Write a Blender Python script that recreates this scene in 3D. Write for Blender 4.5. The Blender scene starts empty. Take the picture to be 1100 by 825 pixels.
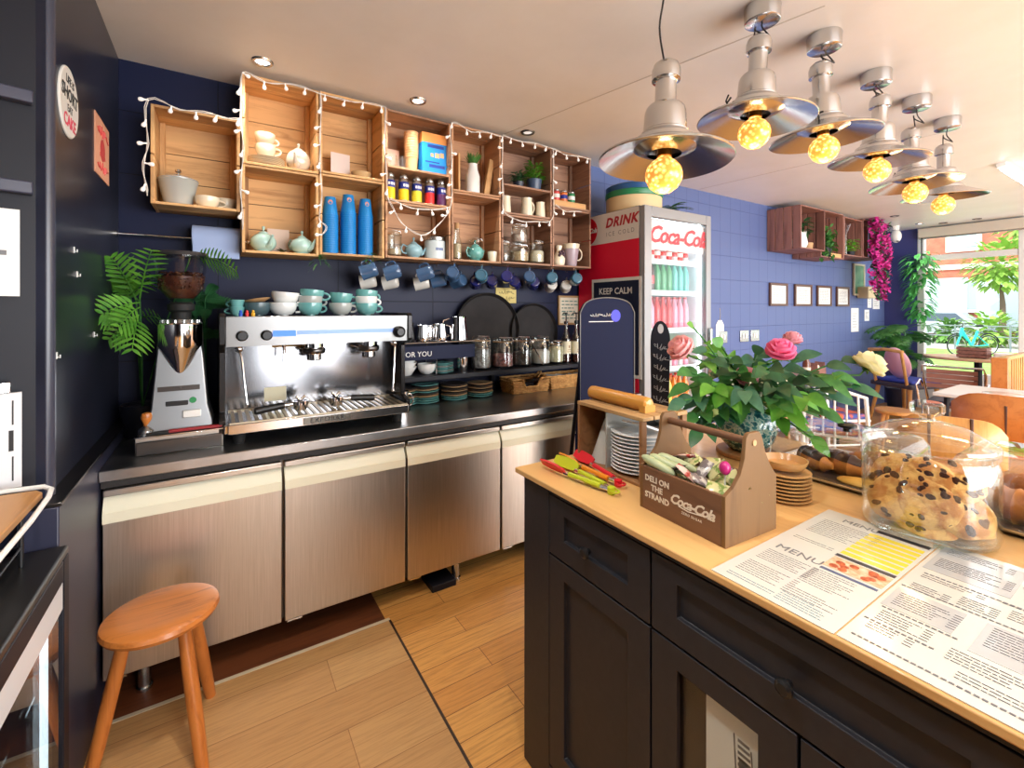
import bpy, math, random
from mathutils import Matrix, Vector
R = random.Random(7)
PI = math.pi
SC = bpy.context.scene
COL = SC.collection
rad = math.radians

# ---------------------------------------------------------------- mesh builder
class MB:
    def __init__(s):
        s.v = []; s.f = []; s.mi = []; s.m = Matrix.Identity(4); s.k = 0
    def add(s, vs, fs, k=None):
        n = len(s.v)
        s.v += [tuple(s.m @ Vector(p)) for p in vs]
        for f in fs:
            s.f.append([i + n for i in f]); s.mi.append(s.k if k is None else k)
        return s
    def at(s, loc=(0, 0, 0), rz=0, rx=0, ry=0, sc=1):
        s.m = Matrix.Translation(loc) @ Matrix.Rotation(rz, 4, 'Z') @ Matrix.Rotation(ry, 4, 'Y') @ Matrix.Rotation(rx, 4, 'X') @ Matrix.Scale(sc, 4)
        return s
    def bx(s, x0, x1, y0, y1, z0, z1, k=None):
        v = [(x, y, z) for z in (z0, z1) for y in (y0, y1) for x in (x0, x1)]
        return s.add(v, [(0, 2, 3, 1), (4, 5, 7, 6), (0, 1, 5, 4), (2, 6, 7, 3), (0, 4, 6, 2), (1, 3, 7, 5)], k)
    def quad(s, a, b, c, d, k=None):
        return s.add([a, b, c, d], [(0, 1, 2, 3)], k)
    def prism(s, pts, z0, z1, k=None):
        n = len(pts)
        v = [(x, y, z0) for x, y in pts] + [(x, y, z1) for x, y in pts]
        f = [tuple(range(n))[::-1], tuple(range(n, 2 * n))] + [(i, (i + 1) % n, n + (i + 1) % n, n + i) for i in range(n)]
        return s.add(v, f, k)
    def lathe(s, prof, seg=24, c=(0, 0, 0), axis='Z', k=None, a0=0, sy=1, cap=False):
        v = []; f = []; n = len(prof)
        for i in range(seg):
            a = 2 * PI * i / seg + a0
            for r, z in prof:
                p = (r * math.cos(a), sy * r * math.sin(a), z)
                if axis == 'X': p = (p[2], p[0], p[1])
                elif axis == 'Y': p = (p[1], p[2], p[0])
                v.append((p[0] + c[0], p[1] + c[1], p[2] + c[2]))
        for i in range(seg):
            j = (i + 1) % seg
            for q in range(n - 1):
                f.append((i * n + q, j * n + q, j * n + q + 1, i * n + q + 1))
        if cap:
            f.append(tuple(i * n for i in range(seg))[::-1]); f.append(tuple(i * n + n - 1 for i in range(seg)))
        return s.add(v, f, k)
    def cyl(s, c, r, h, seg=20, axis='Z', r2=None, k=None, b=0):
        r2 = r if r2 is None else r2
        if b: pr = [(0, 0), (r - b, 0), (r, b), (r2, h - b), (r2 - b, h), (0, h)]
        else: pr = [(0, 0), (r, 0), (r2, h), (0, h)]
        return s.lathe(pr, seg, c, axis, k)
    def ball(s, c, r, seg=16, rings=10, sx=1, sy=1, sz=1, k=None):
        v = [(c[0], c[1], c[2] - r * sz)]; f = []
        for i in range(1, rings):
            t = PI * i / rings - PI / 2
            for j in range(seg):
                a = 2 * PI * j / seg
                v.append((c[0] + r * sx * math.cos(t) * math.cos(a), c[1] + r * sy * math.cos(t) * math.sin(a), c[2] + r * sz * math.sin(t)))
        v.append((c[0], c[1], c[2] + r * sz)); e = len(v) - 1
        for j in range(seg):
            f.append((0, 1 + (j + 1) % seg, 1 + j))
            for i in range(rings - 2):
                a = 1 + i * seg; f.append((a + j, a + (j + 1) % seg, a + seg + (j + 1) % seg, a + seg + j))
            a = 1 + (rings - 2) * seg; f.append((a + j, a + (j + 1) % seg, e))
        return s.add(v, f, k)
    def tube(s, pts, r, seg=8, closed=False, k=None, caps=True):
        P = [Vector(p) for p in pts]; n = len(P); rr = r if isinstance(r, (list, tuple)) else [r] * n
        v = []; f = []; up = None
        for i in range(n):
            if closed: t = P[(i + 1) % n] - P[i - 1]
            else: t = P[min(i + 1, n - 1)] - P[max(i - 1, 0)]
            if t.length < 1e-9: t = Vector((0, 0, 1))
            t.normalize()
            if up is None:
                up = Vector((0, 0, 1)) if abs(t.z) < .9 else Vector((1, 0, 0))
            x = up.cross(t)
            if x.length < 1e-6: x = Vector((1, 0, 0)).cross(t)
            x.normalize(); up = t.cross(x)
            for j in range(seg):
                a = 2 * PI * j / seg
                v.append(tuple(P[i] + rr[i] * (x * math.cos(a) + up * math.sin(a))))
        for i in range(n if closed else n - 1):
            q = (i + 1) % n
            for j in range(seg):
                w = (j + 1) % seg
                f.append((i * seg + j, i * seg + w, q * seg + w, q * seg + j))
        if caps and not closed:
            f.append(tuple(range(seg))[::-1]); f.append(tuple(range((n - 1) * seg, n * seg)))
        return s.add(v, f, k)
    def leaf(s, base, d, L, W, up=(0, 0, 1), droop=.3, n=5, fold=.15, k=None, wave=0):
        """one blade leaf: base point, direction, length, width"""
        d = Vector(d).normalized(); up = Vector(up)
        x = d.cross(up)
        if x.length < 1e-4: x = d.cross(Vector((1, 0, 0)))
        x.normalize(); u = x.cross(d).normalized(); b = Vector(base)
        v = []; f = []
        for i in range(n + 1):
            t = i / n; w = W * .5 * math.sin(PI * min(1, .08 + t * .92)) ** .8 * (1.15 - .35 * t)
            if i == n: w = 0.0005
            c = b + d * (L * t) - Vector((0, 0, 1)) * (droop * L * t * t) + u * (wave * L * math.sin(t * 6))
            v += [tuple(c - x * w + u * fold * w), tuple(c), tuple(c + x * w + u * fold * w)]
        for i in range(n):
            a = i * 3
            f += [(a, a + 1, a + 4, a + 3), (a + 1, a + 2, a + 5, a + 4)]
        return s.add(v, f, k)
    def frond(s, base, d, L, W, up=(0, 0, 1), droop=.5, pairs=10, lw=.02, k=0, ks=None, lean=.9):
        """a pinnate frond: arching rachis carrying leaflets both sides"""
        d = Vector(d).normalized(); b = Vector(base); up = Vector(up)
        x = d.cross(up).normalized()
        pt = lambda t: b + d * (L * t) - Vector((0, 0, 1)) * (droop * L * t * t)
        s.tube([tuple(pt(i / 6)) for i in range(7)], [.0035 * (1 - .6 * i / 6) for i in range(7)], 5, k=k)
        for i in range(pairs):
            t = .22 + .76 * i / (pairs - 1)
            p = pt(t); tg = (pt(min(1, t + .02)) - pt(t - .02)).normalized()
            l = W * math.sin(PI * (.18 + .72 * (i / (pairs - 1)))) ** .7
            for sg in (-1, 1):
                dd = x * sg * lean + tg * .75
                s.leaf(tuple(p), dd, l, lw, up=tuple(tg.cross(x) * -1), droop=.18, n=4, k=k)
        return s
    def text(s, body, size, m, shear=0, k=None, spacing=1.0, ext=.0004, bold=0):
        c = bpy.data.curves.new('t', 'FONT'); c.body = body; c.size = size; c.shear = shear; c.space_character = spacing
        c.align_x = 'CENTER'; c.align_y = 'CENTER'; c.extrude = ext; c.resolution_u = 2; c.offset = bold
        o = bpy.data.objects.new('t', c); me = bpy.data.meshes.new_from_object(o)
        om = s.m; s.m = om @ m
        s.add([tuple(v.co) for v in me.vertices], [tuple(p.vertices) for p in me.polygons], k)
        s.m = om; bpy.data.objects.remove(o); bpy.data.meshes.remove(me); bpy.data.curves.remove(c)
        return s

def scribble(mb, m, wid, h, r=.001, n=None):
    """a line of looping handwriting too small to read, centred on matrix m"""
    n = n or max(6, int(wid / h * 5)); om = mb.m; mb.m = om @ m; pts = []
    for i in range(n * 3 + 1):
        t = i / (n * 3); a = i * 2 * PI / 3 + math.sin(i * 1.7)
        pts.append((-wid / 2 + wid * t + .22 * h * math.cos(a), h * .5 * math.sin(a) * (.55 + .45 * math.sin(i * .9 + 1) ** 2), 0))
    mb.tube(pts, r, 4); mb.m = om; return mb

def frame_m(o, x, z):
    """matrix whose local X runs along x, local Y along z (text up), local Z out of the face"""
    x = Vector(x).normalized(); y = Vector(z).normalized(); n = x.cross(y)
    m = Matrix((x, y, n)).transposed().to_4x4(); m.translation = Vector(o)
    return m

def arc(c, r, a0, a1, n, plane='XY', ry=None):
    out = []; ry = r if ry is None else ry
    for i in range(n + 1):
        a = a0 + (a1 - a0) * i / n; p, q = r * math.cos(a), ry * math.sin(a)
        out.append({'XY': (c[0] + p, c[1] + q, c[2]), 'XZ': (c[0] + p, c[1], c[2] + q), 'YZ': (c[0], c[1] + p, c[2] + q)}[plane])
    return out

def link(o):
    COL.objects.link(o); return o

def obj(name, mb, mats, parent=None, loc=None, rz=0, ang=35, bevel=0, label=None, sub=0, kind=None):
    me = bpy.data.meshes.new(name)
    me.from_pydata(mb.v, [], mb.f)
    if not isinstance(mats, (list, tuple)): mats = [mats]
    for m in mats: me.materials.append(m)
    if len(mats) > 1: me.polygons.foreach_set('material_index', [min(i, len(mats) - 1) for i in mb.mi])
    me.polygons.foreach_set('use_smooth', [True] * len(me.polygons))
    me.validate(); me.update()
    me.set_sharp_from_angle(angle=rad(ang))
    o = link(bpy.data.objects.new(name, me))
    if parent is not None: o.parent = parent
    if loc is not None: o.location = loc
    if rz: o.rotation_euler = (0, 0, rz)
    if bevel:
        b = o.modifiers.new('b', 'BEVEL'); b.width = bevel; b.segments = 2; b.limit_method = 'ANGLE'; b.angle_limit = rad(40)
    if sub:
        b = o.modifiers.new('s', 'SUBSURF'); b.levels = sub; b.render_levels = sub
    if label: o['label'] = label
    if kind: o['kind'] = kind
    return o

def tag(o, label, cat, group=None, kind=None):
    if label: o['label'] = label
    o['category'] = cat
    if group: o['group'] = group
    if kind: o['kind'] = kind
    return o

def thing(name, label, cat, loc=(0, 0, 0), rz=0, group=None):
    o = link(bpy.data.objects.new(name, None)); o.empty_display_size = .05
    o.location = loc; o.rotation_euler = (0, 0, rz)
    return tag(o, label, cat, group)

def one(name, mb, mats, label, cat, loc=(0, 0, 0), rz=0, group=None, **kw):
    return tag(obj(name, mb, mats, loc=loc, rz=rz, **kw), label, cat, group)

def struct(name, mb, mats, **kw):
    o = obj(name, mb, mats, **kw); o['kind'] = 'structure'; return o

def copy_tree(o, parent=None):
    c = o.copy(); COL.objects.link(c)
    if parent is not None: c.parent = parent
    for ch in list(o.children): copy_tree(ch, c)
    return c

def dup(src, label, loc, rz=None, group=None, rot=None):
    c = copy_tree(src); c.location = loc
    if rz is not None: c.rotation_euler = (0, 0, rz)
    if rot is not None: c.rotation_euler = rot
    c['label'] = label
    if group: c['group'] = group
    return c

class Kind:
    """first use places the prototype itself, later uses copy it"""
    def __init__(s, src): s.src = src; s.used = False
    def put(s, label, loc, rz=0, group=None, rot=None, sc=None):
        if not s.used:
            s.used = True; o = s.src; o['label'] = label; o.location = loc
            if group: o['group'] = group
        else:
            o = dup(s.src, label, loc, None, group)
        o.rotation_euler = rot if rot is not None else (0, 0, rz)
        o.scale = sc if sc is not None else (1, 1, 1)
        return o

ORD = 'first second third fourth fifth sixth seventh eighth ninth tenth eleventh twelfth thirteenth fourteenth fifteenth sixteenth'.split()

# ---------------------------------------------------------------- materials
def srgb(r, g, b):
    f = lambda c: (c / 255 / 12.92) if c <= 10 else ((c / 255 + .055) / 1.055) ** 2.4
    return (f(r), f(g), f(b), 1)

def mat(name, col, rough=.5, metal=0, spec=None, coat=0, emit=None, es=0, trans=0, alpha=None, sheen=0):
    m = bpy.data.materials.new(name); m.use_nodes = True
    b = m.node_tree.nodes['Principled BSDF']
    b.inputs['Base Color'].default_value = col if len(col) == 4 else (*col, 1)
    b.inputs['Roughness'].default_value = rough; b.inputs['Metallic'].default_value = metal
    if spec is not None: b.inputs['Specular IOR Level'].default_value = spec
    if coat: b.inputs['Coat Weight'].default_value = coat; b.inputs['Coat Roughness'].default_value = .08
    if emit is not None:
        b.inputs['Emission Color'].default_value = emit; b.inputs['Emission Strength'].default_value = es
    if trans: b.inputs['Transmission Weight'].default_value = trans
    if sheen: b.inputs['Sheen Weight'].default_value = sheen
    return m

def N(m, t, **kw):
    n = m.node_tree.nodes.new(t)
    for k, v in kw.items():
        if k in n.inputs.keys(): n.inputs[k].default_value = v
        else: setattr(n, k, v)
    return n
def L(m, a, b): m.node_tree.links.new(a, b)
def bsdf(m): return m.node_tree.nodes['Principled BSDF']

def coords(m, scale=(1, 1, 1), rot=(0, 0, 0), kind='Object', loc=(0, 0, 0)):
    tc = N(m, 'ShaderNodeTexCoord'); mp = N(m, 'ShaderNodeMapping')
    mp.inputs['Scale'].default_value = scale; mp.inputs['Rotation'].default_value = rot; mp.inputs['Location'].default_value = loc
    L(m, tc.outputs[kind], mp.inputs['Vector']); return mp.outputs['Vector']

def ramp(m, fac, stops):
    r = N(m, 'ShaderNodeValToRGB'); e = r.color_ramp.elements
    while len(e) < len(stops): e.new(.5)
    for el, (p, c) in zip(e, stops): el.position = p; el.color = c if len(c) == 4 else (*c, 1)
    L(m, fac, r.inputs['Fac']); return r.outputs['Color']

def bump(m, h, strength=.3, dist=.01):
    b = N(m, 'ShaderNodeBump'); b.inputs['Strength'].default_value = strength; b.inputs['Distance'].default_value = dist
    L(m, h, b.inputs['Height']); L(m, b.outputs['Normal'], bsdf(m).inputs['Normal'])

def noisy(name, c1, c2, scale=8, rough=.5, metal=0, stretch=(1, 1, 1), b=.1, detail=6, lo=.35, hi=.65, coat=0, kind='Object', rv=0, bd=.004):
    m = mat(name, c1, rough, metal, coat=coat)
    v = coords(m, stretch, kind=kind); n = N(m, 'ShaderNodeTexNoise', Scale=scale, Detail=detail, Roughness=.6); L(m, v, n.inputs['Vector'])
    L(m, ramp(m, n.outputs['Fac'], [(lo, c1), (hi, c2)]), bsdf(m).inputs['Base Color'])
    if b: bump(m, n.outputs['Fac'], b, bd)
    if rv:
        mr = N(m, 'ShaderNodeMapRange'); mr.inputs['To Min'].default_value = max(0, rough - rv); mr.inputs['To Max'].default_value = rough + rv
        L(m, n.outputs['Fac'], mr.inputs['Value']); L(m, mr.outputs['Result'], bsdf(m).inputs['Roughness'])
    return m

def wood(name, c1, c2, c3, axis='X', scale=6, rough=.5, b=.15, coat=0, knots=.4, kind='Object', objvar=0):
    """grain running along axis, with darker stains of their own"""
    m = mat(name, c1, rough, coat=coat)
    st = {'X': (.09, 1, 1), 'Y': (1, .09, 1), 'Z': (1, 1, .09)}[axis]
    st = tuple(q * scale for q in st)
    v = coords(m, st, kind=kind)
    if objvar:
        oi = N(m, 'ShaderNodeObjectInfo'); ad = N(m, 'ShaderNodeVectorMath', operation='ADD')
        mu = N(m, 'ShaderNodeMath', operation='MULTIPLY'); mu.inputs[1].default_value = 37.0
        L(m, oi.outputs['Random'], mu.inputs[0]); cb = N(m, 'ShaderNodeCombineXYZ')
        for i in range(3): L(m, mu.outputs[0], cb.inputs[i])
        L(m, v, ad.inputs[0]); L(m, cb.outputs[0], ad.inputs[1]); v = ad.outputs[0]
    n = N(m, 'ShaderNodeTexNoise', Scale=4.0, Detail=8, Roughness=.65, Distortion=.6); L(m, v, n.inputs['Vector'])
    w = N(m, 'ShaderNodeTexNoise', Scale=.9, Detail=3); L(m, v, w.inputs['Vector'])
    a = ramp(m, n.outputs['Fac'], [(.3, c2), (.5, c1), (.72, c1)])
    mx = N(m, 'ShaderNodeMix', data_type='RGBA'); L(m, ramp(m, w.outputs['Fac'], [(.5, (0, 0, 0)), (.75, (knots, knots, knots))]), mx.inputs['Factor'])
    L(m, a, mx.inputs['A']); mx.inputs['B'].default_value = c3 if len(c3) == 4 else (*c3, 1)
    L(m, mx.outputs['Result'], bsdf(m).inputs['Base Color'])
    if b: bump(m, n.outputs['Fac'], b, .003)
    return m

def glass(name, tint=(1, 1, 1, 1), ior=1.45, gl=(1, 1, 1, 1), rough=.02, base=.0):
    """thin clear pane: see-through, mirror-like at grazing angles"""
    m = bpy.data.materials.new(name); m.use_nodes = True; nt = m.node_tree
    nt.nodes.remove(nt.nodes['Principled BSDF']); out = nt.nodes['Material Output']
    t = N(m, 'ShaderNodeBsdfTransparent'); t.inputs['Color'].default_value = tint
    g = N(m, 'ShaderNodeBsdfGlossy'); g.inputs['Color'].default_value = gl; g.inputs['Roughness'].default_value = rough
    lw = N(m, 'ShaderNodeLayerWeight'); lw.inputs['Blend'].default_value = .5
    pw = N(m, 'ShaderNodeMath', operation='POWER'); pw.inputs[1].default_value = 3.5; L(m, lw.outputs['Facing'], pw.inputs[0])
    mx = N(m, 'ShaderNodeMixShader')
    ad = N(m, 'ShaderNodeMath', operation='MULTIPLY_ADD', use_clamp=True); ad.inputs[1].default_value = .75; ad.inputs[2].default_value = ((ior - 1) / (ior + 1)) ** 2 + base
    L(m, pw.outputs[0], ad.inputs[0]); L(m, ad.outputs[0], mx.inputs[0])
    L(m, t.outputs[0], mx.inputs[1]); L(m, g.outputs[0], mx.inputs[2]); L(m, mx.outputs[0], out.inputs['Surface'])
    return m

def emis(name, col, s):
    m = mat(name, col, .5, emit=col, es=s); return m
def translucent(m, fac=.4, tint=None):
    """let light through thin leaves and petals"""
    b = bsdf(m); out = m.node_tree.nodes['Material Output']; t = N(m, 'ShaderNodeBsdfTranslucent'); mx = N(m, 'ShaderNodeMixShader'); mx.inputs[0].default_value = fac
    if b.inputs['Base Color'].links: L(m, b.inputs['Base Color'].links[0].from_socket, t.inputs['Color'])
    else: t.inputs['Color'].default_value = b.inputs['Base Color'].default_value
    L(m, b.outputs[0], mx.inputs[1]); L(m, t.outputs[0], mx.inputs[2]); L(m, mx.outputs[0], out.inputs['Surface']); return m
M = {}
# ---------------------------------------------------------------- camera
H = 1.5; FP = 490.7; YAW = rad(32.78)
cam = bpy.data.cameras.new('camera'); co = link(bpy.data.objects.new('camera', cam))
co.location = (0, 0, H); co.rotation_euler = (PI / 2, 0, -YAW)
cam.sensor_width = 36; cam.lens = FP / 1100 * 36; cam.shift_y = -(412.5 - 332) / 1100; cam.clip_start = .02; cam.clip_end = 200
SC.camera = co
vs = SC.view_settings; vs.view_transform = 'Standard'; vs.look = 'None'; vs.gamma = 1; vs.use_curve_mapping = False; vs.exposure = 0.5
SC.cycles.use_denoising = True; SC.cycles.max_bounces = 10; SC.cycles.transparent_max_bounces = 24
SC.cycles.sample_clamp_indirect = 6; SC.cycles.caustics_reflective = False; SC.cycles.caustics_refractive = False
CS, CC = math.sin(YAW), math.cos(YAW)
def at(u, v, X=None, Y=None, Z=None):
    """the place seen at a photo pixel, on a plane of known X, Y or height"""
    a = (u - 550) / FP; r = (CS + a * CC, CC - a * CS, -(v - 332) / FP)
    t = X / r[0] if X is not None else Y / r[1] if Y is not None else (Z - H) / r[2]
    return Vector((t * r[0], t * r[1], H + t * r[2]))

# ---------------------------------------------------------------- materials
def plank_mat(name, c1, c2, mortar, w, l, rough, gap=.003, coat=0, loc=(0, 0, 0), grain=.5):
    m = mat(name, c1, rough, coat=coat)
    v = coords(m, (1, 1, 1), loc=loc)
    b = N(m, 'ShaderNodeTexBrick'); b.offset = .37; b.inputs['Scale'].default_value = 1
    b.inputs['Brick Width'].default_value = l; b.inputs['Row Height'].default_value = w; b.inputs['Mortar Size'].default_value = gap
    b.inputs['Mortar Smooth'].default_value = .1
    b.inputs['Color1'].default_value = c1; b.inputs['Color2'].default_value = c2; b.inputs['Mortar'].default_value = mortar
    L(m, v, b.inputs['Vector'])
    g = coords(m, (1.6, 34, 1), loc=loc); n = N(m, 'ShaderNodeTexNoise', Scale=3.0, Detail=8, Roughness=.7, Distortion=.4); L(m, g, n.inputs['Vector'])
    mx = N(m, 'ShaderNodeMix', data_type='RGBA', blend_type='MULTIPLY'); mx.inputs['Factor'].default_value = grain
    L(m, b.outputs['Color'], mx.inputs['A']); L(m, ramp(m, n.outputs['Fac'], [(.3, (.35, .25, .18)), (.55, (1, 1, 1))]), mx.inputs['B'])
    L(m, mx.outputs['Result'], bsdf(m).inputs['Base Color']); bump(m, b.outputs['Fac'], -.2, .002)
    return m

def tile_wall(name, c, c2, tw, th, gap, rough, axis='X', bs=.5, off=0.0, spec=.4):
    m = mat(name, c, rough)
    v = coords(m, (1, 1, 1), rot=(PI / 2, 0, 0) if axis == 'X' else (PI / 2, 0, PI / 2))
    b = N(m, 'ShaderNodeTexBrick'); b.offset = off; b.inputs['Scale'].default_value = 1
    b.inputs['Brick Width'].default_value = tw; b.inputs['Row Height'].default_value = th; b.inputs['Mortar Size'].default_value = gap
    b.inputs['Mortar Smooth'].default_value = .3
    b.inputs['Color1'].default_value = c; b.inputs['Color2'].default_value = c; b.inputs['Mortar'].default_value = c2
    L(m, v, b.inputs['Vector']); L(m, b.outputs['Color'], bsdf(m).inputs['Base Color'])
    n = N(m, 'ShaderNodeTexNoise', Scale=14, Detail=4); ad = N(m, 'ShaderNodeMath', operation='MULTIPLY_ADD')
    ad.inputs[1].default_value = -1; L(m, b.outputs['Fac'], ad.inputs[0])
    mu = N(m, 'ShaderNodeMath', operation='MULTIPLY'); mu.inputs[1].default_value = .5; L(m, n.outputs['Fac'], mu.inputs[0]); L(m, mu.outputs[0], ad.inputs[2])
    bump(m, ad.outputs[0], bs, .004); bsdf(m).inputs['Specular IOR Level'].default_value = spec
    return m

M['navy'] = tile_wall('navy_wall_shaded', srgb(23, 29, 57), srgb(13, 17, 36), .62, .31, .003, .45, spec=.2)  # darker copy of the wall blue; weaker light on this half put into colour
M['blue'] = tile_wall('blue_wall_lit', srgb(92, 108, 156), srgb(72, 86, 134), .19, .26, .0035, .5)  # same wall paint, lightened here for the window light
M['bluewin'] = mat('pillar_paint_backlit', srgb(62, 66, 122), .5)  # wall blue darkened; backlit shade of the window face put into the colour
M['black'] = mat('black_paint', srgb(24, 25, 34), .45, spec=.25)
M['blackwall'] = noisy('black_gloss_wall', srgb(30, 32, 44), srgb(40, 43, 58), 3, .28, b=.02); bsdf(M['blackwall']).inputs['Specular IOR Level'].default_value = .3
M['ceil'] = noisy('ceiling_paint', srgb(234, 232, 228), srgb(240, 238, 235), 2.5, .42, b=.02)
M['floor'] = plank_mat('bamboo_floor', srgb(228, 168, 92), srgb(212, 148, 76), srgb(136, 86, 42), .121, 2.1, .34, gap=.0016, coat=.15, loc=(.35, .03, 0), grain=.6)
M['laminate'] = plank_mat('laminate_panel', srgb(208, 164, 108), srgb(194, 146, 92), srgb(150, 104, 60), .19, 2.4, .4, gap=.0014, loc=(.3, .1, 0), grain=.45)
M['white'] = mat('white_gloss', srgb(238, 238, 234), .3)
M['frame_white'] = mat('window_frame_white', srgb(226, 228, 226), .4)
M['steel'] = noisy('brushed_steel', srgb(196, 192, 186), srgb(214, 210, 204), 5, .3, 1, (1, 1, 40), b=.03, rv=.06)
M['steel_top'] = noisy('steel_worktop', srgb(168, 168, 168), srgb(190, 190, 190), 6, .3, 1, b=.02, rv=.06)
M['chrome'] = mat('chrome', srgb(226, 226, 228), .09, 1)
M['satin'] = mat('satin_metal', srgb(196, 198, 198), .27, 1)
M['darksteel'] = mat('dark_steel', srgb(96, 92, 90), .3, 1)
M['blackplastic'] = mat('black_plastic', srgb(22, 22, 24), .38)
M['rubber'] = mat('black_rubber', srgb(16, 16, 16), .7)
M['glass'] = glass('clear_glass', (.97, .985, .985, 1), 1.45)
M['pane'] = glass('window_glass', (.97, .99, .98, 1), 1.3)
M['jar'] = glass('jar_glass', (.95, .975, .97, 1), 1.5, base=.03)
M['paper'] = mat('white_paper', srgb(238, 238, 236), .7)
M['ink'] = mat('black_ink', srgb(40, 40, 42), .7)
M['cream'] = mat('cream_china', srgb(232, 222, 198), .25)
M['led'] = emis('led_white', (1, 1, 1, 1), 6)

# ---------------------------------------------------------------- room shell
YW = 2.93; XR = 9.0; ZC = 2.73
struct('floor', MB().bx(-1.8, 9.3, -3.2, 3.0, -.12, 0), M['floor'])
mb = MB().bx(-1.8, 9.2, -3.2, 3.0, ZC, ZC + .1)
mb.k = 1
mb.at((1.87, 1.85, ZC - .001), rz=.2).bx(-.003, .003, -1.0, 1.05, -.001, .0012)
mb.at((4.2, 1.95, ZC - .001), rz=.05).bx(-.003, .003, -.9, .95, -.001, .0012)
struct('ceiling', mb, [M['ceil'], mat('ceiling_seam', srgb(206, 200, 192), .6)])
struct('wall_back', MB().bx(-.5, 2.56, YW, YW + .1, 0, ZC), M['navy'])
struct('wall_dining', MB().bx(2.56, XR + .1, YW, YW + .1, 0, ZC), M['blue'])
struct('wall_left', MB().bx(-.5, -.41, 1.80, YW, 0, ZC), M['blackwall'])
mb = MB().bx(-.45, -.368, 1.735, YW, 0, .955)
struct('trim_1', mb, mat('dado_paint', srgb(46, 48, 68), .4), bevel=.004)
mb = MB().bx(-.46, -.362, 1.735, YW, .9555, .966)
struct('trim_2', mb, M['darksteel'], bevel=.002)
mb = MB(); mb.tube([(-.412, 1.822, .967), (-.412, 1.822, ZC)], .019, 12)
struct('trim_3', mb, mat('architrave_paint', srgb(58, 60, 74), .28))
struct('wall_far_left', MB().bx(-1.8, -1.7, -3.2, 1.9, 0, ZC), M['black'])
struct('wall_front_added', MB().bx(-1.7, .6, -3.2, -3.1, 0, ZC), M['black'])  # unseen wall added to darken the steel reflections and the left side
struct('wall_niche', MB().bx(-1.8, -.5, 2.06, 2.16, 0, ZC), M['black'])
# window wall
mb = MB().bx(XR, XR + .14, 2.52, YW, 0, ZC)
struct('wall_right', mb, M['bluewin'])
mb = MB().bx(XR, XR + .14, -3.2, 2.52, 0, .5); mb.bx(XR, XR + .14, -3.2, 1.30, 2.64, ZC)
struct('wall_window', mb, M['frame_white'])
mb = MB()
mb.bx(XR, XR + .1, 2.44, 2.52, .5, ZC); mb.bx(XR, XR + .1, 1.28, 1.47, .5, ZC); mb.bx(XR, XR + .1, 1.47, 2.44, .5, .58)
mb.bx(XR, XR + .1, 1.47, 2.44, 2.62, ZC); mb.bx(XR + .01, XR + .09, 1.47, 2.44, 2.23, 2.31)
mb.bx(XR, XR + .1, -3.2, 1.28, .5, .58); mb.bx(XR, XR + .1, -1.0, -.86, .5, 2.64)
w = struct('window_1', mb, M['frame_white'], bevel=.006)
obj('pane', MB().bx(XR + .045, XR + .051, 1.47, 2.44, .58, 2.23), M['pane'], w, kind='structure')
obj('pane', MB().bx(XR + .045, XR + .051, 1.47, 2.44, 2.31, 2.62), M['pane'], w, kind='structure')
t = thing('roller_blind', 'rolled-up beige roller blind across the top of the shop window', 'blind', (XR - .05, 1.95, 2.55))
mb = MB().bx(-.045, .045, -.56, .54, .02, .16); obj('cassette', mb, mat('blind_beige', srgb(206, 198, 182), .6), t, bevel=.01)
obj('hem_bar', MB().bx(-.012, .012, -.55, .53, 0, .022), M['satin'], t, bevel=.003)

# ---------------------------------------------------------------- light
w = bpy.data.worlds.new('world'); SC.world = w; w.use_nodes = True
bg = w.node_tree.nodes['Background']; bg.inputs['Color'].default_value = (.94, .97, 1, 1); bg.inputs['Strength'].default_value = 2.0
def lamp(name, kind, loc, energy, col=(1, 1, 1), rot=(0, 0, 0), size=None, size_y=None, spot=None, blend=.5, rad_=None):
    d = bpy.data.lights.new(name, kind); d.energy = energy; d.color = col
    if kind == 'AREA':
        d.shape = 'RECTANGLE' if size_y else 'SQUARE'; d.size = size
        if size_y: d.size_y = size_y
    if kind == 'SPOT': d.spot_size = spot; d.spot_blend = blend
    if rad_ is not None: d.shadow_soft_size = rad_
    o = link(bpy.data.objects.new(name, d)); o.location = loc; o.rotation_euler = rot; return o
# added fill light from the unseen side behind the camera; sun for the street
lamp('added_front_fill', 'AREA', (3.5, -3.3, 1.5), 290, (.97, .98, 1), (PI / 2 - .38, 0, 0), 5.6, 2.3)
lamp('sun', 'SUN', (5, 0, 12), 2.6, (1, .97, .92), (0, -rad(42), rad(8)))
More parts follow.
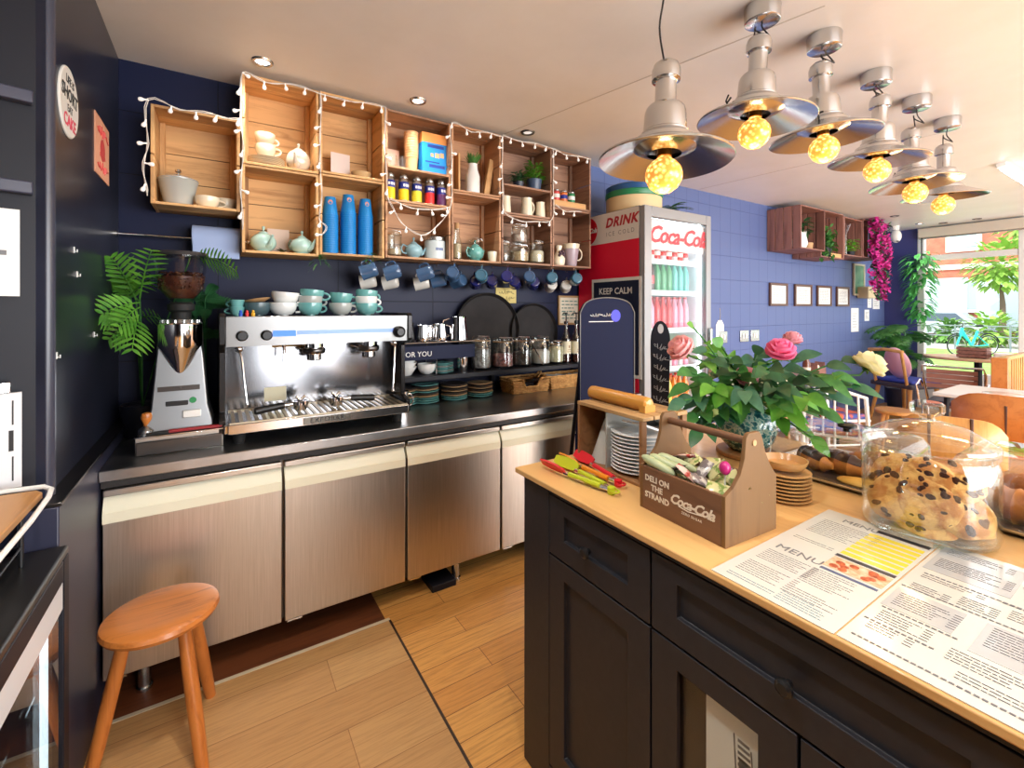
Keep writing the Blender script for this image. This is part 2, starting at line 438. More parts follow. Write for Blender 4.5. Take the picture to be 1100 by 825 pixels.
# recessed downlights and fluorescent tubes
DL = [(282, 66), (449, 108), (567, 142)]
def downlight(i, x, y, label, on=True):
    t = thing('downlight', label, 'ceiling light', (x, y, ZC), 0, 'recessed ceiling downlights')
    obj('bezel', MB().lathe([(.030, -.001), (.034, -.008), (.046, -.008), (.05, 0)], 28), M['satin'] if on else M['darksteel'], t)
    obj('lamp', MB().lathe([(0, -.002), (.031, -.002), (.031, .0)], 24), M['led'] if on else mat('dim_lamp', srgb(200, 190, 180), .3, emit=(1, .95, .9, 1), es=.5), t)
    if on: lamp('downlight_beam', 'SPOT', (x, y, ZC - .02), 16, (1, .94, .86), (0, 0, 0), spot=rad(120), blend=.8, rad_=.03)
for i, (u, v, lb, on) in enumerate([(282, 66, 'lit round downlight above the leftmost tall crate', True), (449, 108, 'bright downlight glaring above the crate with the drink cans', True),
                         (567, 142, 'dark rimmed downlight above the crate with the bushy plant', False), (961, 232, 'dark downlight near the flowered crate at the far wall', False),
                         (988, 240, 'lit downlight nearest the window corner', True), (1015, 240, 'small dark downlight before the roller blind', False), (1052, 236, 'dark downlight above the right part of the roller blind', False)]):
    p = at(u, v, Z=ZC); downlight(i, min(p.x, 8.7), p.y, lb, on)
for x_, y_, lb in ((.15, .75, 'added unseen downlight brightening the aisle between stool and island'), (.25, -.35, 'added unseen downlight brightening the aisle behind the camera'), (-.25, 1.35, 'added unseen downlight over the wooden stool')):  # downlights added out of view to brighten the aisle floor
    if y_ < 1: downlight(9, x_, y_, lb)
    lamp('aisle_fill', 'SPOT', (x_, y_, ZC - .03), 42, (1, .95, .88), (0, 0, 0), spot=rad(110), blend=.9, rad_=.05) if y_ < 1 else None
def tube_light(x, y, rz, L_, label):
    t = thing('fluorescent_batten', label, 'ceiling light', (x, y, ZC), rz, 'fluorescent ceiling battens')
    obj('housing', MB().bx(-L_ / 2, L_ / 2, -.03, .03, -.035, 0), M['white'], t, bevel=.004)
    obj('tube', MB().cyl((-L_ / 2 + .02, 0, -.05), .013, L_ - .04, 12, 'X'), emis('tube_glow', (1, .98, .95, 1), 9), t)
p = at(1085, 181, Z=ZC); tube_light(p.x + .3, p.y, 0, 1.2, 'glowing fluorescent batten on the ceiling right of the last pendant')
# ================================================================ back counter
M['doorsteel'] = noisy('door_steel', srgb(196, 188, 176), srgb(212, 204, 194), 4, .33, 1, (60, 1, 1), b=.015, rv=.04)
M['cream_strip'] = mat('cream_handle_strip', srgb(238, 236, 212), .4)
XL, XC, YF, ZT = -.364, 2.52, 2.231, .905
# worktop
mb = MB().bx(XL - .004, XC, YF - .012, 2.925, .862, ZT)
t = one('worktop', mb, M['steel_top'], 'long stainless steel worktop along the dark back wall', 'worktop', bevel=.004)
# refrigerated counters: four doors plus one more behind the island
def fridge_counter(x, widths, label, loc=(0, 0, 0)):
    w_ = sum(widths)
    t = thing('refrigerated_counter', label, 'counter fridge', (x, YF, 0))
    obj('body', MB().bx(0, w_, .045, .66, .115, .8615), M['darksteel'], t, bevel=.003)
    obj('apron', MB().bx(0, w_, .012, .045, .834, .8615), mat('shadow_gap_rubber', srgb(40, 38, 38), .5), t)
    q = 0
    for d in widths:
        a, b = q + .006, q + d - .006
        o = obj('door', MB().bx(a, b, 0, .042, .125, .742), M['doorsteel'], t, bevel=.003)
        mb = MB(); mb.add([(a, 0, .742), (b, 0, .742), (b, .0, .752), (a, .0, .752), (a, .028, .80), (b, .028, .80), (a, .042, .742), (b, .042, .742), (a, .042, .80), (b, .042, .80)],
                          [(0, 1, 2, 3), (3, 2, 5, 4), (4, 5, 9, 8), (0, 6, 7, 1), (0, 3, 4, 8, 6), (1, 7, 9, 5, 2)])
        mb.bx(a, b, -.003, .0, .706, .744)
        obj('handle_strip', mb, M['cream_strip'], o)
        obj('top_rail', MB().bx(a, b, .004, .042, .802, .828), M['steel'], o, bevel=.004)
        obj('hinge', MB().bx(a + .01, a + .07, .002, .03, .117, .1245), M['chrome'], o)
        q += d
    for lx in (.12, w_ * .645, w_ - .1):
        for ly in (.075, .58):
            mb = MB().cyl((lx, ly, .012), .021, .11, 16); mb.cyl((lx, ly, 0), .027, .014, 16)
            obj('leg', mb, M['satin'], t)
    return t
fridge_counter(XL, [.606, .56, .561, .56], 'four-door stainless counter fridge with cream handle strips behind the wooden stool')
one('floor_vent_box', MB().bx(0, .14, 0, .16, 0, .035), M['black'], 'low black plastic box on the floor under the counter fridge', 'vent box', (.95, 2.25, 0), bevel=.005)
# dark timber strip, widened to stand in for the shade under the counter
one('floor_shade_strip', MB().bx(-.36, .68, 0, .34, 0, .003), wood('dark_floor_wood_shade', srgb(112, 62, 34), srgb(72, 38, 20), srgb(60, 30, 16), 'X', 4), 'dark reddish timber floor strip, widened as painted shade under the counter fridge', 'floor strip', (0, 2.185, 0), bevel=.002)
# laminate hatch panel
t = thing('floor_panel', 'pale wood laminate panel laid over the bamboo floor', 'floor panel', (.69, 2.165, 0))
obj('board', MB().bx(-1.02, 0, -1.9, 0, .0004, .0045), M['laminate'], t)
obj('edge_strip', MB().bx(-1.02, .008, 0, .018, .0004, .006), mat('pale_metal_strip', srgb(214, 200, 172), .35), t, bevel=.001)
obj('edge_strip', MB().bx(0.001, .010, -1.9, 0, .0004, .0055), mat('dark_gap_strip', srgb(54, 36, 26), .5), t)

# ---- wooden stool
M['stoolwood'] = wood('stool_wood', srgb(204, 124, 56), srgb(146, 78, 30), srgb(112, 58, 22), 'X', 9, .36, coat=.2)
M['stoolleg'] = wood('stool_leg_wood', srgb(202, 122, 56), srgb(166, 90, 36), srgb(130, 66, 26), 'Z', 7, .35, coat=.2)
t = thing('stool', 'round three-legged wooden stool standing by the counter fridge', 'stool', (-.158, 1.93, 0))
mb = MB().lathe([(0, .455), (.138, .455), (.158, .462), (.164, .474), (.160, .487), (.148, .493), (.09, .489), (0, .487)], 40, sy=.96)
obj('seat', mb, M['stoolwood'], t)
for (tx, ty, bx_, by_) in ((-.09, .00, -.185, .005), (.062, -.065, .118, -.145), (.075, .07, .135, .19)):
    n = 10; pts = [(bx_ + (tx - bx_) * i / n, by_ + (ty - by_) * i / n, .46 * i / n) for i in range(n + 1)]
    rs = [.0155 + .0065 * math.sin(PI * min(1, (i / n) * .75 + .1)) for i in range(n + 1)]
    obj('leg', MB().tube(pts, rs, 14), M['stoolleg'], t)

# ================================================================ espresso machine
M['mbody'] = mat('machine_steel', srgb(206, 206, 206), .16, 1)
M['mdark'] = mat('machine_dark_panel', srgb(44, 42, 42), .25, .6)
t = thing('espresso_machine', 'large chrome two-group espresso machine with cups stacked on top', 'espresso machine', (.02, 2.33, ZT))
for fx in (.06, .78):
    for fy in (.04, .46):
        obj('foot', MB().cyl((fx, fy, 0), .022, .05, 16, r2=.028), M['rubber'], t)
obj('base', MB().bx(0, .83, .0, .52, .05, .092), M['mbody'], t, bevel=.006)
mb = MB().bx(.015, .815, -.045, .27, .056, .10); 
dt = obj('drip_tray', mb, M['mbody'], t, bevel=.004)
mb = MB()
for i in range(26): mb.bx(.03 + i * .0302, .03 + i * .0302 + .014, -.035, .255, .1, .1045)
mb.bx(.022, .808, -.042, -.034, .1, .106); mb.bx(.022, .808, .255, .262, .1, .106)
obj('grate', mb, mat('tray_grate', srgb(196, 184, 160), .4, .7), dt)
mb = MB().bx(.31, .52, -.0505, -.0455, .062, .094); np_ = obj('name_plate', mb, mat('name_plate_chrome', srgb(120, 118, 112), .25, 1), dt, bevel=.001)
obj('lettering', MB().text('EXPOBAR', .032, frame_m((.415, -.0512, .078), (1, 0, 0), (0, 0, 1)), spacing=1.15), M['ink'], np_)
# side cheeks
side = [(.02, .05), (.50, .05), (.50, .575), (.0, .575), (-.012, .56), (-.012, .44), (.03, .42), (.10, .40), (.10, .13), (.02, .11)]
for sx in (-.016, .822):
    mb = MB(); n = len(side)
    mb.add([(sx, y, z) for y, z in side] + [(sx + .024, y, z) for y, z in side], [tuple(range(n)), tuple(range(n, 2 * n))[::-1]] + [(i, n + i, n + (i + 1) % n, (i + 1) % n) for i in range(n)])
    obj('side_panel', mb, M['mdark'], t, bevel=.003)
obj('back_panel', MB().bx(.008, .822, .27, .30, .09, .44), mat('mirror_steel', srgb(150, 150, 154), .14, 1), t)
obj('upper_body', MB().bx(.008, .822, .02, .50, .43, .545), M['mbody'], t, bevel=.006)
mb = MB().bx(.008, .822, .0, .50, .546, .562); obj('cup_tray', mb, M['mbody'], t, bevel=.004)
mb = MB(); mb.tube([(.0, .49, .61), (0, -.0, .61), (.83, -.0, .61), (.83, .49, .61)], .006, 8)
for q in (.0, .41, .83): mb.tube([(q, 0, .56), (q, 0, .61)], .005, 8)
# control fascia, sloping
mb = MB(); mb.add([(.01, -.004, .56), (.82, -.004, .56), (.82, .0, .43), (.01, .0, .43), (.01, .03, .56), (.82, .03, .56), (.82, .03, .43), (.01, .03, .43)],
                  [(3, 2, 1, 0), (0, 1, 5, 4), (3, 7, 6, 2), (0, 4, 7, 3), (1, 2, 6, 5)])
fa = obj('control_panel', mb, mat('fascia_steel', srgb(132, 131, 130), .3, 1), t)
def fz(z): return -.004 + (.56 - z) / .13 * .004
mb = MB().bx(.19, .285, fz(.485) - .004, .02, .470, .497); obj('display', mb, emis('blue_display', srgb(60, 110, 235), .9), fa)
obj('maker_strip', MB().bx(.29, .80, fz(.49) - .001, .02, .476, .496), mat('blue_grey_strip', srgb(96, 120, 176), .3, .3), fa)
for gx in (.37, .58):
    for q in range(5):
        obj('button', MB().cyl((gx + q * .032 + (.03 if gx > .5 else 0), fz(.486) + .004, .486), .011, .011, 14, 'Y').at(), M['white'] if q % 2 else M['chrome'], fa)
for kx in (.07, .165):
    mb = MB(); mb.lathe([(0, -.03), (.017, -.03), (.022, -.022), (.024, 0), (.02, .02)], 20, (kx, fz(.477), .477), 'Y')
    obj('steam_knob', mb, M['blackplastic'], fa)
mb = MB().lathe([(0, -.035), (.018, -.035), (.03, -.02), (.03, 0), (.012, .02)], 18, (.775, fz(.477), .477), 'Y'); obj('steam_knob', mb, M['blackplastic'], fa)
# groups
for gx in (.385, .655):
    mb = MB(); mb.lathe([(0, .34), (.03, .34), (.034, .345), (.034, .37), (.047, .372), (.05, .38), (.05, .40), (.044, .405), (.044, .44)], 28, (gx, .13, 0))
    g = obj('group_head', mb, M['chrome'], t)
    obj('collar', MB().lathe([(.051, .376), (.054, .382), (.054, .394), (.051, .40)], 28, (gx, .13, 0)), M['darksteel'], g)
    mb = MB(); mb.bx(gx - .045, gx + .045, .14, .27, .385, .45); obj('housing', mb, M['mbody'], g, bevel=.01)
# steam wands, water spout
for wx, tilt in ((.06, .03), (.775, -.02)):
    mb = MB(); mb.tube([(wx, .10, .43), (wx, .06, .41), (wx + tilt * .3, .045, .38), (wx + tilt, .03, .17)], .0055, 10)
    o = obj('steam_wand', mb, M['chrome'], t)
    obj('tip', MB().ball((wx + tilt, .03, .168), .009), M['chrome'], o)
    obj('joint', MB().ball((wx, .075, .415), .018), M['chrome'], o)
obj('water_spout', MB().tube([(.245, .10, .44), (.245, .08, .40), (.245, .08, .34)], .008, 10), M['chrome'], t)
mb = MB().bx(.21, .40, .268, .269, .40, .43); obj('sticker', mb, mat('tan_label', srgb(196, 150, 84), .6), t)
mb = MB().bx(.175, .275, .266, .269, .13, .20); mb.m = Matrix.Identity(4); obj('sticker', mb, mat('cream_label', srgb(226, 220, 190), .6), t)
# portafilters lying on the drip tray
def portafilter(loc, rz, label):
    t = thing('portafilter', label, 'portafilter', loc, rz, 'portafilters on the drip tray')
    mb = MB(); mb.lathe([(0, .004), (.022, .004), (.03, .012), (.034, .03), (.036, .032), (.036, .05), (.031, .05), (.03, .03), (0, .018)], 24)
    mb.lathe([(0, .0), (.012, .0), (.012, .012)], 14)
    for a in (PI / 2, -PI / 2): mb.bx(-.008, .008, .034 * math.sin(a) - .006, .034 * math.sin(a) + .006, .042, .05)
    obj('basket', mb, M['chrome'], t)
    obj('spout', MB().tube([(-.02, 0, .07), (0, 0, .052), (.02, 0, .07)], .008, 8), M['chrome'], t)
    obj('neck', MB().tube([(.033, 0, .036), (.075, 0, .034)], [.009, .012], 12), M['chrome'], t)
    obj('handle', MB().tube([(.07, 0, .034), (.08, 0, .034), (.14, 0, .028), (.19, 0, .022), (.197, 0, .022)], [.012, .0165, .0165, .018, .012], 14), M['blackplastic'], t)
portafilter((.335, 2.40, ZT + .106), PI + .06, 'chrome portafilter with its black handle pointing left on the drip tray')
portafilter((.50, 2.41, ZT + .106), .1, 'chrome portafilter with its black handle pointing right on the drip tray')

# ================================================================ grinder on knock-box base
t = thing('knock_box', 'low stainless knock-box drawer base under the coffee grinder', 'knock box', (-.13, 2.345, ZT))
obj('casing', MB().bx(-.150, .150, .012, .40, 0, .074), M['steel'], t, bevel=.003)
obj('drawer_front', MB().bx(-.146, .146, 0, .0115, .004, .058), M['darksteel'], t, bevel=.003)
obj('rim', MB().bx(-.152, .152, -.002, .03, .0745, .080), M['chrome'], t, bevel=.002)
obj('knock_bar', MB().cyl((-.04, .012, .088), .008, .185, 12, 'X'), mat('red_bar', srgb(150, 24, 34), .35), t)
g = thing('coffee_grinder', 'tall silver coffee grinder with a bean hopper and chrome cone', 'coffee grinder', (-.135, 2.50, ZT + .0805))
pr = []
mb = MB()
lv = [(0, .115, .13), (.02, .118, .13), (.10, .098, .115), (.36, .078, .10), (.455, .074, .095)]
vs_, fs_ = [], []
for z, hx, hy in lv:
    vs_ += [(-hx, -hy, z), (hx, -hy, z), (hx, hy, z), (-hx, hy, z)]
for i in range(len(lv) - 1):
    for j in range(4): fs_.append((i * 4 + j, i * 4 + (j + 1) % 4, i * 4 + 4 + (j + 1) % 4, i * 4 + 4 + j))
fs_ += [(3, 2, 1, 0), tuple(range(len(lv) * 4 - 4, len(lv) * 4))]
mb.add(vs_, fs_); obj('body', mb, mat('grinder_silver', srgb(176, 178, 180), .3, 1), g, bevel=.006)
mb = MB().lathe([(0, .21), (.012, .215), (.018, .235), (.072, .345), (.078, .36), (.078, .45), (.07, .456), (.0, .456)], 32, (0, -.085, 0)); mb.m = Matrix.Identity(4)
obj('doser_cone', mb, M['chrome'], g)
mb = MB()
for i in range(14):
    a = 2 * PI * i / 14; mb.cyl((.066 * math.cos(a), -.085 + .066 * math.sin(a), .456), .006, .012, 8)
obj('adjuster_ring', mb.lathe([(.05, .456), (.056, .47), (.03, .474), (0, .474)], 24, (0, -.06, 0)), M['satin'], g)
obj('hopper_neck', MB().lathe([(.036, .46), (.036, .50), (.05, .51), (.05, .535), (.036, .545)], 24, (0, -.03, 0)), M['rubber'], g)
hp = obj('hopper', MB().lathe([(.036, .545), (.05, .56), (.082, .60), (.097, .735), (.099, .74), (.099, .745), (.095, .745)], 36, (0, -.03, 0)), glass('smoky_plastic', (.80, .80, .82, 1), 1.45), g)
mb = MB().lathe([(0, .745), (.1, .745), (.102, .752), (.096, .762), (.02, .766), (0, .766)], 32, (0, -.03, 0)); obj('hopper_lid', mb, mat('dark_smoke_lid', srgb(50, 48, 50), .25), hp)
mb = MB()
mb.lathe([(0, .56), (.046, .562), (.076, .60), (.084, .655), (.06, .664), (0, .668)], 24, (0, -.03, 0))
for i in range(150):
    a = R.random() * 2 * PI; r_ = .08 * math.sqrt(R.random()); z = .663 + R.random() * .012
    mb.at((r_ * math.cos(a), -.03 + r_ * math.sin(a), z), R.random() * 6, R.random() * 2).ball((0, 0, 0), .0065, 8, 5, sx=1, sy=.62, sz=.5)
for i in range(150):
    a = R.random() * 2 * PI; z = .60 + .06 * R.random(); r_ = .076 + (z - .6) / .06 * .008
    mb.at((r_ * math.cos(a), -.03 + r_ * math.sin(a), z), a + R.random(), R.random() * 3).ball((0, 0, 0), .0065, 8, 5, sx=1, sy=.62, sz=.5)
obj('coffee_beans', mb, noisy('roast_beans', srgb(92, 48, 30), srgb(58, 28, 18), 60, .35, b=0), hp, kind='stuff')
mb = MB(); mb.bx(.01, .075, -.135, -.108, .055, .085); obj('portafilter_rest', mb, M['white'], g, bevel=.004)
mb = MB(); mb.bx(-.075, .07, -.118, -.10, .17, .19); mb.cyl((.0, -.122, .18), .006, .02, 10, 'Y'); obj('fork', mb, M['darksteel'], g)
mb = MB().lathe([(0, -.004), (.012, -.004), (.014, 0)], 16, (.045, -.112, .125), 'Y'); obj('switch', mb, mat('green_switch', srgb(40, 140, 80), .4), g)
mb = MB().bx(-.05, .03, -.1155, -.10, .105, .128); obj('badge', mb, M['blackplastic'], g, bevel=.004)
obj('dose_tray', MB().bx(-.11, .11, -.15, -.06, .0, .012), M['rubber'], g, bevel=.003)
t = thing('tamper', 'steel coffee tamper with a wooden knob beside the grinder', 'tamper', (-.245, 2.385, ZT + .0805))
obj('foot_disc', MB().lathe([(0, 0), (.029, 0), (.029, .02), (.022, .028), (.012, .036), (0, .036)], 24), M['satin'], t)
obj('knob', MB().lathe([(.010, .036), (.013, .05), (.018, .062), (.020, .075), (.016, .088), (0, .092)], 20), M['stoolwood'], t)
# ================================================================ wooden crates on the wall
def cw(nm, a, b, c, ax='X', sc=5, kn=.9): return wood(nm, a, b, c, ax, sc, .62, .2, knots=kn, objvar=1)
pine = (srgb(224, 176, 118), srgb(182, 128, 76), srgb(110, 70, 42)); aged = (srgb(196, 150, 112), srgb(150, 104, 76), srgb(88, 58, 44)); dull = (srgb(164, 126, 102), srgb(118, 84, 68), srgb(72, 48, 40))
M['pineX'], M['pineY'], M['pineZ'] = cw('pine_board', *pine), cw('pine_end', *pine, ax='Y'), cw('pine_upright', *pine, ax='Z')
M['agedX'], M['agedY'], M['agedZ'] = cw('aged_board', *aged), cw('aged_end', *aged, ax='Y'), cw('aged_upright', *aged, ax='Z')
M['dullX'], M['dullY'], M['dullZ'] = cw('weathered_board', *dull), cw('weathered_end', *dull, ax='Y'), cw('weathered_upright', *dull, ax='Z')
def crate(x0, x1, z0, z1, label, tone='pine', shelves=(), hooks=(), group='wooden crates above the counter', y0=2.68, y1=2.922, slats=2, th=.014, name='wooden_crate', bslats=3, slat_axis='Z'):
    w_, d, h = x1 - x0, y1 - y0, z1 - z0
    t = thing(name, label, 'crate', (x0, y0, z0), 0, group)
    X_, Y_, Z_ = M[tone + 'X'], M[tone + 'Y'], M[tone + 'Z']
    def slatted(n, fn, tot, gap=.006):
        mb = MB(); q = tot / n
        for i in range(n): fn(mb, i * q + (gap / 2 if i else 0), (i + 1) * q - (gap / 2 if i < n - 1 else 0))
        return mb
    for sx in (0, w_ - th):
        if slat_axis == 'Y': mb = slatted(4, lambda m, a, b: m.bx(sx, sx + th, a, b, 0, h), d, .012)
        else: mb = slatted(slats, lambda m, a, b: m.bx(sx, sx + th, 0, d, a, b), h)
        obj('side_panel', mb, Z_ if slat_axis == 'Y' else Y_, t, bevel=.002)
    mb = slatted(2, lambda m, a, b: m.bx(th + .0005, w_ - th - .0005, a, b, 0, .013), d); obj('bottom_board', mb, X_, t, bevel=.002)
    mb = slatted(2, lambda m, a, b: m.bx(th + .0005, w_ - th - .0005, a, b, h - .013, h), d); obj('top_board', mb, X_, t, bevel=.002)
    mb = slatted(bslats, lambda m, a, b: m.bx(th + .0005, w_ - th - .0005, d - .009, d - .001, a, b), h - .028, .004); mb.v = [(x, y, z + .014) for x, y, z in mb.v]
    obj('back_panel', mb, X_, t)
    for sx in (th + .0005, w_ - th - .0255):
        mb = MB().prism([(0, 0), (.025, 0), (.025 if sx > .1 else 0, -.025)], .0135, h - .0135) if False else MB().bx(sx, sx + .025, d - .035, d - .0095, .0135, h - .0135)
        obj('corner_post', mb, Z_, t, bevel=.003)
    for z in shelves: obj('shelf', MB().bx(th + .0005, w_ - th - .0005, 0, d - .0095, z - z0 - .014, z - z0), X_, t, bevel=.002)
    for hx, hy in hooks:
        x, y = hx - x0, hy - y0
        mb = MB().tube([(x, y, .0), (x, y, -.016)] + [(x, y - .012 + .012 * math.cos(a), -.016 - .012 * math.sin(a)) for a in [i * PI * 1.25 / 8 for i in range(1, 9)]], .0018, 6)
        obj('hook', mb, M['chrome'], t)
    return t
MUGX = [.72, .863, 1.075, 1.292, 1.493, 1.70, 1.885, 2.093, 2.311]
MUGR = [.757, .893, 1.10, 1.219, 1.375, 1.500, 1.646, 1.827, 2.012, 2.158, 2.325]
hk = lambda a, b: [(x, 2.705) for x in MUGX if a <= x < b] + [(x, 2.825) for x in MUGR if a <= x < b]
crate(-.262, .094, 1.990, 2.452, 'pine crate with a lidded soup tureen, hung lower than the rest at the left end')
crate(.102, .466, 2.240, 2.697, 'upper pine crate with cream plates, cups and a teapot')
crate(.102, .466, 1.788, 2.236, 'lower pine crate holding two pale green teapots')
crate(.470, .828, 2.252, 2.700, 'upper crate with a white card and small bowl, above the blue cups', 'pine')
crate(.470, .828, 1.800, 2.248, 'lower crate holding three tall stacks of blue cups', 'pine', hooks=hk(.47, .828))
crate(.834, 1.258, 2.146, 2.692, 'two-shelf crate with drink cans and a blue and orange box', 'aged', shelves=(2.360,))
crate(.834, 1.258, 1.806, 2.142, 'low crate with a blue teapot between a glass jar and a pale tin', 'aged', hooks=hk(.834, 1.258))
crate(1.264, 1.636, 2.264, 2.696, 'crate with a plant in a white bottle vase and slanting boards', 'aged')
crate(1.264, 1.636, 1.812, 2.260, 'crate with a turquoise teapot under a glass jar', 'aged', hooks=hk(1.264, 1.636))
crate(1.642, 2.078, 2.162, 2.692, 'two-shelf crate with a bushy potted plant above cream jugs', 'dull', shelves=(2.372,))
crate(1.642, 2.078, 1.818, 2.158, 'low crate with clip-top jars stacked in it', 'dull', hooks=hk(1.642, 2.078))
crate(2.084, 2.462, 2.262, 2.686, 'rightmost upper crate with three small coloured tins on a ledge', 'dull')
crate(2.084, 2.462, 1.818, 2.258, 'rightmost lower crate with a pale pitcher, beside the red drinks fridge', 'dull', hooks=hk(2.084, 2.462))

# ---- crockery kit
M['paleg'] = mat('celadon_glaze', srgb(176, 212, 204), .18, coat=.4); M['creamc'] = mat('cream_glaze', srgb(236, 226, 200), .22, coat=.3)
M['greyc'] = mat('grey_glaze', srgb(176, 180, 176), .25, coat=.3); M['whitec'] = mat('white_china', srgb(236, 238, 236), .16, coat=.4)
M['tealc'] = mat('teal_glaze', srgb(112, 176, 174), .2, coat=.4); M['bluec'] = mat('slate_blue_glaze', srgb(62, 92, 128), .14, coat=.5)
M['navyc'] = mat('cobalt_glaze', srgb(36, 40, 104), .14, coat=.5); M['skyc'] = mat('sky_blue_glaze', srgb(140, 180, 192), .2, coat=.4)
M['turqc'] = noisy('turquoise_speckle', srgb(120, 186, 180), srgb(60, 120, 112), 16, .22, b=0)
def cup_mesh(r0, r1, h, foot=.6, belly=0, th=.003):
    pr = [(0, .002), (r0 * foot, .002), (r0 * foot, 0), (r0 * foot + .002, 0), (r0 * foot + .002, .004)]
    n = 6
    for i in range(n + 1):
        q = i / n; pr.append((r0 + (r1 - r0) * q ** (.6 if belly else 1) + belly * math.sin(PI * q), .005 + (h - .005) * q))
    pr.append((r1 - th * .5, h + .001))
    for i in range(n, -1, -1):
        q = i / n; pr.append((max(.001, r0 + (r1 - r0) * q ** (.6 if belly else 1) + belly * math.sin(PI * q) - th), .008 + (h - .008) * q))
    pr.append((0, .008)); return MB().lathe(pr, 28)
def cup_handle(r, h, z0=.25, z1=.8, out=.028, tr=.0045, flat=1):
    a, b = h * z0, h * z1; c = (a + b) / 2
    pts = [(r - .004, 0, a)] + [(r + out * math.sin(PI * q), 0, c - (b - a) / 2 * math.cos(PI * q)) for q in [i / 8 for i in range(1, 8)]] + [(r - .002, 0, b)]
    return MB().tube(pts, tr, 8)
def cup_kind(name, m, r0, r1, h, belly=0, cat='cup', hm=None, **kw):
    t = thing(name, '-', cat)
    obj('bowl', cup_mesh(r0, r1, h, belly=belly), m, t); obj('handle', cup_handle(r1 * .93 if not belly else r1 * .97, h, **kw), hm or m, t)
    return Kind(t)
def plate_kind(name, m, r=.1, h=.018, cat='plate', foot=.55):
    pr = [(0, .003), (r * foot - .004, .003), (r * foot - .004, 0), (r * foot, 0), (r * foot + .002, .004), (r, h - .003), (r + .001, h - .001), (r - .002, h), (r * foot + .004, .0075), (0, .006)]
    o = obj(name, MB().lathe(pr, 40), m); tag(o, '-', cat); return Kind(o)
def teapot(label, m, loc, r=.06, rz=0, group=None, squash=.86, lidm=None, shoulder=False):
    t = thing('teapot', label, 'teapot', loc, rz, group)
    pr = [(0, .003), (r * .55, .002), (r * .58, 0), (r * .62, .003)]
    for i in range(1, 12):
        a = -PI / 2 + PI * (.12 + .76 * i / 11); pr.append((r * math.cos(a) * (1.0), r * squash * (1 + math.sin(a))))
    zt = pr[-1][1]; pr += [(r * .30, zt + .001), (0, zt)]
    obj('pot_body', MB().lathe(pr, 32), m, t)
    obj('lid', MB().lathe([(r * .40, zt - .006), (r * .38, zt + .004), (r * .2, zt + .012), (r * .07, zt + .014), (r * .06, zt + .02), (r * .13, zt + .028), (r * .1, zt + .038), (0, zt + .041)], 24), lidm or m, t)
    obj('spout', MB().tube([(r * .82, 0, r * .5), (r * 1.15, 0, r * .62), (r * 1.36, 0, r * 1.0), (r * 1.6, 0, r * 1.35)], [r * .26, r * .2, r * .13, r * .1], 12), m, t)
    obj('handle', MB().tube([(-r * .85, 0, r * 1.25), (-r * 1.3, 0, r * 1.45), (-r * 1.55, 0, r * 1.0), (-r * 1.35, 0, r * .55), (-r * .9, 0, r * .45)], r * .085, 8), m, t)
    return t
def kilner(label, loc, r=.05, h=.15, fill=None, fillh=.5, group=None, clip=True, fillname='contents', lidm=None):
    """clip-top glass jar"""
    t = thing('clip_top_jar', label, 'jar', loc, R.random() * .6 - .3, group)
    obj('glass_body', MB().lathe([(0, .001), (r * .9, .001), (r, .012), (r, h * .74), (r * .86, h * .82), (r * .86, h * .87), (r * .82, h * .87), (r * .82, h * .82), (r * .955, h * .73), (r * .955, .014), (0, .008)], 28), M['jar'], t)
    l = obj('lid', MB().lathe([(r * .9, h * .878), (r * .92, h * .9), (r * .9, h * .96), (r * .8, h), (0, h)], 28), lidm or M['jar'], t)
    obj('seal', MB().lathe([(r * .82, h * .868), (r * .90, h * .868), (r * .90, h * .88), (r * .82, h * .88)], 24), mat('seal_rubber', srgb(222, 178, 130), .6) if 'seal' not in M else M['seal'], l)
    if clip:
        mb = MB(); mb.tube([(r * .90, -.02, h * .80)] + [(r * .98, 0, h * .74), (r * 1.06, 0, h * .86), (r * .9, 0, h * 1.0), (-r * .3, 0, h * 1.02)], .0016, 6)
        mb.tube(arc((0, 0, h * .845), r * .88, 0, 2 * PI, 20)[:-1], .0014, 5, closed=True)
        obj('clip', mb, M['chrome'], t)
    if fill: obj(fillname, fill_mesh(r * .945, .0145, h * fillh), fill, t)
    return t
def fill_mesh(r, z0, z1):
    mb = MB(); mb.lathe([(0, z0), (r * .92, z0), (r, z0 + .006), (r, z1 - .006)] + [(r * q, z1 + .006 * math.cos(q * 1.5)) for q in (.85, .5, 0)], 24); return mb
M['seal'] = mat('seal_rubber', srgb(222, 178, 130), .6)

# ---- tureen crate
zA = 2.004
t = thing('tureen', 'grey lidded soup tureen with a steel knob in the left end crate', 'tureen', (-.165, 2.80, zA))
obj('bowl', MB().lathe([(0, .004), (.045, .002), (.05, 0), (.052, .006), (.062, .03), (.082, .125), (.086, .13), (.078, .13), (.055, .03), (0, .02)], 36), M['greyc'], t)
obj('lid', MB().lathe([(.084, .1305), (.084, .136), (.05, .152), (.012, .157), (0, .157)], 36), mat('pale_lid', srgb(196, 204, 206), .15, .6), t)
obj('knob', MB().lathe([(.006, .157), (.006, .168), (.014, .176), (.012, .186), (0, .189)], 18), M['chrome'], t)
cc = cup_kind('coffee_cup', M['creamc'], .034, .052, .056, belly=.004)
cc.put('wide cream cup in front of the grey tureen', (-.045, 2.755, zA), .1, 'cream cups in the crates')
cc.put('cream cup half hidden at the back right of the tureen crate', (.035, 2.84, zA), .5, 'cream cups in the crates', sc=(1, 1, 1.25))
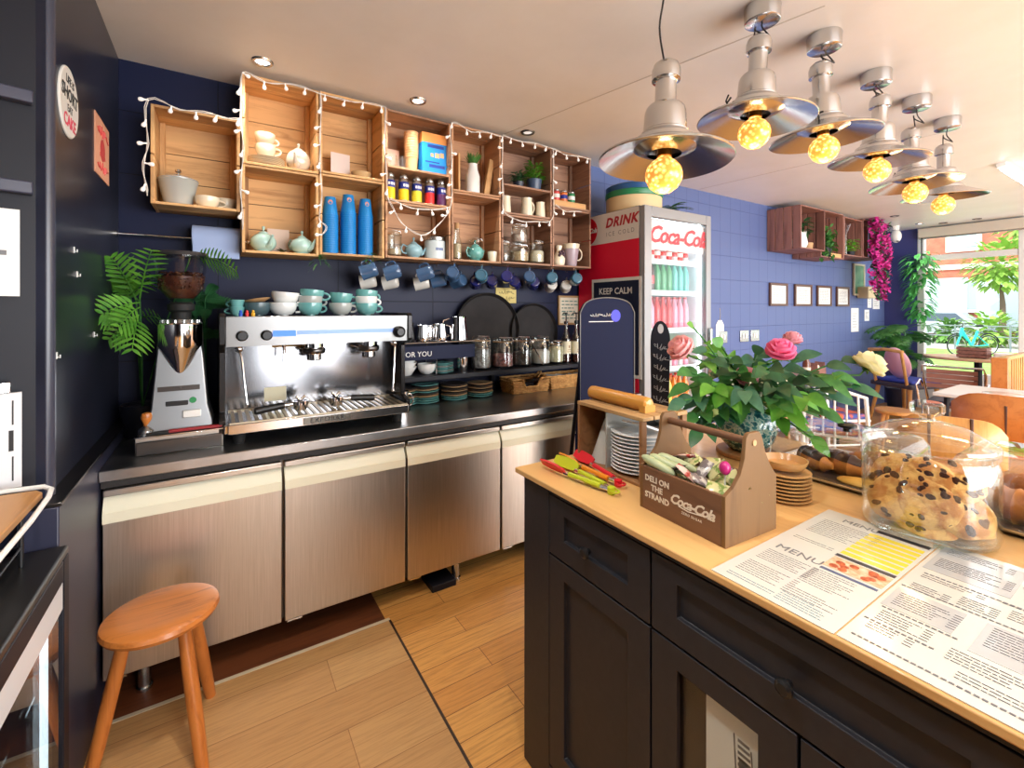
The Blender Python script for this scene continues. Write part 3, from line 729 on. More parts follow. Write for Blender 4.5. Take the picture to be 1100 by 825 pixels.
# ---- B1
zB = 2.254
pk = plate_kind('plate', mat('rimmed_plate', srgb(230, 214, 184), .3), .088, .014)
for i in range(5): pk.put('cream plate in the upper pine crate, %s from the bottom of its stack' % ORD[i], (.218, 2.775, zB + i * .0085), 0, 'cream plates in the crate')
cc.put('cream cup standing on the stack of cream plates', (.215, 2.77, zB + .055), -.3, 'cream cups in the crates', sc=(.95, .95, 1.15))
cc.put('cream cup topping the pile of plates', (.212, 2.77, zB + .055 + .066), .4, 'cream cups in the crates', sc=(.95, .95, 1.05))
teapot('round cream and steel teapot beside the cream plates', mat('cream_pearl', srgb(226, 216, 200), .18, .15), (.375, 2.765, zB), .062, -1.9, squash=1.02)
# ---- B2
zb = 1.802
teapot('pale green teapot on the left in the lower pine crate', M['paleg'], (.205, 2.775, zb), .063, -1.2, 'pale green teapots', .84)
teapot('pale green teapot on the right in the lower pine crate', M['paleg'], (.393, 2.77, zb), .060, -.9, 'pale green teapots', .80)
one('card', MB().bx(-.055, .055, 0, .003, 0, .135), mat('worn_card', srgb(222, 198, 180), .7), 'blank pale card leaning at the back between the two green teapots', 'card', (.285, 2.862, zb + .01), .02)
mb = MB()
for i in range(26):
    a = R.random() * 6.28; mb.leaf((0, 0, .004), (math.cos(a), math.sin(a), .3 + R.random()), .045 + .02 * R.random(), .012, droop=.4, n=3)
one('dried_leaf_sprig', mb, mat('dry_leaf', srgb(94, 92, 56), .6), 'dried dark leaf sprig between the pale green teapots', 'dried sprig', (.298, 2.76, zb))
def trailing(label, loc, n=24, L_=.05, col='lf2', drop=.05):
    mb = MB()
    for i in range(n):
        a = R.random() * 6.28; q = R.random(); mb.leaf((.025 * math.cos(a) * q * 1.4, .012 * math.sin(a), -q * drop), (math.cos(a), -.3 + .4 * math.sin(a), .5 - q), L_ * (.5 + .5 * R.random()), .012, droop=.5, n=3)
    mb.tube([(0, .02, .005), (0, 0, 0), (.005, -.004, -drop)], .0015, 5)
    return one('trailing_sprig', mb, M[col], label, 'plant sprig', loc)
M['lf1'] = noisy('leaf_bright', srgb(118, 186, 66), srgb(66, 136, 44), 9, .4, b=0); M['lf2'] = noisy('leaf_mid', srgb(92, 156, 76), srgb(52, 108, 54), 12, .45, b=0)
M['lf3'] = noisy('leaf_dark', srgb(54, 110, 64), srgb(28, 72, 42), 10, .4, b=0); M['lf4'] = noisy('leaf_blue_green', srgb(92, 146, 112), srgb(54, 104, 82), 10, .45, b=0)
trailing('small green sprig hanging under the pale green teapot crate', (.468, 2.672, 1.79))
trailing('small green sprig in front of the right blue cup stack', (.755, 2.676, 1.822), 18, .04)
for q_ in ('lf1', 'lf2', 'lf4'): translucent(M[q_], .35)
# ---- C
zC = 2.266
one('card', MB().bx(-.055, .055, 0, .003, 0, .145), mat('white_card', srgb(226, 208, 200), .7), 'blank white card leaning in the crate above the blue cups', 'card', (.605, 2.80, zC + .002), .12, bevel=.0005)
o = one('small_bowl', MB().lathe([(0, .004), (.03, .003), (.034, 0), (.05, .02), (.058, .04), (.055, .041), (.046, .022), (0, .012)], 28), mat('tan_pottery', srgb(196, 168, 124), .45), 'small tan pottery bowl in the crate above the blue cups', 'bowl', (.715, 2.765, zC))
# blue paper cups, upside down stacks
M['bluecup'] = mat('blue_paper_cup', srgb(24, 134, 206), .45)
pr = [(.0, .105), (.028, .105), (.0295, .107), (.030, .104), (.042, .006), (.045, .005), (.045, 0), (.041, .001), (.028, .102), (0, .102)]
t = obj('paper_cup', MB().lathe(pr, 24), M['bluecup']); tag(t, '-', 'paper cup')
mb = MB(); 
for a0 in (-.45,):
    vs_ = [(0, 0)]; 
    rr = lambda z: .030 + (.104 - z) / .098 * .012 + .0006
    P_ = []
    for i in range(12):
        a = 2 * PI * i / 12; z = .075 + .014 * math.sin(a); th = -PI / 2 + .38 * math.cos(a); P_.append((rr(z) * math.cos(th), rr(z) * math.sin(th), z))
    mb.add(P_, [tuple(range(12))])
obj('logo_dot', mb, mat('peach_logo', srgb(214, 150, 130), .5), t)
ck = Kind(t)
for si, (x, nm, tot) in enumerate(((.540, 'left', 18), (.640, 'middle', 20), (.738, 'right', 19))):
    for i in range(tot):
        ck.put('blue paper cup in the %s stack, %s' % (nm, 'topmost' if i == tot - 1 else 'at the bottom' if i == 0 else '%d up from its bottom cup' % i), (x, 2.76, 1.8135 + i * .0128 + (.0 if i else 0)), R.random() * .3 - .15 - (.1 if si == 0 else 0), 'stacked blue paper cups')
# ---- D upper shelf
zD = 2.360
M['cardc'] = mat('kraft_cup', srgb(226, 178, 128), .6)
t = obj('paper_cup', MB().lathe([(0, .004), (.030, .004), (.031, 0), (.033, .0), (.042, .088), (.0455, .089), (.0455, .094), (.041, .093), (.032, .008), (0, .008)], 24), M['cardc']); tag(t, '-', 'paper cup'); kk = Kind(t)
for i in range(11): kk.put('tan paper cup in the stack beside the blue and orange box, %s' % ('topmost' if i == 10 else ORD[i] + ' from below'), (1.025, 2.765, zD + .0005 + i * .0155), 0, 'stacked tan paper cups')
bx_ = thing('tea_box', 'bright blue and orange printed carton beside the tan cups', 'carton', (1.165, 2.715, zD))
obj('carton', MB().bx(-.088, .088, 0, .07, 0, .255), mat('carton_blue', srgb(28, 140, 222), .4), bx_, bevel=.001)
mb = MB(); mb.bx(-.0885, .0885, -.0006, .07, .195, .256); obj('top_band', mb, mat('carton_orange', srgb(240, 160, 82), .45), bx_)
ci = mat('carton_ink', srgb(30, 60, 150), .5)
for a in ((-.05, .06, .165, .185), (-.04, .066, .04, .06), (-.066, .03, .07, .078)): obj('printed_line', MB().bx(a[0], a[1], -.001, 0, a[2], a[3]), ci, bx_)
mb = MB(); mb.bx(.0, .03, -.001, 0, .105, .135); mb.bx(.035, .06, -.001, 0, .11, .14); mb.bx(-.03, -.01, -.001, 0, .108, .130); obj('print_picture', mb, mat('carton_tan', srgb(226, 170, 120), .5), bx_)
one('card', MB().bx(-.045, .045, 0, .003, 0, .15), mat('pink_card', srgb(222, 186, 166), .7), 'pale pink card leaning behind the glass tumblers', 'card', (.93, 2.845, zD + .001))
mb = MB().lathe([(0, .004), (.022, .004), (.024, 0), (.028, .002), (.034, .075), (.032, .075), (.026, .008), (0, .008)], 20)
t = tag(obj('glass_tumbler', mb, M['jar']), '-', 'glass'); gk = Kind(t)
gk.put('small glass tumbler left of the tan cup stack', (.885, 2.735, zD), 0, 'glass tumblers in the can crate'); gk.put('small glass tumbler touching the tan cup stack', (.953, 2.745, zD), 0, 'glass tumblers in the can crate')
# cans
zc = 2.1605
def can(label, x, c_low, c_band='band', y=2.735):
    t = thing('spray_can', label, 'can', (x, y, zc), R.random() * .4, 'drink cans in a row')
    obj('can_body', MB().lathe([(0, .003), (.026, .0), (.031, .006), (.031, .132), (.026, .142)], 28), M['satin'], t)
    obj('label_sleeve', MB().lathe([(.0313, .008), (.0315, .010), (.0315, .074), (.0313, .076)], 28), c_low, t)
    obj('label_band', MB().lathe([(.0313, .0765), (.0317, .078), (.0317, .118), (.0313, .119)], 28), M['canblue'], t)
    obj('cap', MB().lathe([(.026, .142), (.027, .144), (.025, .165), (.02, .172), (0, .173)], 24), M['satin'], t)
    mb = MB(); 
    for q in range(3): mb.at((0, 0, 0), -PI / 2 + (q - 1) * .5).bx(.0312, .0322, -.006, .006, .09, .106)
    obj('label_mark', mb, M['white'], t); return t
M['canblue'] = mat('can_blue', srgb(34, 50, 140), .35)
yl, rd, gr = mat('can_yellow', srgb(232, 196, 40), .35), mat('can_red', srgb(206, 44, 44), .35), mat('can_violet', srgb(94, 44, 92), .35)
for x, c_, lb in ((.878, yl, 'yellow and blue can with a silver cap, leftmost of the can row'), (.965, yl, 'yellow and blue can, second from the left in the can row'), (1.050, mat('can_lime', srgb(214, 206, 60), .35), 'lime and blue can in the middle of the can row'), (1.135, rd, 'red and blue can beside the violet can'), (1.215, gr, 'violet and blue can at the right end of the can row')): can(lb, x, c_)
# ---- D lower
zd = 1.8195
kilner('clear clip-top jar left of the blue teapot in the low crate', (.915, 2.765, zd), .046, .165, mat('oats', srgb(210, 190, 160), .8), .3, 'clip-top jars in the crates')
teapot('light blue teapot between the glass jar and the pale tin', M['skyc'], (1.035, 2.75, zd), .056, .15, squash=.85)
t = thing('enamel_tin', 'pale blue tin with a steel rim at the right of the light blue teapot', 'tin', (1.185, 2.765, zd))
obj('tin_body', MB().lathe([(0, 0), (.064, 0), (.067, .004), (.067, .115), (.063, .12)], 32), mat('pale_tin', srgb(206, 218, 220), .3), t)
obj('lid', MB().lathe([(.068, .121), (.068, .14), (.055, .15), (0, .152)], 32), M['satin'], t)
mb = MB()
for q in range(5): mb.at((0, 0, 0), -PI / 2 - .25 + q * .16).bx(.0668, .0676, -.004, .004, .055, .072)
obj('lettering', mb, mat('tin_ink', srgb(70, 90, 150), .5), t)
# ---- E
zE = 2.278
t = thing('bottle_vase', 'white bottle-shaped vase with a green grassy plant', 'vase', (1.455, 2.755, zE))
obj('vase_body', MB().lathe([(0, 0), (.046, 0), (.05, .004), (.05, .12), (.036, .165), (.032, .20), (.034, .205), (.028, .205), (.028, .17), (0, .16)], 28), M['whitec'], t)
mb = MB()
for i in range(60):
    a = R.random() * 6.28; mb.leaf((.015 * math.cos(a), .015 * math.sin(a), .19), (math.cos(a) * .5, math.sin(a) * .5, 1), .08 + .07 * R.random(), .009, droop=.35, n=4)
obj('foliage', mb, M['lf2'], t)
o = one('bread_board', MB().bx(-.007, .007, 0, .12, 0, .26), M['pineZ'], 'narrow upright wooden board at the left of the white bottle vase', 'board', (1.352, 2.745, zE), .1, bevel=.003)
mb = MB().prism([(0, 0), (.045, 0), (.085, .26), (.05, .27)], 0, .03); mb.v = [(x, z, y) for x, y, z in mb.v]
one('slanted_board', mb, M['pineZ'], 'slanting plank leaning at the right of the white bottle vase', 'board', (1.545, 2.76, zE), 0, bevel=.003)
t = thing('glass_pourer', 'small glass jug with a cork at the left of the turquoise teapot', 'jug', (1.335, 2.75, 1.8255))
obj('glass_body', MB().lathe([(0, 0), (.03, 0), (.032, .01), (.032, .12), (.018, .16), (.018, .21), (.016, .21), (.016, .16), (.03, .12), (.03, .012), (0, .006)], 24), M['jar'], t)
obj('stopper', MB().cyl((0, 0, .205), .0155, .04, 14), mat('cork', srgb(190, 150, 104), .8), t)
obj('contents', fill_mesh(.029, .013, .105), mat('seeds', srgb(206, 186, 150), .8), t)
teapot('turquoise mottled teapot in the crate below the white bottle vase', M['turqc'], (1.47, 2.745, 1.8255), .06, .4, squash=.9)
kilner('low clip-top jar behind the turquoise teapot', (1.54, 2.86, 1.8255), .048, .175, None, 0, 'clip-top jars in the crates')
one('egg_cup', MB().lathe([(0, 0), (.026, 0), (.028, .004), (.036, .07), (.033, .072), (.025, .008), (0, .006)], 22), M['creamc'], 'small white beaker at the right of the turquoise teapot', 'cup', (1.60, 2.735, 1.8255))
# ---- F
zF = 2.372
def bushy(label, loc, pr, pm, n, L_, spread, zr, lm, name='potted_plant', lw=.02, cat='plant', rise=.6):
    t = thing(name, label, cat, loc)
    obj('pot', MB().lathe(pr, 26), pm, t); zt = pr[-2][1]
    mb = MB()
    for i in range(n):
        a = R.random() * 6.28; q = math.sqrt(R.random()); z = zt + zr * R.random()
        mb.leaf((spread * .6 * q * math.cos(a), spread * .6 * q * math.sin(a), z), (math.cos(a + R.random() - .5), math.sin(a + R.random() - .5), rise * R.random()), L_ * (.6 + .6 * R.random()), lw, droop=.35, n=3)
    for i in range(7):
        a = 2 * PI * i / 7; mb.tube([(0, 0, zt * .8), (spread * .3 * math.cos(a), spread * .3 * math.sin(a), zt + zr * .5), (spread * .5 * math.cos(a), spread * .5 * math.sin(a), zt + zr)], .0014, 5)
    obj('foliage', mb, lm, t); return t
potp = lambda r, h: [(0, 0), (r * .78, 0), (r * .8, .003), (r, h), (r * .92, h), (r * .88, h * .9), (0, h * .88)]
bushy('bushy green plant in a dark blue-grey pot on the second highest shelf', (1.975, 2.765, zF), potp(.058, .085), mat('slate_pot', srgb(66, 84, 110), .35), 120, .055, .085, .13, M['lf1'], lw=.022)
bushy('small dark trailing plant beside the bushy green plant', (1.84, 2.77, zF), potp(.04, .05), mat('dark_pot', srgb(50, 56, 70), .4), 60, .05, .05, .08, M['lf3'], lw=.018)
def jug(label, loc, m, r=.036, h=.12, rz=0, name='milk_jug'):
    t = thing(name, label, 'jug', loc, rz, 'cream jugs on the shelf')
    obj('jug_body', MB().lathe([(0, .002), (r * .95, .002), (r, 0), (r * 1.05, .01), (r * .88, h * .9), (r * .95, h), (r * .88, h), (r * .8, h * .88), (r * .9, .012), (0, .008)], 24), m, t)
    obj('handle', cup_handle(r * .95, h, .2, .85, .03, .005), m, t); return t
zf = 2.1765
jug('cream jug at the left end of the shelf below the bushy plant', (1.715, 2.745, zf), M['creamc'], rz=2.6)
jug('cream jug in the middle of the shelf below the bushy plant', (1.895, 2.745, zf), M['creamc'], .043, .13, .1)
jug('cream jug at the right end of the shelf below the bushy plant', (2.018, 2.745, zf), M['creamc'], .036, .115, .2)
zf = 1.8315
kilner('squat clip-top jar of pale beans under another jar', (1.835, 2.755, zf), .07, .135, noisy('beans_pale', srgb(214, 190, 150), srgb(170, 140, 100), 60, .7, b=.3), .62, 'clip-top jars in the crates')
kilner('clip-top jar stacked on top of the jar of pale beans', (1.835, 2.755, zf + .137), .06, .145, noisy('sugar_lumps', srgb(224, 206, 190), srgb(170, 130, 120), 50, .7, b=.3), .5, 'clip-top jars in the crates')
kilner('tall clip-top jar with green lettering right of the stacked jars', (1.985, 2.75, zf), .058, .175, mat('oat_flakes', srgb(222, 208, 180), .8), .55, 'clip-top jars in the crates')
kilner('narrow clip-top jar at the left of the stacked jars', (1.712, 2.77, zf), .045, .15, None, 0, 'clip-top jars in the crates')
# ---- G
zg = 2.276
one('small_crate_ledge', MB().bx(-.16, .16, 0, .1, 0, .045), M['pineX'], 'small pine ledge box under three little tins in the rightmost upper crate', 'ledge', (2.27, 2.70, zg + .0005), bevel=.003)
for i, (c_, nm) in enumerate(((srgb(206, 70, 66), 'red'), (srgb(214, 120, 60), 'orange and blue'), (srgb(40, 130, 80), 'green'))):
    t = thing('small_tin', '%s small tin on the ledge in the rightmost upper crate' % nm, 'tin', (2.165 + i * .075, 2.745, zg + .0455), 0, 'small coloured tins')
    obj('tin_body', MB().lathe([(0, 0), (.028, 0), (.03, .003), (.03, .07), (.027, .074), (0, .074)], 20), mat('tin_' + nm.split()[0], c_, .35), t)
    obj('label_band', MB().lathe([(.0302, .024), (.0306, .026), (.0306, .05), (.0302, .052)], 20), M['white'] if i != 1 else M['canblue'], t)
    obj('lid', MB().lathe([(.0305, .0745), (.0305, .084), (.026, .088), (0, .088)], 20), M['satin'], t)
zg = 1.8315
t = thing('pitcher', 'pale lilac pitcher with a cream rim in the rightmost lower crate', 'pitcher', (2.315, 2.745, zg), -.2)
obj('pitcher_body', MB().lathe([(0, 0), (.04, 0), (.042, .004), (.062, .14), (.064, .165), (.056, .165), (.054, .14), (0, .01)], 28), mat('lilac_glaze', srgb(176, 160, 170), .3), t)
obj('rim', MB().lathe([(.0625, .135), (.068, .17), (.064, .174), (.056, .168)], 28), M['creamc'], t)
obj('handle', cup_handle(.06, .165, .3, .85, .035, .006), M['creamc'], t)
t = thing('figurine', 'small cream ornament jug with a dark flower in the rightmost lower crate', 'ornament', (2.185, 2.735, zg))
obj('ornament_body', MB().lathe([(0, 0), (.04, 0), (.045, .01), (.05, .05), (.03, .09), (.02, .12), (.028, .15), (0, .16)], 24), M['creamc'], t)
mb = MB()
for i in range(8): mb.ball((.02 * math.cos(i), -.035 + .004 * math.sin(i * 2), .09 + .018 * math.sin(i * 1.7)), .011, 8, 6)
obj('flower', mb, mat('plum', srgb(84, 60, 72), .5), t)
mb = MB().text('KEG', .03, frame_m((0, -.001, .012), (1, 0, 0), (0, 0, 1))) if False else None

# ---- mugs hanging below the crates
def hang_mug(m, hm=None):
    t = thing('mug', '-', 'mug')
    # mug axis along -Y (bottom towards the room), handle up, origin at the handle top
    pr = [(0, .004), (.030, .004), (.031, 0), (.036, .001), (.041, .008), (.043, .03), (.043, .085), (.045, .092), (.042, .093), (.039, .085), (.039, .012), (0, .010)]
    mb = MB(); mb.m = Matrix.Translation((0, -.046, -.066)) @ Matrix.Rotation(-PI / 2, 4, 'X'); mb.lathe(pr, 28)
    obj('bowl', mb, m, t)
    mb = MB(); mb.m = Matrix.Translation((0, 0, -.066))
    mb.tube([(0, -.028, .04), (0, -.028, .055), (0, -.018, .064), (0, .0, .066), (0, .018, .064), (0, .028, .055), (0, .028, .04)], .0052, 8)
    obj('handle', mb, hm or m, t); return Kind(t)
K = {'b': hang_mug(M['bluec']), 'n': hang_mug(M['navyc']), 'g': hang_mug(mat('pale_grey_glaze', srgb(206, 204, 198), .2, coat=.3)), 't': hang_mug(mat('ocean_glaze', srgb(62, 108, 132), .16, coat=.5))}
zm = 1.783
rots = [(-.35, .15, 1.15), (-.3, .1, 1.1), (-.3, .15, .95), (-.25, .2, -.5), (-.1, .05, -.55), (-.1, .1, -.6), (-.1, 0, -.65), (-.1, .1, -.6), (-.15, -.1, -.5)]
for i, x in enumerate(MUGX):
    z = zm + (.012 if i >= 6 else .006 if i >= 3 else 0) + (.022 if i > 6 else 0) * 0
    K['bbbbtnbtt'[i]].put('%s glazed mug from the left in the front row hanging under the crates' % ORD[i], (x, 2.693, z), 0, 'mugs hanging under the crates', rot=rots[i])
for i, x in enumerate(MUGR):
    z = zm + (.012 if i >= 6 else .006 if i >= 3 else 0)
    K['gggbbnnnngg'[i]].put('%s mug in the rear row of hanging mugs, counting from the left' % ORD[i], (x, 2.813, z - (.05 if i in (0, 1, 2, 9, 10) else .035)), 0, 'mugs hanging under the crates', rot=(-.2, .1 * (-1) ** i, [1.2, 1.1, 1.1, 1.0, .3, -.4, -.5, -.6, -.5, -.4, -.6][i]))

# ---- fairy lights
t = thing('fairy_lights', 'string of white globe fairy lights draped along the wooden crates', 'fairy lights', (0, 0, 0))
yf = 2.668
paths = [[(-.272, yf, 2.02), (-.285, yf, 2.14), (-.272, yf, 2.26), (-.268, yf, 2.46), (-.15, yf, 2.445), (-.03, yf, 2.452), (.06, yf, 2.445), (.10, yf, 2.46)],
         [(.105, yf, 1.90), (.098, yf, 2.1), (.106, yf, 2.3), (.098, yf, 2.5), (.104, yf, 2.69), (.2, yf, 2.668), (.33, yf, 2.69), (.46, yf, 2.68), (.6, yf, 2.672), (.7, yf, 2.685), (.83, yf, 2.69)],
         [(.47, yf, 2.68), (.474, yf, 2.5), (.468, yf, 2.3), (.48, yf, 2.15), (.466, yf, 2.0), (.50, yf, 1.95), (.474, yf, 1.9)],
         [(.83, yf, 2.69), (.826, yf, 2.5), (.834, yf, 2.3), (.85, yf, 2.14)],
         [(.85, yf, 2.14), (.93, yf, 2.02), (1.05, yf, 1.955), (1.17, yf, 2.03), (1.25, yf, 2.15)], [(.86, yf, 2.15), (1.0, yf, 2.115), (1.12, yf, 2.12), (1.25, yf, 2.15)],
         [(1.25, yf, 2.15), (1.262, yf, 2.3), (1.256, yf, 2.5), (1.262, yf, 2.69), (1.4, yf, 2.665), (1.52, yf, 2.685), (1.64, yf, 2.68)],
         [(1.64, yf, 2.68), (1.636, yf, 2.5), (1.642, yf, 2.3), (1.66, yf, 2.16), (1.8, yf, 2.12), (1.95, yf, 2.13), (2.07, yf, 2.16), (2.082, yf, 2.3), (2.078, yf, 2.5), (2.08, yf, 2.68)],
         [(1.64, yf, 2.69), (1.8, yf, 2.68), (1.95, yf, 2.69), (2.08, yf, 2.68), (2.2, yf, 2.66), (2.35, yf, 2.67), (2.46, yf, 2.67)], [(2.10, yf, 2.27), (2.2, yf, 2.235), (2.35, yf, 2.25)]]
mb = MB(); bulbs = []
for pth in paths:
    P_ = [Vector(p) for p in pth]; fine = []
    for i in range(len(P_) - 1):
        for q in range(4):
            s = q / 4; p0, p1, p2, p3 = P_[max(i - 1, 0)], P_[i], P_[i + 1], P_[min(i + 2, len(P_) - 1)]
            fine.append(.5 * ((2 * p1) + (p2 - p0) * s + (2 * p0 - 5 * p1 + 4 * p2 - p3) * s * s + (3 * p1 - p0 - 3 * p2 + p3) * s ** 3))
    fine.append(P_[-1]); mb.tube([tuple(p) for p in fine], .0022, 5)
    mb.tube([tuple(p + Vector((.006 * math.sin(i), -.004, .006 * math.cos(i)))) for i, p in enumerate(fine)], .0018, 5)
    acc = .03
    for i in range(len(fine) - 1):
        acc += (fine[i + 1] - fine[i]).length
        if acc > .082: acc = 0; bulbs.append((fine[i + 1], (fine[i + 1] - fine[i]).normalized()))
obj('wire', mb, mat('white_wire', srgb(228, 222, 214), .5), t)
mb = MB(); mb.lathe([(0, 0), (.0036, 0), (.0036, -.014), (.005, -.016), (.0088, -.024), (.0095, -.029), (.0075, -.036), (0, -.039)], 12)
b0 = obj('bulb', mb, mat('frosted_bulb', srgb(240, 234, 228), .3, emit=(1, .93, .85, 1), es=.25), t)
for i, (p, tg) in enumerate(bulbs[:100]):
    b = b0 if i == 0 else b0.copy()
    if i: COL.objects.link(b); b.parent = t
    b.location = p + Vector((0, -.003, 0))
    if abs(tg.z) > .7: b.rotation_euler = (R.uniform(-.2, .3), R.choice([-1, 1]) * R.uniform(1.0, 1.5) if i % 3 else .3, 0)
    else: b.rotation_euler = (R.uniform(-.2, .4), R.uniform(-.3, .3), 0)
print('bulbs', len(bulbs))
# ---- paper roll on the wall rod
t = thing('paper_towel_roll', 'blue-white paper towel roll on a wall rod under the tureen crate', 'paper roll', (-.005, 2.84, 1.86))
mb = MB().lathe([(.02, -.105), (.066, -.105), (.068, -.103), (.068, .103), (.066, .105), (.02, .105)], 36, axis='X')
mb.bx(-.10, .10, -.0685, -.0670, -.10, .0); obj('paper', mb, mat('blue_paper', srgb(166, 186, 226), .75), t)
obj('core', MB().lathe([(.018, -.106), (.021, -.106), (.021, .106), (.018, .106)], 20, axis='X'), M['cardc'], t)
t = thing('towel_rod', 'thin steel rod holding the paper towel roll, fixed to the left wall', 'rod', (-.41, 2.84, 1.86))
obj('rod', MB().cyl((0, 0, 0), .005, .55, 12, 'X'), M['chrome'], t); obj('end_cap', MB().ball((.55, 0, 0), .011), M['chrome'], t); obj('wall_plate', MB().cyl((0.001, 0, 0), .018, .008, 16, 'X'), M['chrome'], t)
# ================================================================ cups on the espresso machine
zt = ZT + .5625
G = 'cups stacked on the espresso machine'
def big_cup(m, hm=None): return cup_kind('coffee_cup', m, .036, .058, .064, belly=.005, hm=hm, out=.03, tr=.0055)
Kw, Kt, Kg, Kdb = big_cup(M['whitec']), big_cup(M['tealc']), big_cup(M['greyc']), big_cup(mat('slate_cup', srgb(78, 100, 106), .25))
es = cup_kind('espresso_cup', M['tealc'], .024, .033, .042)
es.put('small teal espresso cup at the left end of the machine top', (.078, 2.56, zt), 2.6, G); es.put('small teal espresso cup stacked on another at the left end of the machine top', (.078, 2.56, zt + .034), 2.4, G)
Kdb.put('slate cup with a tan rim left of the white cups', (.165, 2.56, zt), .2, G)
o = one('saucer', MB().lathe([(0, .002), (.03, 0), (.056, .012), (.058, .014), (.05, .012), (0, .006)], 30), mat('tan_saucer', srgb(206, 160, 112), .35), 'tan saucer tilted on top of the slate cup', 'saucer', (.165, 2.56, zt + .066)); o.rotation_euler = (-.1, -.16, 0)
spots = [(Kw, .275, 'white', 'lower', 0), (Kw, .285, 'white', 'upper', 1), (Kt, .402, 'teal', 'bottom', 0), (Kg, .402, 'grey', 'middle', .65), (Kt, .41, 'teal', 'tilted top', 1.3),
         (Kg, .552, 'grey', 'lower', 0), (Kt, .555, 'teal', 'upper', 1), (Kt, .69, 'teal', 'bottom', 0), (Kw, .688, 'white', 'middle', .7), (Kt, .692, 'teal', 'top', 1.35)]
grp = ['of the white pair'] * 2 + ['of the leftmost trio'] * 3 + ['of the middle pair'] * 2 + ['of the right end trio'] * 3
for (k_, x, cn, pos, lv), g_ in zip(spots, grp):
    k_.put('%s coffee cup, %s one %s on the espresso machine' % (cn, pos, g_), (x, 2.55 + .02 * (int(lv * 7) % 2), zt + lv * .053), R.uniform(-.5, .4), G, rot=(0, .08 if lv >= 1 else 0, R.uniform(-.4, .4)), sc=(1.1, 1.1, 1) if cn == 'white' and lv < 1.1 and x < .3 else (1, 1, 1))
for i, c_ in enumerate((srgb(40, 90, 200), srgb(214, 60, 60), srgb(230, 180, 50))):
    mb = MB().ball((0, 0, .010), .0085, 12, 8, sz=1.1); mb.ball((0, 0, .022), .006, 10, 6); mb.lathe([(0, 0), (.008, 0), (.008, .004), (0, .004)], 12)
    one('toy_figure', mb, mat('toy_%d' % i, c_, .4), 'tiny %s toy figure on the front edge of the espresso machine' % ('blue', 'red', 'yellow')[i], 'toy', (.085 + i * .024, 2.352, zt))

# ================================================================ back shelf and what stands on it
zs = 1.085
t = thing('back_shelf', 'black raised shelf board along the back of the steel worktop', 'shelf', (.885, 2.655, ZT))
obj('board', MB().bx(0, 1.60, 0, .265, .150, .1795), M['black'], t, bevel=.003)
for x in (.0, .80, 1.57): obj('bracket', MB().bx(x, x + .025, .235, .268, 0, .1495), M['black'], t, bevel=.003)
# wire rack
t = thing('wire_rack', 'chrome wire rack holding steel milk jugs above the black shelf', 'rack', (.90, 2.68, zs))
mb = MB()
for y in (0, .17): mb.tube([(0, y, .0), (0, y, .205), (.53, y, .205), (.53, y, .0)], .0032, 6)
for x in (0, .26, .53): mb.tube([(x, 0, .205), (x, .17, .205)], .0028, 6); mb.tube([(x, 0, 0), (x, 0, .205)], .0026, 6); mb.tube([(x, .17, 0), (x, .17, .205)], .0026, 6)
obj('frame', mb, M['chrome'], t)
mb = MB()
for q in range(12): mb.tube([(.02 + q * .0445, 0, .2065), (.02 + q * .0445, .17, .2065)], .0016, 5)
obj('wire_top', mb, M['chrome'], t)
mb = MB().bx(.0, .53, -.005, -.003, .10, .185); sg = obj('sign_board', mb, mat('slate_sign', srgb(24, 31, 60), .5, spec=.15), t)
mb = MB(); mb.text('FOR YOU', .045, frame_m((.13, -.0056, .135), (1, 0, 0), (0, 0, 1))); obj('lettering', mb, M['paper'], sg)
zr = zs + .2086
def steel_jug(label, x, y, r, h, rz=-.5, z=None):
    t = thing('milk_pitcher', label, 'milk jug', (x, y, zr if z is None else z), rz, 'steel milk jugs')
    obj('jug_body', MB().lathe([(0, .002), (r * .97, .001), (r, .004), (r * .97, h * .35), (r * .8, h * .8), (r * .82, h), (r * .78, h), (r * .76, h * .8), (r * .93, .3 * h), (0, .006)], 30), M['chrome'], t)
    obj('handle', MB().tube([(r * .9, 0, h * .18), (r * 1.45, 0, h * .3), (r * 1.6, 0, h * .55), (r * 1.5, 0, h * .85), (r * .9, 0, h * .92)], .0045, 8), M['chrome'], t)
    mb = MB(); mb.add([(-r * .80, .02, h * .99), (-r * .80, -.02, h * .99), (-r * 1.05, 0, h * 1.02), (-r * .8, 0, h * .8)], [(0, 1, 2), (0, 2, 3), (2, 1, 3)]); obj('spout', mb, M['chrome'], t)
    return t
steel_jug('tall steel milk jug at the right end of the wire rack', 1.345, 2.75, .066, .155, 2.9)
steel_jug('slim steel milk jug second from the right on the wire rack', 1.215, 2.755, .044, .11, -.4)
steel_jug('small steel milk jug beside the black steaming pitcher', 1.098, 2.76, .044, .105, -.6)
steel_jug('small steel jug standing behind the two slim jugs on the rack', 1.165, 2.815, .04, .10, 2.8)
t = steel_jug('black steaming pitcher tilted at the left end of the wire rack', .985, 2.755, .055, .12, 2.4)
for c in t.children: c.data.materials[0] = M['blackplastic']
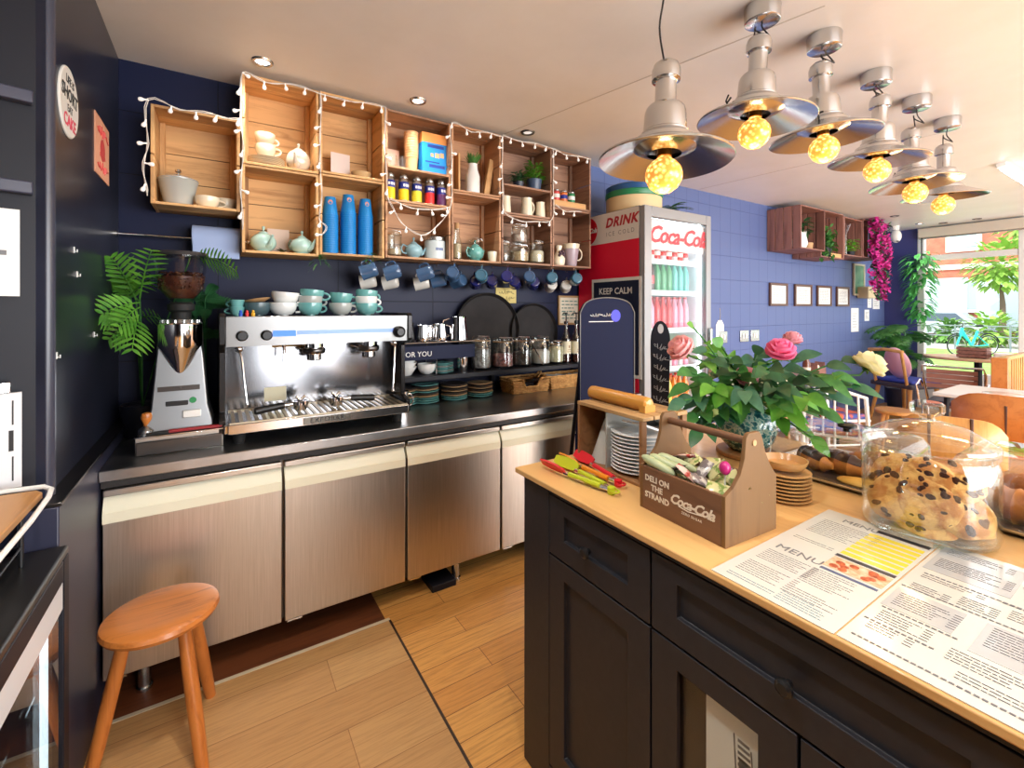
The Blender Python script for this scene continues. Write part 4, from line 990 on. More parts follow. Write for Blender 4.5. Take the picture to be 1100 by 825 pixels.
# under the rack
kb = Kind(tag(obj('bowl', MB().lathe([(0, .003), (.03, .0), (.04, .006), (.068, .05), (.07, .055), (.065, .053), (.036, .01), (0, .008)], 30), M['whitec']), '-', 'bowl'))
for i in range(3): kb.put('white bowl in the nested pile under the wire rack, %s' % ('at the bottom', 'in the middle', 'on top')[i], (.985, 2.76, zs + i * .026), 0, 'white bowls under the rack')
Kw.put('white cup standing under the wire rack beside the teal saucers', (1.13, 2.77, zs), .3, 'cups under the rack')
ps = plate_kind('saucer', M['tealc'], .072, .012, 'saucer'); psg = plate_kind('saucer', M['greyc'], .072, .012, 'saucer')
for i in range(7): (ps if i % 3 != 1 else psg).put('%s saucer in the pile under the wire rack, %s from below' % ('teal' if i % 3 != 1 else 'grey', ORD[i]), (1.235, 2.76, zs + i * .0095), 0, 'saucers under the rack')
t = thing('canister', 'steel shaker canister with a brown lid at the right end under the rack', 'canister', (1.375, 2.75, zs))
obj('can_body', MB().lathe([(0, 0), (.036, 0), (.038, .003), (.038, .095), (.035, .098), (0, .098)], 26), M['chrome'], t); obj('lid', MB().lathe([(.039, .0985), (.039, .108), (.03, .116), (0, .117)], 24), mat('brown_lid', srgb(96, 54, 42), .4), t)
# glass jars on shelf
coffee = noisy('ground_coffee', srgb(82, 66, 58), srgb(44, 36, 34), 70, .7, b=.3); foil = noisy('foil_sweets', srgb(190, 186, 184), srgb(70, 62, 60), 45, .3, .4, b=.4)
kilner('clip-top jar of foil-wrapped sweets at the left end of the black shelf', (1.525, 2.765, zs), .072, .225, foil, .62, 'clip-top jars on the black shelf')
kilner('clip-top jar of pink and dark tea beside the foil sweets jar', (1.70, 2.765, zs), .078, .21, noisy('pink_tea', srgb(196, 120, 116), srgb(88, 60, 60), 55, .7, b=.3), .45, 'clip-top jars on the black shelf')
kilner('clip-top jar of dark beans in the middle of the black shelf', (1.862, 2.765, zs), .076, .21, coffee, .5, 'clip-top jars on the black shelf')
kilner('clip-top jar of white sugar beside the dark beans', (2.03, 2.765, zs), .077, .21, mat('sugar', srgb(232, 226, 220), .8), .52, 'clip-top jars on the black shelf')
kilner('smaller clip-top jar of pale powder next to the syrup bottles', (2.178, 2.765, zs), .062, .17, mat('powder', srgb(206, 196, 160), .8), .75, 'clip-top jars on the black shelf')
t = thing('scoop', 'long chrome scoop leaning against the clip-top jars', 'scoop', (1.90, 2.668, zs))
mb = MB().tube([(.09, .0, .012), (.02, .012, .13), (0, .016, .165)], .005, 8); obj('handle', mb, M['chrome'], t)
mb = MB().ball((-.005, .016, .18), .022, 14, 8, sz=.8); obj('scoop_bowl', mb, M['chrome'], t)
# syrup bottles
M['bottleg'] = glass('bottle_glass', (.86, .84, .82, 1), 1.5, base=.03); syr = mat('syrup', srgb(80, 36, 26), .2); lab = mat('cream_paper_label', srgb(226, 218, 190), .65)
def syrup(label, x, y, pump=True):
    t = thing('syrup_bottle', label, 'bottle', (x, y, zs), R.uniform(-.3, .3), 'syrup bottles')
    obj('glass_body', MB().lathe([(0, .003), (.034, 0), (.037, .004), (.037, .175), (.032, .20), (.015, .245), (.0135, .29), (.015, .292), (.015, .30), (.012, .30), (.012, .245), (.03, .195), (.035, .17), (.035, .006), (0, .006)], 26), M['bottleg'], t)
    obj('contents', MB().lathe([(0, .007), (.0345, .007), (.0345, .06), (0, .06)], 22), syr, t)
    lb = obj('paper_label', MB().lathe([(.0374, .07), (.0378, .07), (.0378, .165), (.0374, .165)], 28), lab, t)
    mb = MB().bx(-.014, .014, -.0386, -.0372, .10, .104); mb.bx(-.006, .006, -.0386, -.0374, .115, .135); mb.bx(-.018, .018, -.0384, -.036, .085, .088); obj('label_print', mb, mat('label_ink', srgb(150, 110, 70), .6), lb)
    if pump:
        mb = MB(); mb.cyl((0, 0, .30), .017, .02, 18); mb.cyl((0, 0, .32), .005, .06, 10); mb.cyl((0, 0, .375), .012, .014, 14); mb.tube([(0, 0, .384), (-.03, -.01, .386), (-.045, -.014, .376)], .0045, 8)
        obj('pump', mb, M['blackplastic'], t)
    else: obj('cap', MB().cyl((0, 0, .295), .016, .03, 16), M['blackplastic'], t)
syrup('syrup bottle with a black pump, first from the jars on the black shelf', 2.278, 2.76); syrup('syrup bottle with a tall black pump, second from the jars', 2.36, 2.735)
syrup('syrup bottle with a black cap, third from the jars', 2.418, 2.80, False); syrup('syrup bottle with a black pump nearest the red fridge', 2.452, 2.715)
M['traym'] = noisy('black_tray', srgb(36, 34, 36), srgb(48, 46, 47), 4, .55, b=0); bsdf(M['traym']).inputs['Specular IOR Level'].default_value = .15
# black round trays leaning on the wall
def round_tray(label, x, z, r, lean):
    t = thing('serving_tray', label, 'tray', (x, 2.868, z - r * math.cos(lean)), 0, 'black round trays')
    mb = MB(); mb.m = Matrix.Rotation(-lean, 4, 'X') @ Matrix.Translation((0, 0, r)) @ Matrix.Rotation(PI / 2, 4, 'X')
    mb.lathe([(0, 0), (r * .93, 0), (r, .02), (r * 1.0, .025), (r * .985, .025), (r * .925, .006), (0, .006)], 56); obj('tray_dish', mb, M['traym'], t)
    mb = MB(); mb.m = Matrix.Rotation(-lean, 4, 'X') @ Matrix.Translation((0, 0, r)) @ Matrix.Rotation(PI / 2, 4, 'X'); mb.lathe([(r * .992, .0251), (r * 1.003, .027), (r * .985, .0285), (r * .975, .0251)], 56); obj('rim', mb, M['rubber'], t)
    return t
round_tray('larger black round tray leaning on the wall behind the jars', 1.645, 1.355, .262, .07)
round_tray('smaller black round tray leaning on the wall behind the sugar jar', 2.055, 1.325, .217, .07)
# little pictures
t = thing('small_sign', 'small yellow lettered card on the dark wall above the black trays', 'sign', (1.83, 2.9285, 1.545))
obj('card', MB().bx(-.09, .09, -.006, 0, 0, .115), mat('yellow_card', srgb(214, 196, 120), .6), t)
mb = MB(); scribble(mb, frame_m((0, -.0066, .082), (1, 0, 0), (0, 0, 1)), .13, .034, .0016, 6); scribble(mb, frame_m((.005, -.0066, .035), (1, 0, 0), (0, 0, 1)), .12, .040, .0016, 5); obj('lettering', mb, M['ink'], t)
t = thing('framed_notice', 'small framed notice on the dark wall behind the syrup bottles', 'picture frame', (2.44, 2.9285, 1.37))
mb = MB(); 
for a in ((-.115, .115, .225, .24), (-.115, .115, 0, .015), (-.115, -.1, .015, .225), (.1, .115, .015, .225)): mb.bx(a[0], a[1], -.018, 0, a[2], a[3])
obj('frame', mb, mat('light_oak_frame', srgb(176, 140, 96), .5), t, bevel=.002)
pp = obj('print', MB().bx(-.0995, .0995, -.008, -.002, .0155, .2245), mat('cream_print', srgb(222, 216, 196), .6), t)
mb = MB()
for i in range(6):
    x = -.075
    while x < .06:
        w_ = R.uniform(.015, .045); mb.bx(x, x + w_, -.0086, -.0079, .19 - i * .028, .199 - i * .028); x += w_ + .01
obj('printed_lines', mb, mat('teal_ink', srgb(90, 130, 120), .6), pp)
# ---- plates stacked under the shelf
dk = plate_kind('plate', mat('dark_rim_plate', srgb(70, 62, 60), .3), .088, .011); tk = plate_kind('plate', M['tealc'], .088, .011); ck_ = plate_kind('plate', mat('tan_rim_plate', srgb(206, 172, 130), .3), .088, .011)
for si, (x, y, n, nm) in enumerate(((.965, 2.76, 8, 'the leftmost stack'), (1.11, 2.752, 9, 'the second stack from the left'), (1.315, 2.752, 8, 'the third stack from the left'), (1.515, 2.762, 7, 'the rightmost stack'))):
    for i in range(n):
        k_ = (tk if i < 2 else (ck_, dk, tk)[i % 3] if si < 2 else (ck_, dk)[i % 2])
        k_.put('%s plate, %s up in %s under the black shelf' % ('teal' if k_ is tk else 'tan rimmed' if k_ is ck_ else 'dark rimmed', ORD[i], nm), (x, y, ZT + .0005 + i * .0135), 0, 'plates stacked under the black shelf', sc=(1, 1, 1.15))
t = thing('milk_can', 'plain steel milk jug on the worktop at the right of the espresso machine', 'milk jug', (.90, 2.60, ZT))
obj('jug_body', MB().lathe([(0, .001), (.042, 0), (.045, .004), (.045, .115), (.041, .115), (.041, .006), (0, .005)], 30), M['chrome'], t); obj('handle', cup_handle(.045, .115, .2, .85, .03, .004), M['chrome'], t)
# ---- wicker baskets
def wicker(label, x0, x1, y0, y1, h, mats, notch=False, handle=False):
    t = thing('wicker_basket', label, 'basket', ((x0 + x1) / 2, (y0 + y1) / 2, ZT), 0, 'wicker baskets under the shelf')
    hx, hy = (x1 - x0) / 2, (y1 - y0) / 2
    mb = MB(); nl = int(h / .011)
    def rect(z, o, ph):
        pts = []; 
        for (ax, ay, bx2, by2) in ((-hx, -hy, hx, -hy), (hx, -hy, hx, hy), (hx, hy, -hx, hy), (-hx, hy, -hx, -hy)):
            n = 12
            for i in range(n):
                s = i / n; q = .0035 * (1 if (i + ph) % 2 else -1); x, y = ax + (bx2 - ax) * s, ay + (by2 - ay) * s
                nx, ny = (0, -1) if ay == by2 == -hy else (1, 0) if ax == bx2 == hx else (0, 1) if ay == by2 else (-1, 0)
                sc = 1 + .10 * z / h
                zz = z
                if notch and ny == -1 and z > h * .45 and .32 < s < .72: zz = h * .45
                pts.append(((x + nx * q) * sc, (y + ny * q) * sc, zz))
        return pts
    for l in range(nl): mb.tube(rect(.006 + l * .0108, 0, l), .0062, 6, closed=True)
    mb.tube(rect(h + .004, 0, 0), .008, 6, closed=True); obj('weave', mb, mats, t)
    obj('base', MB().bx(-hx, hx, -hy, hy, 0.001, .006), mats, t)
    if handle: obj('handle', MB().tube([(hx * .7, -hy * .3, h)] + [(hx * .7 + .04 * math.sin(a), -hy * .3 + .02 * (1 - math.cos(a)), h + .05 * math.sin(a)) for a in [i * PI / 8 for i in range(1, 8)]] + [(hx * .7, -hy * .3 + .05, h)], .005, 6), mats, t)
    return t
wk = noisy('wicker_honey', srgb(214, 164, 98), srgb(160, 108, 54), 30, .6, b=.2)
wicker('honey wicker basket with a notched front on the worktop', 1.73, 2.02, 2.66, 2.82, .095, wk, True, True)
wicker('longer honey wicker basket nearest the red drinks fridge', 2.075, 2.49, 2.68, 2.85, .09, wk, False, True)
mb = MB()
for i in range(6): mb.at((-.10 + i * .04, R.uniform(-.03, .03), .0), R.random() * 3).bx(-.035, .035, -.02, .02, .012 + i * .009, .03 + i * .009)
one('napkin_packet', mb.at(), mat('dark_packet', srgb(52, 46, 50), .4), 'dark wrapped packets lying in the notched wicker basket', 'packets', (1.875, 2.74, ZT + .0065), kind='stuff')
mb = MB()
for i in range(5): mb.at((-.14 + i * .065, R.uniform(-.02, .02), .06), R.random() * 3, R.uniform(-.5, .5)).bx(-.04, .04, -.025, .025, -.012, .02)
one('wrapped_snack', mb.at(), M['paper'], 'pale wrapped bars piled in the longer wicker basket', 'packets', (2.28, 2.765, ZT + .0065), kind='stuff')
# ================================================================ drinks fridge
fx, fy = 2.536, 2.206; fw, fd, fh = .775, .70, 2.245
t = thing('drinks_fridge', 'tall lit glass-door drinks fridge with a red and white side panel', 'drinks fridge', (fx, fy, 0))
M['fgrey'] = mat('fridge_grey', srgb(150, 152, 156), .35, .3); M['fwhite'] = mat('fridge_inside', srgb(232, 238, 242), .4)
wsh = mat('fridge_shell', srgb(66, 66, 74), .4)
mb = MB(); mb.bx(0, .03, .05, fd, .08, fh); mb.bx(fw - .03, fw, .05, fd, .08, fh); mb.bx(.0301, fw - .0301, fd - .03, fd, .08, fh); mb.bx(.0301, fw - .0301, .05, fd - .0301, fh - .05, fh); mb.bx(.0301, fw - .0301, .05, fd - .0301, .08, .20)
cb = obj('cabinet', mb, wsh, t, bevel=.003)
mb = MB(); mb.bx(.0305, .034, .055, fd - .034, .20, fh - .05); mb.bx(fw - .034, fw - .0305, .055, fd - .034, .20, fh - .05); mb.bx(.034, fw - .034, fd - .034, fd - .0305, .20, fh - .05)
mb.bx(.034, fw - .034, .055, fd - .034, fh - .054, fh - .0505); obj('liner', mb, M['fwhite'], cb)
obj('kick_panel', MB().bx(.02, fw - .02, .06, fd, .0, .0795), M['black'], t)
mb = MB()
dz0, dz1 = .11, fh - .005
for a in ((0, .075, dz0, dz1), (fw - .06, fw, dz0, dz1), (.0752, fw - .0602, dz1 - .075, dz1), (.0752, fw - .0602, dz0, dz0 + .08)): mb.bx(a[0], a[1], 0, .047, a[2], a[3])
dr = obj('door', mb, M['fgrey'], t, bevel=.004)
obj('glass_pane', MB().bx(.076, fw - .061, .02, .026, dz0 + .08, dz1 - .075), M['pane'], dr)
obj('handle', MB().bx(fw - .045, fw - .02, -.03, -.001, .95, 1.35), M['satin'], dr, bevel=.006)
# header sign inside the glass
hb = obj('header_band', MB().bx(.078, fw - .063, .0265, .030, 1.935, 2.15), mat('header_white', srgb(236, 226, 226), .4, emit=(1, .80, .82, 1), es=.25), dr)
mb = MB(); mb.text('Coca-Cola', .175, frame_m((.405, .0262 - .008, 2.04), (1, 0, 0), (0, 0, 1)), shear=.35, bold=.004, spacing=.9); obj('lettering', mb, mat('header_red', srgb(228, 60, 66), .4, emit=(.9, .05, .08, 1), es=.35), hb)
obj('led_strip', MB().bx(fw - .075, fw - .0645, .055, .068, .25, 2.17), emis('fridge_led', (.88, .95, 1, 1), 6.5), t); obj('led_strip', MB().bx(.078, fw - .08, .06, .075, 2.172, 2.185), emis('fridge_led_top', (.9, .96, 1, 1), 6), t)
shz = [.42, .76, 1.05, 1.345, 1.63, 1.865]
for z in shz: 
    o = obj('shelf', MB().bx(.036, fw - .082, .085, fd - .04, z - .012, z), M['fwhite'], t); obj('price_rail', MB().bx(.036, fw - .082, .075, .0845, z - .028, z + .012), mat('price_rail', srgb(206, 228, 236), .3), o)
# side graphics
sd = obj('side_graphic', MB().bx(-.003, -.0005, .052, fd - .004, .09, 2.0095), mat('panel_red', srgb(228, 26, 60), .45, spec=.2), t)
sw = obj('side_graphic', MB().bx(-.003, -.0005, .052, fd - .004, 2.01, fh - .004), mat('panel_white', srgb(226, 222, 216), .4), t)
fm = lambda y, z: frame_m((-.0032, y, z), (0, -1, 0), (0, 0, 1))
mb = MB(); mb.text('DRINK', .098, fm(.225, 2.160), shear=.28, bold=.004, spacing=1.12); obj('lettering', mb, mat('letter_red', srgb(178, 26, 44), .4), sw)
mb = MB(); mb.text('ICE COLD', .046, fm(.235, 2.075), spacing=1.5); obj('lettering', mb, mat('letter_grey', srgb(140, 138, 136), .5), sw)
mb = MB(); mb.m = Matrix.Translation((-.0032, .585, 2.125)); mb.lathe([(0, -.0016), (.108, -.0016), (.110, 0)], 40, axis='X'); dc = obj('logo_disc', mb, mat('logo_red', srgb(206, 18, 40), .3), sw)
mb = MB(); mb.text('Coca-Cola', .052, fm(.585, 2.125) @ Matrix.Translation((0, 0, .002)), shear=.4, bold=.002, spacing=.9); obj('lettering', mb, M['white'], dc)
# bottles and cans inside
def drink_bottle(c_, h=.24, r=.03, cap=srgb(200, 40, 40), clear=None):
    t = thing('drink_bottle', '-', 'bottle')
    obj('bottle_body', MB().lathe([(0, 0), (r * .9, 0), (r, .006), (r, h * .25), (r * .9, h * .38), (r, h * .5), (r * .96, h * .66), (r * .45, h * .86), (r * .42, h * .93), (0, h * .93)], 18), clear or c_, t)
    obj('label_sleeve', MB().lathe([(r * 1.02, h * .26), (r * 1.03, h * .27), (r * 1.03, h * .5), (r * 1.02, h * .51)], 18), c_, t)
    obj('cap', MB().cyl((0, 0, h * .93), r * .5, h * .06, 14), mat('cap', cap, .4), t); return Kind(t)
def drink_can(c_, h=.125, r=.031, band=None):
    t = thing('drink_can', '-', 'can')
    obj('can_body', MB().lathe([(0, .002), (r * .8, 0), (r, .008), (r, h - .012), (r * .82, h), (r * .78, h - .003), (0, h - .003)], 20), c_, t)
    obj('label_band', MB().lathe([(r * 1.005, h * .35), (r * 1.02, h * .36), (r * 1.02, h * .6), (r * 1.005, h * .61)], 20), band or M['white'], t); return Kind(t)
mk = lambda n, a: mat(n, srgb(*a), .25)
cola, sprite, fan, dole, wtr = mk('drink_cola', (64, 24, 24)), mk('drink_green', (60, 150, 100)), mk('drink_orange', (236, 130, 50)), mk('drink_pink', (232, 140, 170)), mk('drink_water', (196, 220, 236))
red, silv, tealm, yel = mk('drink_red', (206, 30, 44)), mk('drink_silver', (196, 198, 204)), mk('drink_teal', (80, 180, 176)), mk('drink_yellow', (236, 206, 90))
rows = [(1.865, 'top shelf', [(drink_can(silv, band=red), 'silver can'), (drink_can(red), 'red can')], .067, 2),
        (1.63, 'second fridge shelf', [(drink_bottle(red, clear=cola), 'cola bottle'), (drink_bottle(sprite), 'green bottle'), (drink_bottle(tealm), 'teal bottle')], .068, 1),
        (1.345, 'third fridge shelf', [(drink_bottle(dole, h=.25), 'pink drink bottle'), (drink_bottle(red, h=.25), 'red bottle')], .068, 1),
        (1.05, 'fourth fridge shelf', [(drink_can(dole, h=.15, band=red), 'pink can'), (drink_can(silv, h=.15, band=cola), 'silver can')], .067, 2),
        (.76, 'fifth fridge shelf', [(drink_bottle(tealm, h=.22, clear=wtr), 'teal bottle'), (drink_bottle(yel, h=.22), 'yellow bottle'), (drink_bottle(fan, h=.22), 'orange bottle')], .068, 1),
        (.42, 'sixth fridge shelf', [(drink_bottle(wtr, h=.26, cap=srgb(60, 110, 200)), 'water bottle')], .07, 1)]
for z, nm, kinds, st, rep in rows:
    n = 9; cnt = {}
    for i in range(n):
        k_, kn = kinds[(i // (3 if len(kinds) < 3 else 3)) % len(kinds)] if rep == 1 else kinds[i % len(kinds)]
        cnt[kn] = cnt.get(kn, 0) + 1
        for row in range(2):
            k_.put('%s %s from the left, %s row of the %s' % (ORD[i], kn, ('front', 'rear')[row], nm), (fx + .075 + i * st, fy + .13 + row * .085, z + .0005), 0, 'drinks on the ' + nm)
# ---- on top of the fridge
t = thing('drum_tin', 'large cream drum with a blue and green lid on top of the drinks fridge', 'drum', (fx + .24, fy + .32, fh))
obj('drum_body', MB().lathe([(0, 0), (.205, 0), (.215, .01), (.215, .118), (0, .118)], 48), mat('drum_cream', srgb(222, 196, 150), .5), t)
obj('lid', MB().lathe([(.218, .1185), (.222, .125), (.222, .16), (.218, .165)], 48), mat('lid_green', srgb(40, 130, 84), .35), t)
obj('lid_top', MB().lathe([(.219, .1655), (.219, .205), (.205, .215), (0, .218)], 48), mat('lid_blue', srgb(34, 84, 140), .35), t)
t = thing('potted_fern', 'wispy dark fern in a small pot on top of the drinks fridge', 'plant', (fx + .56, fy + .25, fh))
obj('pot', MB().lathe(potp(.05, .07), 24), M['black'], t)
mb = MB()
for i in range(26):
    a = R.random() * 6.28; mb.frond((0, 0, .06), (math.cos(a) * .8, math.sin(a) * .8, .7 * R.random() + .2), .2 * (.6 + .5 * R.random()), .04, droop=.4, pairs=6, lw=.009)
obj('foliage', mb, M['lf3'], t)
# ---- poster on the fridge side
t = thing('poster', 'navy KEEP CALM poster with a white border on the red fridge side', 'poster', (fx - .0045, 2.485, 1.0))
obj('border', MB().bx(-.003, 0, -.255, .255, 0, .735), M['white'], t)
ps_ = obj('print', MB().bx(-.004, -.0031, -.232, .232, .025, .71), mat('poster_navy', srgb(34, 42, 66), .5, spec=.15), t)
mb = MB(); mb.text('KEEP CALM', .068, frame_m((-.0042, 0, .635), (0, -1, 0), (0, 0, 1)), spacing=1.0, bold=.001); obj('lettering', mb, M['white'], ps_)
# ---- A-board leaning on the worktop end
t = thing('chalkboard', 'large navy chalkboard with an arched top standing in front of the red fridge', 'chalkboard', (1.955, 1.98, .0), -.10)
def arch(w_, h0, h1, n=14):
    P_ = [(-w_ / 2, 0), (w_ / 2, 0), (w_ / 2, h0)]
    for i in range(n + 1):
        a = PI * i / n; P_.append((w_ / 2 * .92 * math.cos(a) if 0 < i < n else w_ / 2 * math.cos(a), h0 + .02 + (h1 - h0 - .02) * math.sin(a) ** .6))
    P_.append((-w_ / 2, h0)); return P_
mb = MB(); P_ = arch(.40, 1.46, 1.565); mb.m = Matrix.Rotation(PI / 2, 4, 'X'); mb.prism(P_, -.02, 0)
obj('board', mb, mat('chalk_navy', srgb(20, 26, 54), .6, spec=.1), t, bevel=.002)
mb = MB(); pts = [(x, -.003, y) for x, y in arch(.404, 1.46, 1.568)]; mb.tube(pts, .0035, 6, closed=True); obj('frame', mb, mat('edge_silver', srgb(110, 110, 108), .5), t)
mb = MB(); scribble(mb, frame_m((-.055, -.0011, 1.465), (1, 0, 0), (0, 0, 1)), .15, .024, .0022, 9); mb.bx(-.14, .04, -.0012, -.0006, 1.424, 1.428); obj('lettering', mb, M['paper'], t)
mb = MB(); mb.m = Matrix.Rotation(PI / 2, 4, 'X'); mb.lathe([(0, .0005), (.036, .0005), (.038, -.001)], 24, (.06, 1.46, 0)); obj('logo_disc', mb, mat('logo_blue', srgb(44, 46, 196), .5), t)
for sx in (-.16, .16): obj('leg', MB().tube([(sx, .03, 1.3), (sx, .26, .008)], .012, 8), M['black'], t)
# ---- paddle chalkboard
t = thing('menu_paddle', 'narrow black paddle-shaped chalkboard with white chalk writing', 'chalkboard', (1.59, 1.30, .965), -.75)
P_ = [(-.034, 0), (.034, 0), (.040, .37)] + [(.040 * math.cos(a) if i else .04, .40 + .085 * math.sin(a)) for i, a in enumerate([j * PI / 12 for j in range(13)])] + [(-.04, .37)]
mb = MB(); mb.m = Matrix.Rotation(PI / 2 + .04, 4, 'X'); mb.prism(P_, -.012, 0); bd = obj('board', mb, M['black'], t, bevel=.002)
mb = MB(); mb.m = Matrix.Rotation(PI / 2 + .04, 4, 'X')
for i in range(8): scribble(mb, Matrix.Translation((0, .375 - i * .045, .0012)) @ Matrix.Rotation(-.45, 4, 'Z'), .052 + .008 * (i % 2), .03, .0011, 5)
mb.lathe([(0, .002), (.012, .002), (.012, .0012)], 16, (0, .452, 0), sy=1.7); obj('chalk_lettering', mb, mat('chalk', srgb(176, 176, 178), .8), t)
obj('stand', MB().bx(-.05, .05, .0, .075, -.0, .018), M['black'], t, bevel=.002)
# ================================================================ plants and things at the left
def atd(u, v, d):
    a = (u - 550) / FP; return Vector((d * (CS + a * CC), d * (CC - a * CS), H - d * (v - 332) / FP))
def frond_to(mb, b, tip, W, pairs, lw, droop=.35, k=0, toward=None):
    d = tip - b; L_ = d.length; dd = d + Vector((0, 0, droop * L_))
    view = (Vector((0, 0, H)) - b).normalized() if toward is None else Vector(toward)
    mb.frond(tuple(b), tuple(dd), dd.length / 1.03, W, up=tuple(view), droop=droop, pairs=pairs, lw=lw, k=k)
t = thing('palm_plant', 'bright green palm plant with feathery leaves behind the coffee grinder', 'plant', (-.30, 2.76, ZT))
obj('pot', MB().lathe(potp(.085, .15), 28), M['black'], t)
o0 = Vector((-.30, 2.76, ZT))
ml = MB(); st = MB()
FR = [((150, 320), (163, 265), .085, 7, .014), ((146, 322), (97, 272), .095, 8, .015), ((150, 325), (98, 300), .09, 7, .015), ((150, 325), (104, 338), .095, 7, .015), ((140, 318), (172, 296), .08, 7, .014),
      ((150, 342), (178, 346), .075, 6, .014), ((148, 340), (142, 378), .09, 7, .015), ((150, 338), (112, 366), .09, 7, .015), ((142, 330), (122, 290), .08, 7, .014), ((150, 330), (128, 352), .085, 6, .015), ((205, 275), (254, 292), .08, 11, .012)]
for i, ((bu, bv), (tu, tv), W, pr_, lw) in enumerate(FR):
    d = 1.80 + .12 * (i % 3); b = atd(bu, bv, d + .15) - o0; tip = atd(tu, tv, d) - o0
    if b.x + o0.x < -.36: b.x = -.36 - o0.x
    if tip.x + o0.x < -.385: tip.x = -.385 - o0.x
    view = (Vector((0, 0, H)) - o0 - b).normalized()
    d_ = tip - b; dd = d_ + Vector((0, 0, .25 * d_.length)); ml.frond(tuple(b), tuple(dd), dd.length, W, up=tuple(view), droop=.25, pairs=pr_, lw=lw, lean=.95)
    st.tube([(0, 0, .13), tuple(b * .5 + Vector((0, .03, .12))), tuple(b)], .0032, 6)
ml.v = [(max(x, -.105), min(y, .155), z) for x, y, z in ml.v]
obj('foliage', ml, M['lf1'], t); obj('stem', st, M['lf2'], t)
t = thing('fern', 'darker small-leaved fern between the grinder and the espresso machine', 'plant', (-.055, 2.79, ZT))
obj('pot', MB().lathe(potp(.075, .15), 28), M['black'], t)
ml = MB(); st = MB(); o0 = Vector((-.055, 2.79, ZT))
for i in range(20):
    b = Vector((R.uniform(-.08, .01), R.uniform(-.1, .02), R.uniform(.40, .66))); a = R.uniform(.2, 2.6)
    ml.frond(tuple(b), (math.cos(a), -.5, math.sin(a)), R.uniform(.10, .16), .035, up=(0, -1, .2), droop=.3, pairs=9, lw=.010)
    st.tube([(0, 0, .13), tuple(b * .6), tuple(b)], .002, 5)
obj('foliage', ml, M['lf3'], t); obj('stem', st, M['lf3'], t)
# round sign, poster on the left wall
t = thing('round_sign', 'round white lettered sign on the dark left wall', 'sign', (-.4095, 2.022, 2.168))
obj('disc', MB().lathe([(0, .006), (.108, .006), (.112, .003), (.112, 0), (0, 0)], 48, axis='X'), mat('sign_white', srgb(226, 224, 218), .5), t)
mb = MB(); F_ = lambda z: frame_m((.0068, 0, z), (0, 1, 0), (0, 0, 1))
mb.text('LIFE IS', .036, F_(.066), shear=.1); mb.text('SHORT', .058, F_(.02), bold=.001); mb.text('EAT', .034, F_(-.024)); obj('lettering', mb, M['ink'], t)
mb = MB(); mb.text('CAKE', .056, F_(-.066), bold=.001); obj('lettering', mb, mat('letter_pink', srgb(216, 66, 96), .5), t)
t = thing('wall_poster', 'small pink and orange poster on the dark left wall near the corner', 'poster', (-.4095, 2.54, 2.045))
obj('sheet', MB().bx(0, .003, -.136, .136, 0, .24), mat('poster_peach', srgb(222, 160, 130), .5), t)
mb = MB(); F_ = lambda y, z: frame_m((.0036, y, z), (0, 1, 0), (0, 0, 1))
scribble(mb, F_(0, .19), .20, .05, .003, 6); scribble(mb, F_(0, .045), .20, .045, .003, 5); mb.at((.0032, 0, .118), 0).lathe([(0, .0012), (.045, .0012), (.045, 0)], 20, axis='X'); mb.at().bx(.003, .0042, -.05, .05, .085, .1)
obj('lettering', mb, mat('poster_red', srgb(196, 70, 70), .5), t)
for i, (y, z) in enumerate(((2.10, 1.70), (2.14, 1.62), (1.90, 1.36), (2.40, 1.40))):
    mb = MB(); mb.bx(0, .003, -.004, .004, -.010, .010); mb.tube([(.003, 0, -.004), (.009, 0, -.007), (.009, 0, .002)], .0018, 6)
    one('wall_hook', mb, M['white'], 'small white adhesive hook on the dark left wall, %s' % ('highest of the four', 'just under the highest one', 'lowest and nearest the architrave', 'nearest the palm leaves')[i], 'hook', (-.4095, y, z), group='white wall hooks')
# black cupboard at the far left with ledges
t = thing('tall_cupboard', 'tall black panelled cupboard with two ledges at the left edge', 'cupboard', (-.420, 1.79, .0), .25)
obj('body', MB().bx(-.20, -.0, .012, .20, 0.97, 2.72), M['black'], t, bevel=.004)
obj('lower_body', MB().bx(-.20, -.03, .06, .20, 0, .9695), M['black'], t, bevel=.004)
for z in (1.815, 2.065):
    obj('ledge', MB().bx(-.20, -.012, -.022, .0115, z, z + .035), mat('ledge_paint', srgb(60, 62, 80), .3), t, bevel=.004)
t = thing('paper_sheet', 'white sheet of paper pinned to the black cupboard', 'paper', (-.466, 1.772, 1.535), .25)
mb = MB().bx(-.18, .012, -.003, .0, 0, .235); obj('sheet', mb, M['paper'], t)
mb = MB(); 
for q in range(5): mb.bx(-.17, -.03 - .02 * (q % 3), -.0038, -.003, .18 - q * .028, .183 - q * .028)
mb.bx(-.025, -.012, -.0038, -.003, .11, .123); obj('printed_lines', mb, mat('grey_print', srgb(120, 120, 124), .7), t)
t = thing('paper_pack', 'white paper pad hanging from a steel clip on the black cupboard', 'paper pad', (-.462, 1.772, 1.02), .25)
obj('sheets', MB().bx(-.18, .012, -.018, .0, 0, .255), mat('pad_white', srgb(220, 222, 226), .6), t, bevel=.001)
mb = MB(); mb.bx(-.012, -.003, -.0192, -.018, .10, .155); mb.bx(-.006, -.003, -.0192, -.018, .17, .235); mb.bx(-.006, -.003, -.0192, -.018, .02, .085); obj('barcode', mb, M['ink'], t)
obj('clip', MB().bx(-.06, -.008, -.022, -.002, .2555, .285), M['chrome'], t, bevel=.003)
